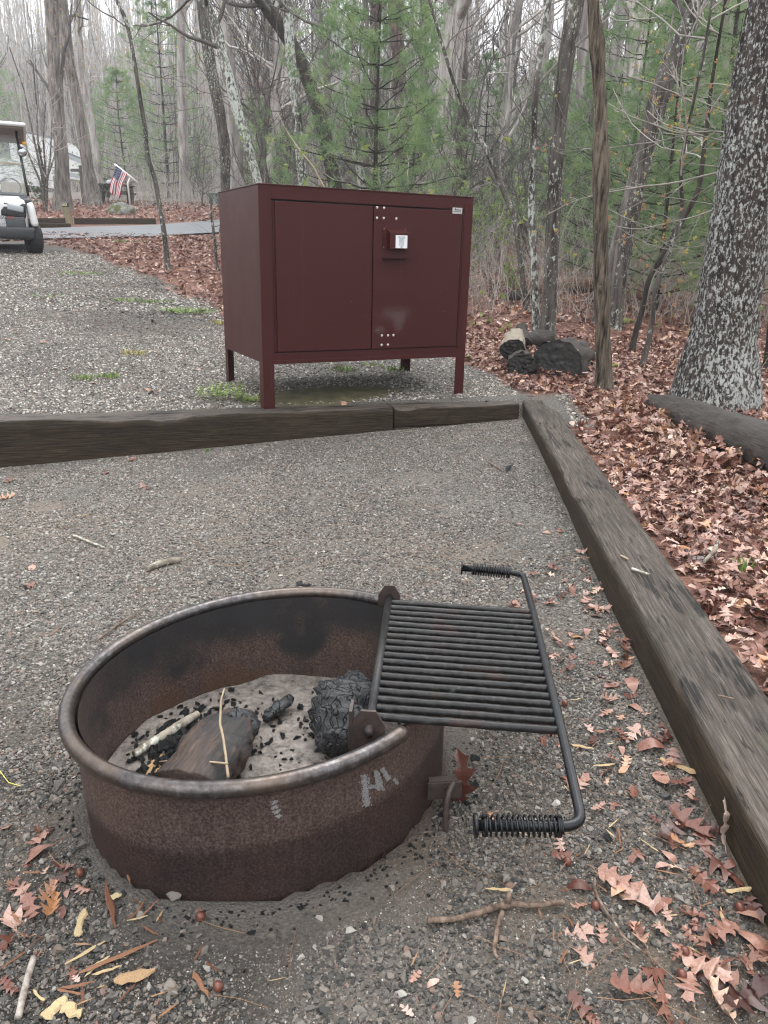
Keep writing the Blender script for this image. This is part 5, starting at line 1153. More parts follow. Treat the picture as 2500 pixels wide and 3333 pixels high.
mb = MB(); mb.add(*tubes(P, r, 3)); A, a = grow(P, r, 2, .3, 1, .5, 3, rgw, (.4, 1.1), .1, .18, .8, .002); mb.add(*tubes(A, a, 3))
ug = mb.build('undergrowth', TWG); tag(ug, 'tangle of bare twigs and briars on the forest floor', None, None, 'stuff')
# scattered evergreen seedling leaves and budding brush
N = 5200; y = 8 + 30 * rgw.random(N); u = rgw.uniform(-.5, .56, N); x = u * y; cl = fbm(x * .5, y * .5, 0, 3, 44); px = IW / 2 + FPX * u
k = (cl > .10) & ~((px < 780) & (y < 27)) & ~((x > -21.5) & (x < -12.5) & (y < 50)); x, y = x[k], y[k]; E_ = np.stack([x, y, T(x, y) + rgw.random(len(x)) ** 1.6 * 1.9], 1)
leafy(E_, rgw, .035, None, leafmat('mixed_brush_leaves', [(.35, (0.17, 0.23, 0.07)), (.65, (0.36, 0.38, 0.14))], 3), 5, 'brush_leaves')['label'] = 'sparse green leaves and fresh shoots in the undergrowth'
def haze_foliage(nm, lab, cx_, cy_, sx_, sz_, z0, n_, seed, mat, size=.05):
    rg = np.random.default_rng(seed); c0 = at(cx_, cy_, z0); E_ = c0 + rg.normal(0, 1, (n_, 3)) * np.array([sx_, sx_, sz_]); q = fbm(E_[:, 0] * 1.5, E_[:, 1] * 1.5, E_[:, 2] * 3, 3, seed) > 0; o = leafy(E_[q], rg, size, None, mat, 3, nm); o['label'] = lab; return o
haze_foliage('spring_buds', 'faint rusty spring buds in the tree tops at left', *z1(1080, 330), 1.9, .9, 17, 800, 1, BUD_O, .016)
haze_foliage('spring_buds', 'faint yellowish spring buds above the locker left end', *z1(1250, 560), 1.5, .5, 16, 500, 2, BUD_O, .016)
haze_foliage('spring_buds', 'faint yellow-green spring buds over the flag', *z1(900, 200), 2.0, .7, 20, 700, 3, BUD_Y, .020)

# ------------------------------------------------------------------ logs
LOGD = barkmat('wet_dark_log', (0.016, 0.013, 0.011), (0.085, 0.073, 0.062), 9, 0.15, (0.3, 0.3, 0.26), 25, zs=1, bs=1.0, bd=0.02)
def grainlog(name, dark, light):
    m_, n, l, b = newmat(name); v = coords(n, l, (2.0, 26, 26)); f = noise(n, l, v, 2.6, 9, .74, .6)
    l.new(ramp(n, l, f, [(.30, dark), (.52, tuple((a_ + b_) / 2.4 for a_, b_ in zip(dark, light))), (.74, light)]), b.inputs['Base Color']); b.inputs['Roughness'].default_value = .62; bump(n, l, b, f, 1.0, .02); return m_
GLOG = grainlog('weathered_log', (0.008, 0.006, 0.005), (0.085, 0.067, 0.052)); DLOG = grainlog('dark_log_bark', (0.008, 0.006, 0.005), (0.075, 0.052, 0.038))
ORLOG = grainlog('rotten_orange_log', (0.07, 0.035, 0.022), (0.34, 0.17, 0.10))
PALEL = grainlog('bare_pale_log', (0.16, 0.125, 0.09), (0.55, 0.47, 0.36))
# fallen trunk at the right: from its far end near the knobby tree to beyond the frame
a_ = hitD(1375, 850); q0 = at(2120, 1275, 4.95); q1 = at(2780, 1540, 3.05)
q0[2] = float(T(q0[0], q0[1])) + .10; q1[2] = .245
fl = blob('fallen_log', q0, q1, [0.05, 0.095, .115, .13, .14, .145, .15, .15], [GLOG], 'long dark fallen trunk banked with leaves at the right edge', 'fallen trunk', 44, 170, 0.09, 14, .80)
# black charred log ends, seen end-on
def cutlog(name, cpx, cpy, rpx, dist, back, face_mat, side_mat, lab, seed, flat=.9, cat='log', lobes=0.12):
    c0 = at(cpx, cpy, dist); r_ = rpx / FPX * dist; rg = np.random.default_rng(seed); back = np.array(back, float); L_ = np.linalg.norm(back); ax = back / L_
    X_ = np.cross(ax, [0, 0, 1.]); X_ /= np.linalg.norm(X_); Z_ = np.cross(X_, ax)
    a = np.linspace(0, 2 * math.pi, 60, endpoint=False); rad = r_ * (1 + lobes * 2 * fbm(np.cos(a) * 1.6 + seed, np.sin(a) * 1.6, 0, 3, seed) + .06 * vnoise(np.cos(a) * 7, np.sin(a) * 7, 0, seed))
    t = empty(name, Vector(c0), 0, lab, cat)
    ns = 14; s = np.linspace(0, 1, ns)
    V = np.stack([ax * (L_ * q) + (rad * (1 - .15 * q + .10 * vnoise(np.cos(a) * 4, np.sin(a) * 4, q * 4, seed)))[:, None] * (np.cos(a)[:, None] * X_ + flat * np.sin(a)[:, None] * Z_) for q in s])
    i = np.arange(ns * 60).reshape(ns, 60); MB().add(V.reshape(-1, 3), np.stack([i[:-1], np.roll(i, -1, 1)[:-1], np.roll(i, -1, 1)[1:], i[1:]], -1).reshape(-1, 4)).build('bark', side_mat, t)
    rr_ = np.linspace(.02, 1, 16); W = np.stack([(rad * q)[:, None] * (np.cos(a)[:, None] * X_ + flat * np.sin(a)[:, None] * Z_) - ax * (0.012 + .02 * fbm(np.cos(a) * q * 7, np.sin(a) * q * 7 + a * 0, q * 2, 4, seed + 2) * (q < .99))[:, None] for q in rr_])
    i = np.arange(16 * 60).reshape(16, 60); MB().add(W.reshape(-1, 3), np.stack([i[:-1], np.roll(i, -1, 1)[:-1], np.roll(i, -1, 1)[1:], i[1:]], -1).reshape(-1, 4)[:, ::-1]).build('cut_end', face_mat, t); return t
m_, n, l, b = newmat('blackened_log_end'); v = coords(n, l); f = noise(n, l, v, 38, 6, .72)
l.new(ramp(n, l, f, [(.34, (0.008, 0.008, 0.008)), (.58, (0.026, 0.025, 0.022)), (.70, (0.085, 0.08, 0.065)), (.8, (0.25, .24, .2))]), b.inputs['Base Color']); b.inputs['Roughness'].default_value = .6; bump(n, l, b, f, .8, .01); BLKEND = m_
_l = hit(1850, 1225); dl = _l[1]
cutlog('cut_log', 1812, 1186, 84, dl + .02, (.34, .80, -.04), BLKEND, DLOG, 'big cut log with a blackened round end, behind the leaves', 5, .92, lobes=.10)
cutlog('cut_log', 1700, 1190, 44, dl + .0, (.05, .5, .0), BLKEND, DLOG, 'smaller black log end tucked left of the big one', 8, .95, lobes=.16)
cutlog('cut_log', 1668, 1140, 38, dl + .30, (.10, .55, .06), BLKEND, PALEL, 'pale stripped log lying behind the black log ends', 12, .95, lobes=.1)
blob('log_stub', at(1700, 1120, dl + 1.2), at(1698, 1062, dl + 1.35), [.10, .075, .05, .055], [GLOG], 'broken grey stub rising behind the pale log', 'stump', 16, 20, .2, 41)
blob('log_stub', at(1705, 1112, dl + 1.3), at(1790, 1100, dl + 1.5), [.07, .09, .07], [GLOG], 'grey mossy log lying against the flecked tree', 'log', 16, 20, .15, 42)
# distant rotten logs on the forest floor
for k, (A_, B_, r_, mt, lb) in enumerate(((z5(180, 130), z5(420, 150), .17, ORLOG, 'orange rotten log on the forest floor behind the green shrub'), (z5(420, 150), z5(720, 125), .15, ORLOG, 'long orange log passing behind the flecked tree'), (z5(880, 180), z5(1290, 250), .17, ORLOG, 'far orange log between the knobby tree and the big oak'), (z5(230, 200), z5(420, 175), .08, GLOG, 'thin grey log lying in front of the orange one'))):
    pa, pb = hit(A_[0], A_[1] + 14), hit(B_[0], B_[1] + 14); pb = at(B_[0], B_[1], pa[1]); pa = at(A_[0], A_[1], pa[1]); pb[2] = pb[2]; blob('fallen_log', pa, pb, [r_ * .8, r_, r_ * .95, r_ * .7], [mt], lb, 'fallen log', 14, 40, .06, 50 + k)
MOSS = simple('bright_moss', (0.17, 0.19, 0.03), .9, 0, .5, 20, .8, .01)
for k, (a, b_, r_, lb) in enumerate((z5(700, 520) + (.075, 'mossy mound at the foot of the pale leaning trunk'), z5(880, 330) + (.10, 'bright moss clump right of the leaning pair'), z5(835, 570) + (.05, 'small moss clump right of the knobby tree foot'))):
    p = hit(a, b_); blob('moss_clump', p + [-r_, 0, 0], p + [r_, 0, .02], [r_ * .3, r_ * .6, r_ * .5, r_ * .2], [MOSS], lb, 'moss', 12, 14, .25, 60 + k, .7)

# ------------------------------------------------------------------ golf cart
CD = 12.0
cb = hit(104, 826); CD = cb[1]
kpx = CD / FPX
cart = empty('golf_cart', (at(8, 822, CD)[0], CD, cb[2]), R(24), 'white golf cart with clear windshield, half in view at the left edge', 'golf cart')
WHT = simple('white_body_plastic', (0.74, 0.75, 0.75), .3, 0, .03, 3); BLK = simple('black_plastic', (0.022, 0.024, 0.027), .42, 0, .2, 20); TYRE = simple('tyre_rubber', (0.018, 0.018, 0.018), .75, 0, .3, 40, .3, .002)
SILV = simple('rim_metal', (.45, .45, .45), .35, .8, .1, 20); SEATM = simple('beige_seat', (.42, .36, .27), .6, 0, .1, 8); LENS = simple('lamp_lens', (.35, .38, .40), .12, 0, .1, 4); AMB = simple('amber_lens', (.75, .38, .02), .2, 0, .05, 8); RED = simple('red_print', (.45, .03, .03), .5, 0, .05, 8)
m_, n, l, b = newmat('windshield'); b.inputs['Base Color'].default_value = (.85, .9, .9, 1); b.inputs['Roughness'].default_value = .03; b.inputs['Alpha'].default_value = .16; GLASS = m_
def cbox(nm, c, h, mt, rot=None, bv=.01, par=None): return MB().box(c, h, rot, bv).build(nm, mt, par or cart)
rf_ = cbox('roof', (-.05, .75, 1.86), (.60, 1.0, .030), WHT, None, .028); cbox('roof_underside', (-.05, .75, 1.815), (.56, .96, .012), simple('roof_lining', (.22, .19, .17), .8), None, .01, rf_)
cbox('windshield', (-.02, .02, 1.30), (.44, .004, .44), GLASS, (R(-10), 0, 0), 0); cbox('windshield_bar', (-.02, .0, 1.33), (.45, .010, .012), SEATM, None, .004)
def strut(nm, a, b_, r_, mt, par=None): return MB().tube(np.array([a, b_]), r_, 8).build(nm, mt, par or cart)
for sx_ in (1, -1):
    strut('roof_post', (sx_ * .40, .10, 1.82), (sx_ * .49, -.09, .66), .020, BLK); strut('rear_post', (sx_ * .42, 1.55, 1.80), (sx_ * .5, 1.75, .75), .018, BLK)
cw = cbox('front_cowl', (-.02, -.22, .58), (.45, .20, .25), WHT, (R(12), 0, 0), .10)
cbox('cowl_top', (-.0, -.14, .80), (.50, .24, .05), BLK, (R(14), 0, 0), .04)
cbox('bumper', (0, -.40, .30), (.52, .07, .09), BLK, None, .04); cbox('headlight_bezel', (.24, -.385, .64), (.18, .06, .12), BLK, (0, R(8), 0), .05)
hl = cbox('headlight', (.27, -.440, .66), (.115, .02, .045), LENS, (0, R(10), 0), .018); cbox('headlight', (-.30, -.440, .66), (.115, .02, .045), LENS, (0, R(-10), 0), .018)
cbox('lower_grille', (.25, -.41, .43), (.14, .04, .11), simple('grey_grille', (.05, .052, .055), .5), None, .03)
cbox('fender', (.50, -.16, .58), (.055, .24, .18), WHT, (0, R(-8), 0), .05); cbox('fender', (-.50, -.16, .58), (.055, .24, .18), WHT, (0, R(8), 0), .05)
cbox('underbody', (0, .9, .33), (.50, 1.0, .07), BLK, None, .03); cbox('seat', (0, 1.0, .72), (.50, .26, .08), SEATM, None, .05); cbox('seat_back', (0, 1.30, .95), (.48, .06, .20), SEATM, (R(-8), 0, 0), .05); cbox('dashboard', (0, .10, .84), (.44, .12, .07), BLK, None, .04)
sw_ = MB(); a = np.linspace(0, 2 * math.pi, 25); sw_.tube(np.stack([.22 + .16 * np.cos(a), .34 + .06 * np.sin(a), 1.0 + .14 * np.sin(a)], 1), .012, 6); sw_.build('steering_wheel', BLK, cart)
def wheel(x, y, turn):
    bm = bmesh.new(); prof = [(.10, -.085), (.19, -.100), (.222, -.088), (.232, -.05), (.234, 0), (.232, .05), (.222, .088), (.19, .100), (.10, .085)]
    ns = 36; G_ = []
    for k in range(ns):
        a_ = 2 * math.pi * k / ns; q = .996 if k % 2 else 1.0; G_.append([bm.verts.new((w, r_ * math.cos(a_) * q, r_ * math.sin(a_) * q)) for r_, w in prof])
    for k in range(ns):
        for j in range(len(prof) - 1): bm.faces.new((G_[k][j], G_[k][j + 1], G_[(k + 1) % ns][j + 1], G_[(k + 1) % ns][j]))
    bmesh.ops.recalc_face_normals(bm, faces=bm.faces[:]); me = bpy.data.meshes.new('tyre'); bm.to_mesh(me); bm.free()
    w_ = bpy.data.objects.new('wheel', None); C.objects.link(w_); w_.parent = cart; w_.location = (x, y, .225); w_.rotation_euler = (0, 0, turn)
    ty = mobj('tyre', me, TYRE, w_)
    sgn = 1 if x > 0 else -1; rm = MB().tube(np.array([(sgn * .02, 0, 0), (sgn * .075, 0, 0)]), .135, 20)
    for k in range(5): a_ = 2 * math.pi * k / 5; rm.box((sgn * .085, .075 * math.cos(a_), .075 * math.sin(a_)), (.008, .022, .022), None, .004)
    rm.build('rim', SILV, w_, False)
wheel(.48, -.10, R(14)); wheel(-.48, -.10, R(14)); wheel(.48, 1.65, 0); wheel(-.48, 1.65, 0)
MB().tube(np.array([(.455, -.02, 1.50), (.455, -.035, 1.50)]), .062, 20).build('side_mirror', simple('mirror_glass', (.55, .58, .6), .08, .9), cart); MB().tube(np.array([(.455, -.018, 1.50), (.455, -.030, 1.50)]), .070, 20).build('mirror_housing', BLK, cart)
cbox('marker_light', (.50, .03, 1.63), (.03, .02, .022), AMB, None, .008); cbox('light_housing', (.46, .05, 1.65), (.035, .02, .035), simple('brown_housing', (.10, .04, .02), .5), None, .006)
MB().tube(np.array([(.02, -.42, .96), (.02, -.30, .97)]), .085, 20).build('front_lamp', WHT, cart)
tx = text_mesh('lettering', 'PISG', .075, BLK, cw, (.005, -.458, .50), (R(90), 0, 0), 'LEFT', sx=.85); text_mesh('lettering', 'AH', .075, RED, cw, (.145, -.458, .50), (R(90), 0, 0), 'LEFT', sx=.85)
text_mesh('lettering', 'LP02', .055, simple('grey_lettering', (.20, .21, .22), .6), cw, (.03, -.485, .40), (R(90), 0, 0), 'LEFT', sx=.85)

# ------------------------------------------------------------------ camper trailer
RVg = 3.55; RX = -17.75
rv = empty('camper_trailer', (-23.0, 43.1, 4.15), R(-16), 'white fifth-wheel camper trailer parked beyond the road at left', 'camper trailer')
RVW = simple('rv_white_siding', (.82, .83, .84), .35, 0, .03, 1); RVG = simple('rv_grey_stripe', (.20, .21, .24), .4, 0, .1, 2); RVB = simple('rv_dark_glass', (.03, .035, .04), .15, 0, .2, 1); RVS = simple('rv_silver_band', (.42, .46, .48), .35, 0, .05, 1)
def solid(nm, prof, x0, x1, mt, par):
    """side profile (y,z) extruded in x"""
    bm = bmesh.new(); A_ = [bm.verts.new((x0, y, z)) for y, z in prof]; B_ = [bm.verts.new((x1, y, z)) for y, z in prof]; bm.faces.new(A_); bm.faces.new(B_[::-1])
    for k in range(len(prof)): bm.faces.new((A_[k], B_[k], B_[(k + 1) % len(prof)], A_[(k + 1) % len(prof)]))
    bmesh.ops.recalc_face_normals(bm, faces=bm.faces[:]); me = bpy.data.meshes.new(nm); bm.to_mesh(me); bm.free(); return mobj(nm, me, mt, par)
body = solid('body', [(0, .55), (8.2, .55), (8.2, 1.25), (11.2, 1.25), (11.55, 1.7), (11.4, 2.6), (10.7, 3.25), (8.5, 3.45), (0, 3.45)], -2.5, 0, RVW, rv)
cbox('roof_edge', (0.01, 4.4, 3.43), (.03, 4.4, .05), RVG, None, .01, rv); cbox('air_conditioner', (-1.2, 2.0, 3.65), (.4, .55, .17), RVW, None, .08, rv); cbox('air_conditioner', (-1.2, 6.3, 3.62), (.35, .40, .15), RVW, None, .08, rv)
cbox('slide_out', (.25, 1.2, 2.0), (.25, 1.9, 1.15), RVW, None, .03, rv)
for k, (y0, z0, hy, hz) in enumerate(((1.3, 2.35, .55, .45), (4.3, 2.35, .42, .50))):
    w_ = cbox('window', (.51 if k == 0 else .012, y0, z0), (.012, hy, hz), RVB, None, .005, rv); cbox('window_frame', (.505 if k == 0 else .006, y0, z0), (.008, hy + .05, hz + .05), BLK, None, .004, w_)
cbox('entry_door', (.012, 5.7, 1.75), (.015, .38, 1.0), RVW, None, .01, rv); cbox('awning_arm', (.05, 3.6, 2.3), (.03, .03, 1.0), RVG, None, .005, rv)
for z_ in (1.75, 1.62, .98): cbox('stripe', (.008, 4.1, z_), (.006, 4.0, .022), RVG, None, 0, rv)
def band(y0, z0, y1, z1_, hw, mt, nm='stripe'):
    MB().add([(.012, y0, z0 - hw), (.012, y1, z1_ - hw), (.012, y1, z1_ + hw), (.012, y0, z0 + hw)], [(0, 1, 2, 3)]).build(nm, mt, rv, False)
band(8.2, 2.95, 11.2, 2.55, .06, RVG); band(8.4, 2.75, 11.3, 2.35, .12, RVS); band(8.2, 1.75, 11.4, 1.75, .03, RVG); band(8.2, 1.5, 11.2, 1.5, .12, RVS); band(.0, 1.3, 3.8, 2.2, .04, RVG)
for y0 in (1.2, 5.9, 7.3): cbox('storage_hatch', (.012, y0, .95), (.012, .55, .24), RVW, None, .04, rv); 
for y0 in (3.2, 4.0): MB().tube(np.array([(-.15, y0, .34), (.03, y0, .34)]), .34, 20).build('wheel', TYRE, rv)
cbox('undercarriage', (-1.2, 4.6, .48), (1.1, 4.4, .08), BLK, None, 0, rv); cbox('vent', (.012, 7.4, 2.6), (.012, .08, .1), RVB, None, .003, rv)
MB().tube(np.array([(-.1, 10.6, .9), (-.1, 10.6, 0)]), .05, 8).build('landing_leg', BLK, rv)

# ------------------------------------------------------------------ flag on its holder
fd = hit(*z1(828, 1312)); FDI = fd[1]
fpole = empty('flag_stand', Vector(fd), 0, 'white plastic pipe stand holding the slanted flagpole', 'flag stand')
PVC = simple('white_pipe', (.72, .72, .70), .4, 0, .05, 5)
q = [fd, at(*z1(812, 1160), FDI), at(*z1(826, 1130), FDI)]
MB().tube(np.array(q) - fd, .030, 8).build('upright_pipe', PVC, fpole); MB().tube(np.array([at(*z1(876, 1160), FDI), at(*z1(728, 1043), FDI)]) - fd, .032, 8).build('slanted_pole', PVC, fpole)
A0 = at(*z1(734, 1052), FDI - .03); B0 = at(*z1(806, 1104), FDI - .03); A1 = at(*z1(688, 1218), FDI - .03); B1 = at(*z1(757, 1262), FDI - .03)
nu, nv_ = 52, 48; uu, vv_ = np.meshgrid(np.linspace(0, 1, nu + 1), np.linspace(0, 1, nv_ + 1), indexing='ij')
G_ = A0 * ((1 - uu) * (1 - vv_))[..., None] + B0 * (uu * (1 - vv_))[..., None] + A1 * ((1 - uu) * vv_)[..., None] + B1 * (uu * vv_)[..., None]
G_[..., 1] += .06 * np.sin(uu * 11 + vv_ * 2) * vv_ ** .6; G_[..., 0] += .02 * np.sin(vv_ * 7 + uu * 2)
i = np.arange((nu + 1) * (nv_ + 1)).reshape(nu + 1, nv_ + 1); fo = A0.copy()
FW, FR, FB_ = simple('flag_white', (.72, .72, .74), .7, 0, .04, 5), simple('flag_red', (.36, .02, .035), .7, 0, .1, 5), simple('flag_blue', (.025, .03, .10), .7, 0, .1, 5)
flag = MB().add((G_ - fo).reshape(-1, 3), np.stack([i[:-1, :-1], i[1:, :-1], i[1:, 1:], i[:-1, 1:]], -1).reshape(-1, 4)).build('flag', [FW, FR, FB_]); flag.location = fo
mi = np.zeros((nu, nv_), int)
for a_ in range(nu):
    for b_ in range(nv_):
        st = int(a_ / nu * 13); mi[a_, b_] = 1 if st % 2 == 0 else 0
        if a_ < nu * 7 / 13 and b_ < nv_ * .4: mi[a_, b_] = 0 if (a_ % 4 == 1 and (b_ + (a_ // 4) % 2 * 1) % 3 == 1) else 2
flag.data.polygons.foreach_set('material_index', mi.ravel().astype(np.int32)); tag(flag, 'striped American flag hanging from the slanted pole', 'flag')

# site post, wooden hanger, boulder, roadside timbers, utility box, camp table, van
pb_ = hit(*z1(445, 1432)); OLDW = simple('green_grey_wood', (.20, .175, .105), .85, 0, .35, 8, .5, .01, (6, 6, 1))
post = empty('site_post', Vector(pb_), 0, 'leaning wooden campsite post topped with a round 60 marker', 'post')
tpz = at(*z1(420, 1318), pb_[1]) - pb_; hw = 14 * .5124 / FPX * pb_[1]
MB().box((tpz[0] / 2, 0, tpz[2] / 2), (hw * 1.15, hw, np.linalg.norm(tpz) / 2 + .06), (0, math.atan2(tpz[0], tpz[2]), 0), .01).build('timber_post', OLDW, post, False)
tpz2 = at(*z1(418, 1300), pb_[1]) - pb_; MB().box(tuple(tpz2 + [0, -.01, 0]), (hw * 1.2, hw * 1.1, hw * .9), None, .015).build('post_cap', BLK, post)
text_mesh('lettering', '60', hw * 1.9, simple('cream_paint', (.70, .65, .38), .6, 0, .05, 4), post, tuple(tpz2 + [0, -.01 - hw * 1.12, -hw * .6]), (R(90), 0, 0), ext=.002)
hb_ = hit(*z1(535, 1300)); hp0 = at(*z1(512, 1050), hb_[1]) - hb_
hang = empty('lantern_post', Vector(hb_), 0, 'dark wooden lantern post with a crossarm in front of the trailer', 'lantern post'); GW_ = simple('grey_wood', (.10, .098, .09), .8, 0, .2, 6)
MB().box(tuple(hp0 / 2 + [0, 0, -.05]), (.05, .05, np.linalg.norm(hp0) / 2 + .05), (0, math.atan2(hp0[0], hp0[2]), 0), .006).build('upright', GW_, hang, False); MB().box(tuple(hp0 + [-.06, -.055, -.16]), (.26, .02, .045), None, .005).build('crossarm', GW_, hang, False)
bo = hit(*z1(755, 1362)); m_r = simple('boulder_rock', (.17, .17, .155), .85, 0, .35, 6, .8, .03)
bo[1] += .2
bl = blob('boulder', bo + [-.40, 0, .05], bo + [.42, 0, .08], [.08, .26, .30, .26, .16], [barkmat('mossy_rock', (.08, .08, .07), (.24, .24, .22), 6, 0, zs=1, moss=.45, bs=.8)], 'mossy boulder lying below the flag', 'boulder', 18, 20, .2, 70, .9)
def far_timber(pa, pb_, h, w, lab):
    A_ = hit(*pa)[:2]; B_ = hit(*pb_)[:2]; L_ = B_ - A_; za, zb = float(T0(*A_)), float(T0(*B_)); c_ = (A_ + B_) / 2
    o = MB().box((0, 0, 0), (np.linalg.norm(L_) / 2, w / 2, h / 2), None, .012).build('roadside_timber', TIM, None, False); o.location = (c_[0], c_[1] + w / 2, (za + zb) / 2 + h * .22); o.rotation_euler = (0, -math.atan2(zb - za, np.linalg.norm(L_)), math.atan2(L_[1], L_[0]))
    a_ = o.data.attributes.new('crack', 'FLOAT', 'POINT'); return tag(o, lab, 'timber', 'timbers along the far side of the road')
far_timber(z1(-60, 1427), z1(455, 1425), .2, .2, 'long dark roadside timber left of the numbered post'); far_timber(z1(465, 1425), z1(985, 1424), .2, .2, 'long dark roadside timber right of the numbered post'); far_timber(z1(225, 1447), z1(440, 1448), .14, .2, 'short lower roadside timber beside the golf cart')
ub = hit(*z1(1362, 1300)); utb = empty('utility_box', Vector(ub), 0, 'small green utility box left of the locker top corner', 'utility box'); GB = simple('utility_green', (.05, .10, .08), .5, 0, .1, 4)
MB().box((0, 0, .17), (.17, .14, .20), None, .015).build('cabinet', GB, utb); MB().box((0, -.01, .385), (.19, .17, .02), (R(5), 0, 0), .01).build('lid', GB, utb)
ct = hit(*z1(685, 1300)); ct[1] += .9; camp = empty('camp_table', (ct[0], ct[1], float(T(ct[0], ct[1]))), R(5), 'dark camp table with benches beyond the leaning grey tree', 'table')
for nm, c_, h_ in (('table_top', (0, 0, .60), (.62, .30, .025)), ('bench', (0, -.52, .36), (.62, .12, .022)), ('bench', (0, .52, .36), (.62, .12, .022)), ('leg_frame', (-.5, 0, .28), (.03, .42, .29)), ('leg_frame', (.5, 0, .28), (.03, .42, .29))): MB().box(c_, h_, None, .006).build(nm, simple('dark_table_wood', (.03, .03, .028), .7) if nm == 'table_top' else bpy.data.materials['dark_table_wood'], camp, False)
bun = blob('bundle', camp.location + Vector((-.22, -.1, .62)), camp.location + Vector((-.02, -.1, .74)), [.07, .11, .09, .05], [simple('black_and_white_cloth', (.4, .4, .42), .7, 0, .98, 6)], 'small black and white bundle on the dark camp table', 'bundle', 12, 12, .3, 80)
vn = at(1352, 600, 44); vn[2] = float(T(vn[0], vn[1])); van = empty('parked_van', Vector(vn + [0.3, 0, 0]), R(20), 'white van glimpsed through the pine boughs behind the locker', 'van')
solid('body', [(-1.0, .3), (1.0, .3), (1.0, 1.9), (-1.0, 1.9)], -2.2, 1.4, RVW, van); solid('cab', [(-.95, .3), (.95, .3), (.95, 1.15), (.85, 1.75), (-.85, 1.75), (-.95, 1.15)], 1.4, 2.3, RVW, van)
for x_ in (-1.2, .4): MB().box((x_, -1.005, 1.35), (.5, .008, .28), None, .01).build('window', RVB, van, False)
for x_ in (-1.5, 1.7): MB().tube(np.array([(x_, -1.02, .34), (x_, -.75, .34)]), .34, 18).build('wheel', TYRE, van)
# ------------------------------------------------------------------ stones, gravel
STONE = tintmat('crushed_stone', [(0.0, (0.020, 0.021, 0.022)), (.22, (.052, .049, .044)), (.45, (.120, .106, .090)), (.62, (.195, .174, .148)), (.72, (.19, .145, .115)), (.76, (.17, .095, .07)), (.80, (.265, .25, .222)), (.93, (.37, .35, .31)), (1, (.54, .51, .45))], .6, .5, .35, 25, .3, .002)
def rock_mesh(seed, npt=14):
    rg = np.random.default_rng(seed); p = rg.normal(size=(npt, 3)); p /= np.linalg.norm(p, axis=1, keepdims=True); p *= rg.uniform(.8, 1.05, (npt, 1)); p *= [1, rg.uniform(.6, .95), rg.uniform(.42, .75)]
    bm = bmesh.new(); [bm.verts.new(q) for q in p]; r_ = bmesh.ops.convex_hull(bm, input=bm.verts[:]); 
    bmesh.ops.delete(bm, geom=[v for v in bm.verts if not v.link_faces], context='VERTS'); bmesh.ops.recalc_face_normals(bm, faces=bm.faces[:])
    me = bpy.data.meshes.new('stone'); bm.to_mesh(me); bm.free(); me.materials.append(STONE); return me
RM = [rock_mesh(500 + k) for k in range(9)]
def in_front(x, y, mg=.12):
    u = x / np.maximum(y, .1); return (np.abs(u) < .52 + mg + .6 / np.maximum(y, .6))
def occl(x, y):  # not inside ring or under timbers
    k = ring_rad(x, y) > 1.03
    a = y - left_line(x); k &= ~((a > -.015) & (a < .21) & (x < .95)); b_ = x - right_line(y); k &= ~((b_ > -.015) & (b_ < .225) & (y < 5.7)); return k
hero = []
HS = [(110, 1680, .020, .9), (745, 957, 0, 0)]
stone_px = [((570, 2920), .030, .55), ((455, 2985), .021, .62), ((300, 1920), .012, .6), ((195, 2560), .030, .35), ((265, 2755), .026, .40), ((190, 3095), .022, .70), ((1645, 2865), .026, .62), ((1728, 3070), .026, .48), ((1758, 3095), .022, .40), ((720, 1452), .026, .55), ((1700, 2340), .014, .5), ((360, 3005), .016, .45), ((650, 2965), .014, .75), ((1850, 2775), .018, .35), ((2165, 2600), .026, .1), ((560, 3230), .02, .45), ((760, 3245), .02, .3), ((480, 1620), .018, .6), ((70, 1720), .024, .85), ((130, 1722), .019, .82), ((235, 1665), .024, .70), ((595, 1700), .017, .6), ((880, 1780), .02, .5), ((120, 1995), .018, .75), ((60, 2050), .02, .9), ((250, 1900), .022, .3), ((1015, 1575), .012, .8), ((350, 3060), .018, .3), ((1900, 3140), .018, .85), ((1610, 2950), .015, .88), ((1580, 1585), .014, .9), ((1405, 1780), .018, .55), ((60, 1880), .018, .5), ((1510, 3050), .014, .8), ((1270, 3180), .013, .65), ((980, 3120), .014, .9), ((1640, 1640), .012, .95)]
rgs = np.random.default_rng(31); SG = [('larger stone on the gravel left of the fire ring', 'larger stones left of the fire ring'), ('larger stone on the gravel in front of the fire ring', 'larger stones in front of the fire ring'), ('larger stone on the gravel right of or behind the grate', 'larger stones right of and behind the grate')]
def put_stone(x, y, s_, t_, lab, grp):
    o = bpy.data.objects.new('stone', RM[int(rgs.integers(0, 9))]); C.objects.link(o); o.location = (x, y, float(T(x, y)) + s_ * .25); o.rotation_euler = (rgs.normal(0, .3), rgs.normal(0, .3), rgs.uniform(0, 6.28)); o.scale = (s_,) * 3; o['tint'] = float(t_); tag(o, lab, 'stone', grp); return o
for (px, py), s_, t_ in stone_px:
    p = hit(px, py); put_stone(p[0], p[1], s_ * .6, t_, *SG[0 if p[0] < -.62 else (1 if p[1] < 1.25 and p[0] < .16 else 2)])
k = 0
while k < 190:
    y = .75 + 1.9 * rgs.random() ** 1.3; x = rgs.uniform(-.62, .62) * y * 1.0
    if not (occl(x, y) and x < right_line(y) - .02): continue
    put_stone(x, y, rgs.uniform(.0075, .0125), np.clip(rgs.beta(2, 1.6), 0, 1), *SG[0 if x < -.62 else (1 if y < 1.25 and x < .16 else 2)]); k += 1
SRC = [o for o in C.objects if o.name.startswith('stone')]
SRC9 = []
for me in RM: SRC9.append(next(o for o in SRC if o.data == me))
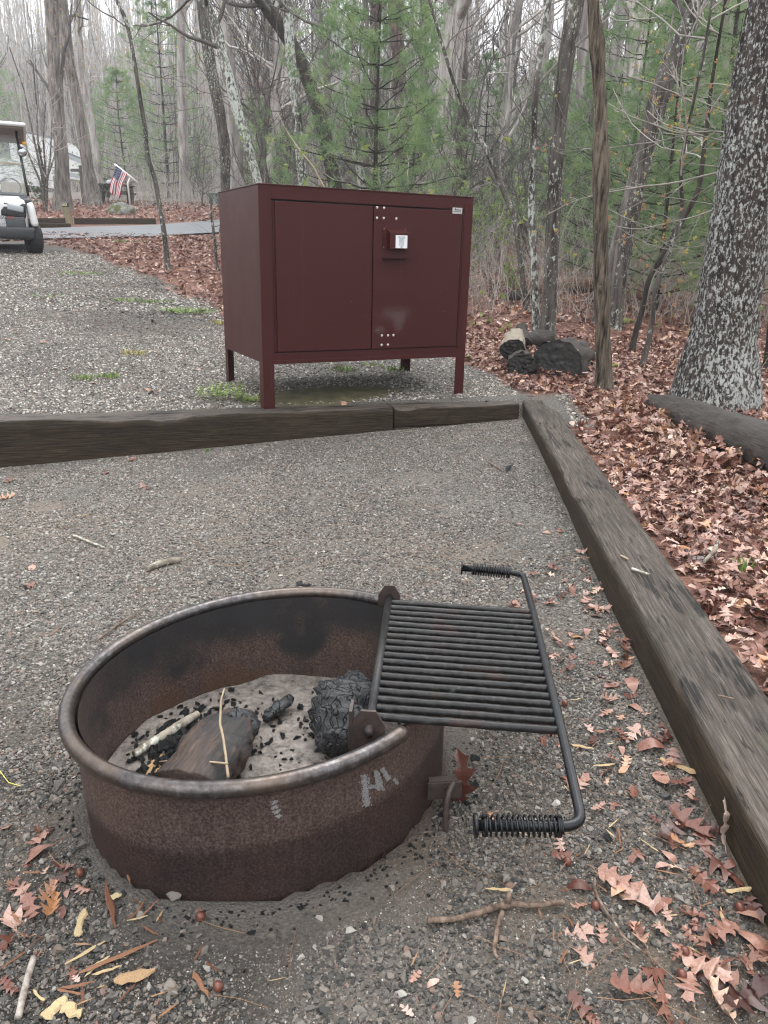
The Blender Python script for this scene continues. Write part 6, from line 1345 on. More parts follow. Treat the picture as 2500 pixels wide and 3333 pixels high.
def gravel(name, lab, xr, yr, dens, smin, smax, seed, tintf, cond, alpha=2.2):
    rg = np.random.default_rng(seed); A_ = (xr[1] - xr[0]) * (yr[1] - yr[0]); N = int(A_ * dens); x = rg.uniform(*xr, N); y = rg.uniform(*yr, N); k = in_front(x, y) & cond(x, y, rg); x, y = x[k], y[k]; N = len(x)
    s_ = smin * (1 - rg.random(N) * (1 - (smin / smax) ** alpha)) ** (-1 / alpha); t_ = np.clip(tintf(x, y, rg, N), 0, 1)
    z = T(x, y) + s_ * .12; rot = np.stack([rg.normal(0, .45, N), rg.normal(0, .45, N), rg.uniform(0, 6.28, N)], 1); sc = s_[:, None] * rg.uniform(.8, 1.2, (N, 3))
    return scatter(name, np.stack([x, y, z], 1), rot, sc, rg.integers(0, 9, N), t_, SRC9, lab)
def padc(x, y, rg):
    k = occl(x, y) & (inside_pad(x, y, .0) > .3)
    bare = .35 * np.exp(-(((x + .0) / .45) ** 2 + ((y - .85) / .3) ** 2)) + .35 * np.exp(-(((x - .35) / .18) ** 2 + ((y - 1.75) / .5) ** 2)) + .22 * np.exp(-(((x + 1.75) / .6) ** 2 + ((y - 3.2) / .45) ** 2)) + .55 * np.exp(-np.clip(ring_rad(x, y) - 1, 0, 5) * 7) * (x > -.25) + .75 * (fbm(x * 3.2, y * 3.2, 0, 3, 66) > .22)
    return k & (rg.random(len(x)) > bare)
def padt(x, y, rg, N):
    b_ = rg.beta(1.5, 2.1, N) ; near = sstep(2.6, 1.0, y + .4 * np.abs(x)); b_ = np.minimum(b_ * (1 - .12 * near) + .09 * (1 - near) + .08 * (x < -.6) * (y > 1.4), .80 + .2 * rg.random(N) ** 3); return b_
gravel('pad_gravel', 'crushed grey gravel covering the fire pad', (-1.9, 1.2), (.55, 2.6), 36000, .0030, .0095, 1, padt, padc, 1.9)
gravel('pad_gravel', 'crushed grey gravel on the far part of the pad', (-2.7, 1.2), (2.6, 5.5), 15000, .0040, .0098, 2, padt, padc, 1.9)
def drvc(x, y, rg):
    return (inside_pad(x, y, .2) < .02) & (leafmask(x, y) < .45 + .3 * rg.random(len(x)) ** 2) & occl(x, y) & (y < 13.5) & (rg.random(len(x)) > .4 * (fbm(x * 1.1, y * 1.1, 0, 3, 67) > .15))
gravel('fine_grit', 'fine dark grit between the stones at the front of the pad', (-.75, .95), (.62, 1.75), 52000, .0014, .0034, 5, lambda x, y, rg, N: rg.beta(1.6, 2.2, N) + .06, lambda x, y, rg: occl(x, y) & (inside_pad(x, y, .0) > .3), 1.5)
def drvt(x, y, rg, N):
    dk = np.exp(-(((x + 0.18 * (y - 8) + 2.45) / .9) ** 2)) * sstep(6, 8, y); return (rg.beta(2.2, 1.35, N) + .06) * (1 - .32 * dk * (fbm(x * 2, y * 2, 0, 3, 5) > -.1))
gravel('drive_gravel', 'light grey gravel of the driveway behind the timber', (-4.6, 2.2), (4.3, 8.0), 4600, .006, .016, 3, drvt, drvc, 2.0)
gravel('drive_gravel', 'light grey gravel of the driveway near the golf cart', (-9, 1), (8.0, 14.0), 1300, .011, .024, 4, drvt, drvc, 2.0)

# ------------------------------------------------------------------ charcoal
CHP = []
cme = [];
for k in range(4):
    me = rock_mesh(900 + k, 12); me.name = 'charcoal_piece'; me.materials.clear(); me.materials.append(CHAR); cme.append(me)
def char_piece(px, py, s_, lab=None):
    p = hit(px, py); o = bpy.data.objects.new('charcoal_piece', cme[len(CHP) % 4]); C.objects.link(o); o.location = Vector(p + [0, 0, s_ * .3]); o.scale = (s_, s_ * .8, s_ * .8); o.rotation_euler = (.3, .2, len(CHP) * 1.3); o['tint'] = 0.0; tag(o, lab or 'black charcoal piece lying on the gravel beside the fire ring', 'charcoal', 'charcoal pieces around the fire ring'); CHP.append(o); return o
for px, py, s_ in ((1545, 2475, .016), (1545, 2560, .018), (1520, 2620, .013), (1232, 2770, .012), (975, 1905, .020), (1000, 1908, .016), (1250, 2790, .012), (1130, 2840, .008), (490, 1283, .025), (1340, 2690, .010), (860, 2970, .006), (1980, 2735, .015), (820, 3040, .010)): char_piece(px, py, s_)
char_piece(1655, 1530, .035, 'long charcoal lump on the gravel near the corner timbers').scale = (.062, .030, .022)
rg = np.random.default_rng(3); N = 620; c1, c2 = ring_pt(np.array([0.0]), 0)[0], 0
pts = []
for (cx_, cy_, sx_, sy_, w_) in ((-.44, 1.43, .055, .11, .48), (-.50, 1.30, .04, .06, .10), (-.36, 1.60, .07, .04, .12), (-.20, 1.45, .15, .13, .30)):
    m__ = int(N * w_); pts.append(np.stack([rg.normal(cx_, sx_, m__), rg.normal(cy_, sy_, m__), np.full(m__, 1 if w_ < .3 else 0)], 1))
pts = np.vstack(pts); pts = pts[ring_rad(pts[:, 0], pts[:, 1]) < .92]; N = len(pts)
heap = np.exp(-(((pts[:, 0] + .44) / .07) ** 2 + ((pts[:, 1] - 1.43) / .12) ** 2)); s_ = rg.uniform(.004, .011, N) * (1 + heap)
z = .030 + .02 * heap * rg.random(N) + .018 * np.exp(-(((pts[:, 0] + .43) / .12) ** 2 + ((pts[:, 1] - 1.40) / .14) ** 2))
scatter('charcoal_bits', np.stack([pts[:, 0], pts[:, 1], z], 1), rg.normal(0, .8, (N, 3)), s_[:, None] * rg.uniform(.6, 1.3, (N, 3)), rg.integers(0, 4, N), np.zeros(N), CHP[:4], 'broken charcoal and crumbs strewn over the ash')
N = 900; a = rg.uniform(0, 6.28, N); P = ring_pt(a, 1 + rg.exponential(.07, N) + .035, 0); k = (np.sin(a + RPH) < .2) & (rg.random(N) < .25 + .75 * (np.cos(a + RPH) > -.2)); P = P[k]
scatter('charcoal_crumbs', np.stack([P[:, 0], P[:, 1], T(P[:, 0], P[:, 1]) + .003], 1), rg.normal(0, .8, (len(P), 3)), rg.uniform(.002, .006, (len(P), 1)) * np.ones(3), rg.integers(0, 4, len(P)), np.zeros(len(P)), CHP[:4], 'black charcoal crumbs along the outer foot of the ring')

# ------------------------------------------------------------------ oak leaves
LEAFM = tintmat('fallen_oak_leaf', [(0, (.055, .020, .014)), (.2, (.13, .046, .031)), (.42, (.225, .102, .072)), (.56, (.33, .178, .130)), (.70, (.46, .31, .255)), (.80, (.36, .165, .065)), (.88, (.50, .34, .25)), (1, (.60, .47, .39))], .36, .5, .30, 18)
def leaf_mesh(seed, detail=True, oval=False):
    rg = np.random.default_rng(seed)
    tips = [(.24, .14, .12), (.40, .36, .30), (.42, .64, .54), (.24, .88, .80)]
    side = []
    for sgn in (-1, 1):
        q = [(0.015, 0)]
        for (w, yt, ym) in tips:
            w_ = w * rg.uniform(.55, .85); yt_ = yt + rg.uniform(-.02, .03)
            q += [(.07 + .04 * rg.random(), ym - .085), (w_ * .70, yt_ - .085), (w_, yt_ + .03), (w_ * .66, yt_ + .02), (.075 + .05 * rg.random(), ym + .085)] if detail else [(w_, yt_ + .03), (.08, ym + .07)]
        if oval: q = [(0.015, 0)] + [(math.sin(math.pi * t_) ** .8 * (.20 + .05 * rg.random()), t_) for t_ in np.linspace(.06, .94, 10)]
        q.append((.0, 1.0)); side.append([(sgn * a_, b_) for a_, b_ in q])
    c1, c2, c3 = rg.normal(0, 1.5), rg.normal(0, .6), rg.uniform(-.6, 1.5); tw_ = rg.normal(0, .5)
    def cz(x, y): return c3 * x * x * 1.6 + c2 * (y - .5) ** 2 * 1.2 + tw_ * x * (y - .5) * .6 + .05 * math.sin(9 * x + seed) + .04 * math.sin(7 * y + 2 * seed) + c1 * .10 * abs(x)
    mb = MB(); n_ = len(side[0])
    for q, sgn in zip(side, (-1, 1)):
        V = []; 
        for k, (x, y) in enumerate(q): V += [(0, k / (n_ - 1), cz(0, k / (n_ - 1))), (x, y, cz(x, y))]
        Q = [(2 * k, 2 * k + 1, 2 * k + 3, 2 * k + 2) if sgn < 0 else (2 * k, 2 * k + 2, 2 * k + 3, 2 * k + 1) for k in range(n_ - 1)]
        mb.add(V, Q)
    st = np.array([(0, 0, cz(0, 0)), (.01, -.12, cz(0, 0) + .01), (.03, -.26, cz(0, 0) + .03)]); mb.add(*tubes(st[None], np.array([[.010, .008, .007]]), 3))
    V0 = np.concatenate(mb.v); V0 -= [0, .45, 0]
    mb.v = [V0]; me = mb.mesh('fallen_oak_leaf', True); me.materials.append(LEAFM); return me
LM = [leaf_mesh(600 + k) for k in range(9)] + [leaf_mesh(680 + k, oval=True) for k in range(3)]; LMS = [leaf_mesh(640 + k, False) for k in range(6)]
rgl = np.random.default_rng(8); nleaf = 0; LEAVES = []
def put_leaf(x, y, s_, rz, t_, lab, grp, tilt=.18, lift=0.0, k=None, name='fallen_oak_leaf'):
    global nleaf
    o = bpy.data.objects.new(name, LM[int(rgl.choice(12, p=[.095] * 9 + [.145 / 3] * 3)) if k is None else k]); C.objects.link(o)
    o.location = (x, y, float(T(x, y)) + .006 + lift); o.rotation_euler = (rgl.normal(0, tilt), rgl.normal(0, tilt), rz); o.scale = (s_, s_, s_ * rgl.uniform(.6, 1.2)); o['tint'] = float(np.clip(t_ + rgl.normal(0, .18) - .02, 0, 1)); tag(o, lab, 'leaf', grp); nleaf += 1; LEAVES.append(o); return o
GL_ = {'pad': ('russet oak leaf lying on the gravel between the grate and the right timber', 'oak leaves on the gravel along the right timber'), 'left': ('reddish oak leaf on the gravel at the lower left of the fire ring', 'oak leaves left of the fire ring'), 'far': ('oak leaf on the gravel below the back timber', 'oak leaves below the back timber'), 'bank': ('pinkish brown oak leaf on top of the leaf bed right of the timber', 'oak leaves topping the leaf bed on the right')}
for (px, py, s_, t_) in ((95, 2790, .085, .5), (130, 2735, .05, .55), (30, 3000, .075, .42), (100, 2965, .06, .35), (170, 2960, .05, .55), (70, 2900, .055, .35), (190, 2880, .05, .2), (160, 2915, .045, .6), (20, 3080, .05, .4), (95, 3060, .03, .5), (210, 2830, .035, .4), (40, 3230, .03, .3), (240, 3170, .03, .3), (20, 2700, .03, .6)): p = hit(px, py); put_leaf(p[0], p[1], s_ * 1.1, rgl.uniform(0, 6.28), t_, *GL_['left'])
for (px, py, s_, t_) in ((430, 1500, .085, .55), (345, 1545, .06, .3), (30, 1570, .085, .6), (25, 1625, .09, .5), (470, 1590, .08, .5), (640, 1205, .09, .65), (105, 1850, .06, .45), (95, 1915, .05, .5), (330, 1710, .04, .4), (1135, 1437, .06, .5), (300, 1250, .08, .65), (1310, 1340, .07, .6), (1580, 1310, .07, .3), (1690, 1710, .03, .85)): p = hit(px, py); put_leaf(p[0], p[1], s_ * 1.0, rgl.uniform(0, 6.28), t_, *GL_['far'])
for (px, py, s_, t_) in ((1950, 1985, .085, .45), (1905, 1960, .07, .4), (1965, 2065, .085, .5), (1990, 2130, .075, .4), (2035, 2110, .06, .55), (1810, 2085, .065, .5), (1795, 2130, .06, .5), (2055, 2230, .085, .45), (1960, 2205, .05, .5), (2100, 2440, .09, .35), (2150, 2420, .085, .25), (2060, 2400, .07, .45), (2020, 2350, .05, .4), (2190, 2480, .08, .3), (1880, 2560, .08, .5), (1850, 2545, .06, .35), (2150, 2540, .09, .45), (2210, 2560, .08, .35), (2000, 2620, .05, .45), (2230, 2690, .10, .42), (2290, 2740, .095, .4), (2180, 2720, .09, .3), (2330, 2720, .07, .25), (2080, 2790, .06, .5), (2350, 2840, .10, .35), (2290, 2880, .085, .35), (2010, 2890, .10, .62), (2110, 2960, .10, .68), (1880, 2960, .045, .5), (2080, 3060, .055, .58), (1870, 3050, .075, .62), (1900, 3120, .06, .6), (2340, 3050, .095, .4), (2440, 2950, .08, .35), (2230, 3110, .06, .35), (2290, 3170, .09, .5), (2130, 3180, .07, .4), (2050, 3230, .08, .45), (2370, 3180, .085, .45), (2420, 3270, .10, .45), (2340, 3280, .08, .5), (2160, 3290, .07, .4), (2460, 3080, .09, .3), (1890, 3290, .06, .35), (2240, 3230, .08, .4), (1790, 1875, .06, 1.0), (1960, 1905, .04, .4), (1660, 2340, .03, .5), (1485, 3230, .03, .5), (1350, 3190, .03, .5), (1410, 3205, .028, .45), (1600, 2660, .03, .6), (1325, 3300, .03, .5)): p = hit(px, py); put_leaf(p[0], p[1], s_ * .9, rgl.uniform(0, 6.28), t_, *GL_['pad'], lift=.006 * (px > 2000))
# the upright red leaf beside the anchor tab and the curled amber one by the timber
p = hit(1500, 2610); o = put_leaf(p[0], p[1], .105, 0, .22, 'upright glossy red-brown oak leaf standing beside the anchor tab', None, lift=.045, k=2); o.rotation_euler = (R(62), R(8), R(12)); o.scale = (.095, .115, .115)
p = hit(2340, 2740); o = put_leaf(p[0], p[1], .09, 0, .78, 'curled amber oak leaf leaning on the right timber', None, lift=.04, k=5); o.rotation_euler = (R(70), R(25), R(40))
k = 0
while k < 170:
    y = .9 + 2.4 * rgl.random(); x = right_line(y) + .22 + 1.0 * rgl.random() * y * .5
    if x / y > .62: continue
    put_leaf(x, y, rgl.uniform(.05, .085), rgl.uniform(0, 6.28), rgl.beta(2.2, 2.2), *GL_['bank'], tilt=.25, lift=.025 + .015 * rgl.random()); k += 1
def litter(name, lab, cond, xr, yr, dens, smin, smax, seed, src, lift, tilt, alpha=1, tb=(1.7, 2.0)):
    rg = np.random.default_rng(seed); N = int((xr[1] - xr[0]) * (yr[1] - yr[0]) * dens); x = rg.uniform(*xr, N); y = rg.uniform(*yr, N); k = in_front(x, y, .15) & cond(x, y, rg); x, y = x[k], y[k]; N = len(x)
    s_ = rg.uniform(smin, smax, N); z = T(x, y) + lift(x, y, rg, N); tl_ = tilt(x, y) if callable(tilt) else tilt
    rot = np.stack([rg.normal(0, 1, N) * tl_, rg.normal(0, 1, N) * tl_, rg.uniform(0, 6.28, N)], 1); sc = np.stack([s_, s_, s_ * rg.uniform(.7, 1.8, N)], 1)
    return scatter(name, np.stack([x, y, z], 1), rot, sc, rg.integers(0, len(src), N), rg.beta(*tb, N), src, lab)
LS9 = [next(o for o in LEAVES if o.data == me) for me in LM]
SMALL = []
for k, me in enumerate(LMS):
    p = hitD(1500 + 12 * k, 1120 + 30 * k); o = bpy.data.objects.new('fallen_oak_leaf', me); C.objects.link(o); o.location = (p[0], p[1], p[2] + .03); o.scale = (.08,) * 3; o['tint'] = .5; tag(o, GL_['bank'][0], 'leaf', GL_['bank'][1]); SMALL.append(o)
# shape of the leaf bank against the fallen trunk
def bank(x, y):
    P0, P1 = q0[:2], q1[:2]; d_ = (P1 - P0) / np.linalg.norm(P1 - P0); nn = np.array([-d_[1], d_[0]]); dist = -((x - P0[0]) * nn[0] + (y - P0[1]) * nn[1]); s_ = (x - P0[0]) * d_[0] + (y - P0[1]) * d_[1]
    return np.exp(-((dist - .12) / .30) ** 2) * sstep(-.6, .2, s_) * sstep(2.6, 1.2, s_) 
def rc(x, y, rg): return (leafmask(x, y) > .5) & (x > right_line(y) + .215)
litter('leaf_litter', 'deep bed of fallen oak leaves right of the timber', rc, (.8, 3.6), (.7, 4.2), 1150, .036, .070, 41, LS9, lambda x, y, rg, N: .004 + .035 * rg.random(N) + bank(x, y) * .10 * rg.random(N), lambda x, y: .20 + .35 * bank(x, y))
litter('leaf_litter', 'fallen oak leaves around the cut logs and the knobby tree', lambda x, y, rg: (leafmask(x, y) > .45) & (x > .3) & ((x > right_line(y) + .2) | (y > 5.6)), (.3, 5), (4.2, 8.5), 480, .05, .08, 42, LS9, lambda x, y, rg, N: .004 + .04 * rg.random(N) + bank(x, y) * .09 * rg.random(N), lambda x, y: .32 + .3 * bank(x, y))
litter('leaf_litter', 'fallen oak leaves drifted against the fallen trunk', lambda x, y, rg: (bank(x, y) > .35) & (leafmask(x, y) > .3), (.8, 3.6), (2.8, 5.6), 520, .06, .095, 43, LS9, lambda x, y, rg, N: .01 + bank(x, y) * .13 * rg.random(N), .75, tb=(3.0, 2.0))
litter('leaf_litter', 'fallen leaves over the forest floor on the right', lambda x, y, rg: (leafmask(x, y) > .5), (-1.5, 9), (8.5, 17), 95, .07, .12, 44, SMALL, lambda x, y, rg, N: .01 + .04 * rg.random(N), .4)
litter('leaf_litter', 'russet leaves covering the island between drive and road', lambda x, y, rg: (leafmask(x, y) > .5 - .2 * rg.random(len(x))) & (y < 17.5), (-9, -.4), (5.8, 18), 150, .06, .10, 45, SMALL, lambda x, y, rg, N: .008 + .03 * rg.random(N), .35)
litter('leaf_litter', 'russet leaves on the bank beyond the road', lambda x, y, rg: (y > 21.5), (-16, -2), (21.5, 32), 40, .08, .14, 46, SMALL, lambda x, y, rg, N: .01 + .03 * rg.random(N), .4)
litter('loose_leaves', 'loose oak leaves and scraps along the gravel side of the timber', lambda x, y, rg: (x > right_line(y) - .38) & (x < right_line(y) - .02) & (rg.random(len(x)) < np.exp(-(right_line(y) - x) / .19)) & (rg.random(len(x)) < sstep(3.4, 1.6, y)), (0, 1.1), (.7, 3.4), 560, .022, .055, 47, LS9, lambda x, y, rg, N: .006 + .008 * rg.random(N), .2)
litter('loose_leaves', 'loose oak leaf scraps at the lower left of the fire ring', lambda x, y, rg: occl(x, y) & (rg.random(len(x)) < np.exp(-(((x + .62) / .18) ** 2 + ((y - 1.0) / .22) ** 2))), (-1.3, -.2), (.7, 1.6), 160, .018, .038, 48, LS9, lambda x, y, rg, N: .005 + .004 * rg.random(N), .2)
litter('loose_leaves', 'scattered oak leaves on the gravel around the locker', lambda x, y, rg: (leafmask(x, y) < .5) & (inside_pad(x, y) < .05) & (rg.random(len(x)) < .05 + .9 * sstep(.0, .45, leafmask(x, y))), (-4, 2), (5.0, 9), 30, .05, .085, 49, LS9, lambda x, y, rg, N: .008, .15)

# ------------------------------------------------------------------ wood chips, twigs, acorns
CHIPM = tintmat('split_wood_chip', [(0, (.09, .035, .02)), (.3, (.18, .080, .045)), (.55, (.27, .145, .080)), (.75, (.40, .28, .15)), (1, (.50, .40, .23))], .65, .25, .3, 30, .4, .001)
def chip_mesh(seed):
    rg = np.random.default_rng(seed); n_ = 7; s = np.linspace(0, 1, n_); w = (.07 + .13 * rg.random(n_)) * np.r_[rg.uniform(.1, .9), np.ones(n_ - 2), rg.uniform(.05, .6)]; c_ = .035 * rg.normal(size=n_); h = .05 * rg.random(n_) + .03; b_ = .06 * np.sin(s * 3) * rg.normal()
    V = np.concatenate([np.stack([s - .5, c_ - w, b_ * np.ones(n_)], 1), np.stack([s - .5, c_ + w * .9, b_ + 0 * s], 1), np.stack([s - .5, c_ + w * .5, b_ + h], 1), np.stack([s - .5, c_ - w * .6, b_ + h * .8], 1)]); V = V.reshape(4, n_, 3).transpose(1, 0, 2)
    i = np.arange(n_ * 4).reshape(n_, 4); mb = MB().add(V.reshape(-1, 3), np.concatenate([np.stack([i[:-1], np.roll(i, -1, 1)[:-1], np.roll(i, -1, 1)[1:], i[1:]], -1).reshape(-1, 4), i[:1, ::-1], i[-1:]])); me = mb.mesh('wood_chip', False); me.materials.append(CHIPM); return me
CM = [chip_mesh(700 + k) for k in range(6)]; rgc = np.random.default_rng(19); CH = []
def chip(px, py, L_, wd_, rz, t_, lab='splinter of split wood on the gravel around the ring', grp='wood splinters scattered on the gravel', k=None):
    p = hit(px, py); o = bpy.data.objects.new('wood_chip', CM[int(rgc.integers(0, 6)) if k is None else k]); C.objects.link(o); o.location = Vector(p + [0, 0, .008]); o.rotation_euler = (rgc.normal(0, .1), rgc.normal(0, .1), rz); o.scale = (L_, L_ * wd_ * .6, L_ * wd_ * .55); o['tint'] = float(t_); tag(o, lab, 'wood chip', grp); CH.append(o)
chip(262, 3015, .060, 1.2, R(100), .93, 'pale yellow pointed wood chip at the lower left', None); chip(390, 3125, .125, .34, R(36), .42, 'longest orange-brown splinter left of the ring foot', None, 1)
chip(360, 2955, .105, .6, R(-62), .22, 'dark brown bark strip pointing at the ring', None); chip(440, 3190, .062, 1.5, R(25), .16 + .5, 'broad greyish pink wood flake at the lower left', None)
chip(175, 3290, .040, 3.2, R(60), .9, 'square tan wood flake at the bottom left corner', None); chip(237, 3300, .036, 3.0, R(-20), .88, 'smaller square tan flake beside the square one', None)
chip(375, 2930, .024, 3.0, R(10), .95, 'tiny bright yellow wood block by the bark strip', None); chip(655, 3215, .055, .8, R(-50), .38, 'orange-brown splinter below the ring middle', None)
chip(285, 3110, .075, .5, R(50), .85, 'thin pale splinter beside the longest one', None); chip(2210, 2500, .085, 1.2, R(-40), .72, 'golden splintered wood piece leaning on the right timber', None); chip(1895, 2440, .055, .9, R(-30), .8, 'golden chip right of the grate handle', None); chip(1965, 2500, .05, .9, R(5), .85, 'flat yellow chip below the golden one', None); chip(1620, 2905, .045, .9, R(-10), .8, 'yellow-orange chip above the forked stick', None); chip(2400, 2905, .05, 1.2, R(10), .85, 'pale yellow chip against the timber foot', None)
chip(180, 2062, .045, .5, R(75), .45, 'orange splinter standing out on the gravel left of the ring', None); chip(1335, 810 * 3333 / 2212, .045, .5, R(30), .3)
for (px, py, L_, w_, a_, t_) in ((100, 2850, .035, .8, 10, .4), (55, 3000, .04, .7, -40, .4), (420, 2870, .028, .8, -60, .4), (440, 2985, .04, .5, 60, .35), (480, 2975, .05, .4, 50, .4), (490, 3040, .04, .6, -30, .3), (270, 3085, .028, .8, 5, .6), (250, 3220, .055, .6, 10, .35), (230, 3240, .04, .6, -5, .4), (300, 3170, .03, .7, 60, .9), (330, 3140, .03, .8, 45, .9), (460, 2960, .03, .6, 80, .35), (350, 3170, .045, .6, 30, .85), (40, 3140, .05, .4, 60, .25), (2015, 2735, .055, .5, 80, .3), (1995, 2690, .05, .3, 50, .85), (2110, 2760, .05, .3, -60, .85), (2170, 2850, .045, .4, -30, .5), (2350, 3000, .04, .8, 80, .8), (2180, 2990, .03, .5, 10, .8), (1970, 2870, .06, .35, -40, .6), (2030, 2930, .06, .35, -40, .55), (1870, 2285, .03, .6, 10, .8), (1990, 2165, .035, .6, 80, .85), (1870, 1830, .02, .8, 10, .8), (1690, 2720, .05, .3, -15, .8), (1910, 2775, .04, .3, 60, .7), (1640, 3230, .03, .4, 70, .7), (900, 3200, .03, .3, 20, .7), (1350, 3130, .04, .3, 70, .6), (1480, 1800, .03, .5, -20, .6), (700, 1700, .045, .5, 25, .3), (265, 1683, .06, .5, 30, .75), (215, 1722, .05, .6, 10, .1), (660, 1790, .04, .3, 15, .4), (730, 2035, .03, .3, 30, .5), (2060, 1850, .03, .4, -50, .5), (2010, 2300, .02, .5, 40, .85), (1560, 2710, .02, .8, 0, .6)): chip(px, py, L_, w_, R(a_), t_)
for _ in range(90):
    a = rgc.random(); px, py = (rgc.uniform(20, 700), rgc.uniform(2850, 3320)) if a < .35 else ((rgc.uniform(1750, 2350), rgc.uniform(2300, 3300)) if a < .85 else (rgc.uniform(0, 1700), rgc.uniform(1500, 1900)))
    p = hit(px, py)
    if ring_rad(p[0], p[1]) < 1.05 or p[0] > right_line(p[1]) - .01: continue
    chip(px, py, rgc.uniform(.012, .035), rgc.uniform(.3, .9), rgc.uniform(0, 3.1), rgc.random())
BRK = barkmat('small_branch_bark', (.075, .048, .035), (.25, .18, .135), 60, .2, (.4, .4, .33), 60, zs=.4, bs=.8, bd=.003)
def lie(pts, lift=.012): return [hit(*p) + [0, 0, lift] for p in pts]
fs = wire('forked_stick', lie([(1388, 3010), (1470, 3008), (1560, 2990), (1630, 2962), (1670, 2965), (1760, 2962), (1835, 2955)]), [.0055, .0048, .005, .007, .005, .005, .0045], BRK, 'brown forked stick lying on the gravel below the near handle', 'stick', wob=.003, sides=9)
o_ = np.array(fs.location); wire('side_branch', [q_ - o_ for q_ in lie([(1650, 2965), (1655, 2935)], .02)], [.006, .005], BRK, None, None, parent=fs); 
wire('dark_stick', lie([(1633, 2985), (1620, 3040), (1605, 3105), (1618, 3140)]), [.0042, .0042, .004, .002], BRK, 'short dark stick pointing down from the forked stick', 'stick', wob=.001)
wire('thin_stick', lie([(1930, 2880), (1945, 2940), (1985, 3010), (2040, 3080), (2100, 3125)], .014), [.0028, .0028, .0026, .002, .0014], BRK, 'thin curved grey twig among the leaves at lower right', 'twig', wob=.003)
wire('thin_stick', lie([(112, 3135), (85, 3230), (62, 3332)]), [.0052, .0055, .0055], barkmat('grey_stick', (.16, .13, .11), (.38, .34, .3), 50, 0, zs=.3, bs=.5, bd=.002), 'straight grey-white stick at the bottom left corner', 'stick')
wire('thin_stick', lie([(310, 2100), (390, 2040), (470, 1990)], .01), [.002, .003, .001], BRK, 'thin dark twig left of the ring rim', 'twig')
wire('lichened_stick', lie([(480, 1862), (520, 1845), (580, 1832), (590, 1828)], .012), [.010, .014, .012, .006], birch, 'pale green lichened stick on the gravel left of the ring', 'stick', sides=9)
wire('thin_stick', lie([(240, 1750), (340, 1790)], .01), [.005, .004], birch, 'short whitish stick on the gravel below the long timber', 'stick')
wire('thin_stick', lie([(1590, 1510), (1640, 1540)], .01), [.004, .003], BRK, 'small brown twig by the long charcoal lump', 'twig')
def lie_top(pts): return [atz(*p, .135) for p in pts]
wire('thin_stick', lie_top([(2055, 1850), (2112, 1870)]), [.005, .004], birch, 'short lichened twig on top of the right timber', 'twig'); wire('thin_stick', lie_top([(2020, 1808), (2045, 1820)]), [.004, .003], TWIG, 'tiny pale twig on the right timber', 'twig'); wire('thin_stick', lie_top([(2335, 2262), (2390, 2275)]), [.002, .002], BRK, 'fine brown twig on the near part of the right timber', 'twig')
wire('lichened_stick', lie([(2285, 1870), (2320, 1830), (2330, 1800)], .045), [.006, .008, .006], birch, 'lichen-crusted twig on the leaf bed right of the timber', 'twig')
wire('pine_straw', lie([(0, 2520), (30, 2560), (70, 2572)], .01), [.001, .001, .001], simple('straw', (.5, .45, .1), .6), 'single yellow-green needle at the left edge', 'needle')
ACM = simple('acorn_shell', (.13, .045, .03), .3, 0, .3, 30)
for k, (px, py, lb) in enumerate(((640, 3000, 'reddish acorn below the ring at left'), (1925, 2965, 'dark acorn beside the thin curved twig'), (1835, 2820, 'wet purple acorn right of the near handle'), (2215, 3115, 'tan acorn on a leaf at lower right'), (2205, 3190, 'striped acorn among the lower right leaves'), (1785, 1965, 'small red acorn right of the far handle'), (1910, 1890, 'brown acorn cap near the right timber'), (248, 2855, 'small dark acorn left of the ring foot'), (2395, 2970, 'brown acorn by the timber foot'), (695, 3230, 'pinkish acorn by the orange splinter'), (1830, 2300, 'red acorn right of the grate frame'))):
    p = hit(px, py); o = blob('acorn', p + [0, 0, .008], p + [.014, .006, .010], [.003, .0085, .009, .0075, .003], [ACM], lb, 'acorn', 10, 10, .02, k)
# pine straw
rg = np.random.default_rng(6); N = 250; x = np.concatenate([rg.uniform(.1, .9, 160), rg.uniform(-.9, .3, 90)]); y = np.concatenate([rg.uniform(.75, 3, 160), rg.uniform(.7, 3.5, 90)]); k = occl(x, y) & (x < right_line(y)); x, y = x[k], y[k]; a = rg.uniform(0, 6.28, len(x)); L_ = rg.uniform(.02, .06, len(x)); z = T(x, y) + .009
P = np.stack([np.stack([x + np.cos(a + q * .08) * L_ * q, y + np.sin(a + q * .08) * L_ * q, z + .004 * rg.random(len(x))], 1) for q in (-1, 0, 1)], 1)
o = MB().add(*tubes(P, np.full((len(x), 3), .0007), 3)).build('pine_straw', simple('dry_pine_straw', (.24, .13, .07), .6, 0, .4, 3)); tag(o, 'fine dry pine needles strewn over the gravel', None, None, 'stuff')

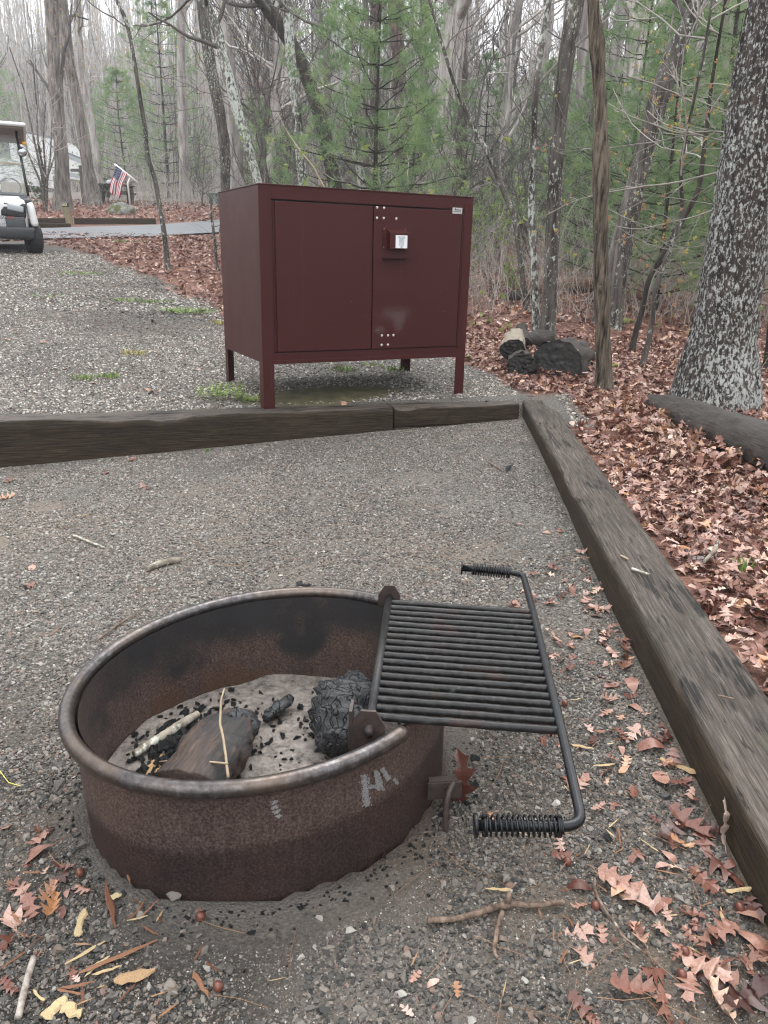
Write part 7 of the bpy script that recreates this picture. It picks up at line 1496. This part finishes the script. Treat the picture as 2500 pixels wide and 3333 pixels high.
# ------------------------------------------------------------------ grass tufts and weeds
GRS = simple('tuft_grass', (.16, .24, .05), .55, 0, .4, 15); GRD = simple('dry_grass', (.34, .30, .10), .65, 0, .3, 15)
def tuft(px, py, w, h, n_, mt, lab, grp='grass tufts growing through the driveway gravel', seed=0):
    p = hitD(px, py); rg = np.random.default_rng(seed + int(px)); a = rg.uniform(0, 6.28, n_); r_ = w * np.sqrt(rg.random(n_)); bx, by = r_ * np.cos(a), r_ * np.sin(a) * .7
    tip = np.stack([bx + rg.normal(0, w * .35, n_), by + rg.normal(0, w * .3, n_), h * rg.uniform(.4, 1, n_)], 1); b0 = np.stack([bx, by, np.full(n_, -.005)], 1); sd = np.stack([rg.normal(size=n_), rg.normal(size=n_), np.zeros(n_)], 1); sd /= np.linalg.norm(sd, axis=1, keepdims=True); mid_ = (b0 + tip) / 2 + [0, 0, h * .12]; ww = .0022 + .0003 * p[1]
    V = np.stack([b0 - sd * ww, b0 + sd * ww, mid_ + sd * ww * .8, mid_ - sd * ww * .8, tip], 1).reshape(-1, 3); i = np.arange(n_)[:, None] * 5
    o = MB().add(V, i + [0, 1, 2, 3], i + [3, 2, 4]).build('grass_tuft', mt, None, False); o.location = Vector(p); return tag(o, lab, 'grass', grp)
for (px, py, w, h, n_, mt, lb) in ((405, 673, .28, .05, 260, GRS, 'broad green grass tuft left of the locker on the drive'), (335, 653, .20, .04, 120, GRS, 'small green tuft above the broad one'), (270, 650, .15, .04, 80, GRS, 'faint grass tuft in the middle of the drive'), (288, 765, .12, .05, 70, GRD, 'yellowish dry tuft on the drive left of the locker'), (183, 818, .09, .05, 60, GRS, 'dry green tuft near the long timber'), (235, 815, .07, .045, 60, GRS, 'green tuft right of the one near the long timber'), (175, 592, .3, .05, 100, GRS, 'pale grass patch on the drive by the cart'), (475, 700, .10, .05, 50, GRD, 'dry tuft beside the left locker side'), (100, 640, .2, .03, 50, GRS, 'thin grass patch on the left of the drive'), (745, 800, .10, .05, 60, GRS, 'green tuft under the locker, left one'), (800, 790, .08, .04, 40, GRS, 'green tuft under the locker, middle one'), (850, 800, .09, .05, 50, GRS, 'green tuft under the locker by the rear leg'), (975, 758, .12, .08, 60, GRS, 'grass clump between the locker legs at right'), (1600, 1230, .035, .05, 26, GRS, 'small grass sprig in the leaf bed'), (275, 523, .4, .06, 90, GRS, 'grass fringe along the near road edge'), (450, 975, .02, .025, 12, GRS, 'tiny grass sprout at the foot of the long timber')):
    tuft(px, py, w, h, n_, mt, lb, None)
def weed(px, py, w, h, n_, lab, seed):
    p = hitD(px, py); rg = np.random.default_rng(seed); t = empty('weed_clump', Vector(p), 0, lab, 'weed'); mb = MB(); lf_ = MB()
    for k in range(n_):
        a = rg.uniform(0, 6.28); r_ = w * rg.random() ** .5; b0 = np.array([r_ * math.cos(a), r_ * math.sin(a) * .6, 0]); tp_ = b0 + [rg.normal(0, .02), rg.normal(0, .02), h * rg.uniform(.4, 1)]; mb.tube(np.array([b0, (b0 + tp_) / 2 + rg.normal(0, .004, 3), tp_]), .0012, 3, False)
        for q in range(7):
            f_ = rg.uniform(.3, 1); c_ = b0 * (1 - f_) + tp_ * f_; an = rg.uniform(0, 6.28); d_ = np.array([math.cos(an), math.sin(an), rg.uniform(-.1, .5)]); s_ = np.array([-math.sin(an), math.cos(an), 0]); L_ = rg.uniform(.014, .03)
            lf_.add([c_, c_ + d_ * L_ * .5 + s_ * L_ * .28, c_ + d_ * L_, c_ + d_ * L_ * .5 - s_ * L_ * .28], [(0, 1, 2, 3)])
    mb.build('stems', GRS, t); lf_.build('leaves', simple('weed_leaves', (.30, .42, .09), .5, 0, .35, 20), t, False)['kind'] = 'stuff'
weed(480, 862, .16, .12, 48, 'bright green weed clump at the foot of the left front locker leg', 1); weed(540, 868, .06, .05, 12, 'small weed sprig right beside the left front locker leg', 2); weed(1010, 780, .05, .06, 8, 'little green weed behind the right locker leg', 3)
# mossy soil under the locker
mp_ = LO + lu * .55 + lv * .25; g = np.linspace(-1, 1, 18); GX, GY = np.meshgrid(g, g, indexing='ij'); k_ = .5; PX = mp_[0] + lu[0] * GX * .62 + lv[0] * GY * .24; PY = mp_[1] + lu[1] * GX * .62 + lv[1] * GY * .24
PZ = T(PX, PY) + .016 * np.clip(1.0 - (GX ** 2 + GY ** 2) + .3 * fbm(PX * 5, PY * 5, 0, 3, 3), -.8, 1); i = np.arange(324).reshape(18, 18)
o = MB().add(np.stack([PX, PY, PZ], -1).reshape(-1, 3), np.stack([i[:-1, :-1], i[1:, :-1], i[1:, 1:], i[:-1, 1:]], -1).reshape(-1, 4)).build('bare_soil', simple('mossy_soil', (.085, .075, .035), .95, 0, .45, 12, .6, .01)); o['kind'] = 'structure'
# ------------------------------------------------------------------ air
HZ = True
if HZ:
    m_ = bpy.data.materials.new('haze'); m_.use_nodes = True; nn_ = m_.node_tree.nodes; nn_.clear(); pv = nn_.new('ShaderNodeVolumePrincipled'); ou = nn_.new('ShaderNodeOutputMaterial'); m_.node_tree.links.new(pv.outputs[0], ou.inputs['Volume'])
    pv.inputs['Color'].default_value = (.93, .95, 1, 1); pv.inputs['Density'].default_value = .0020; pv.inputs['Anisotropy'].default_value = 0.0
    hz = MB().box((0, 205, 34), (305, 255, 38)).build('haze', m_, None, False); tag(hz, 'thin pale mist in the air of the woods', None, None, 'stuff')
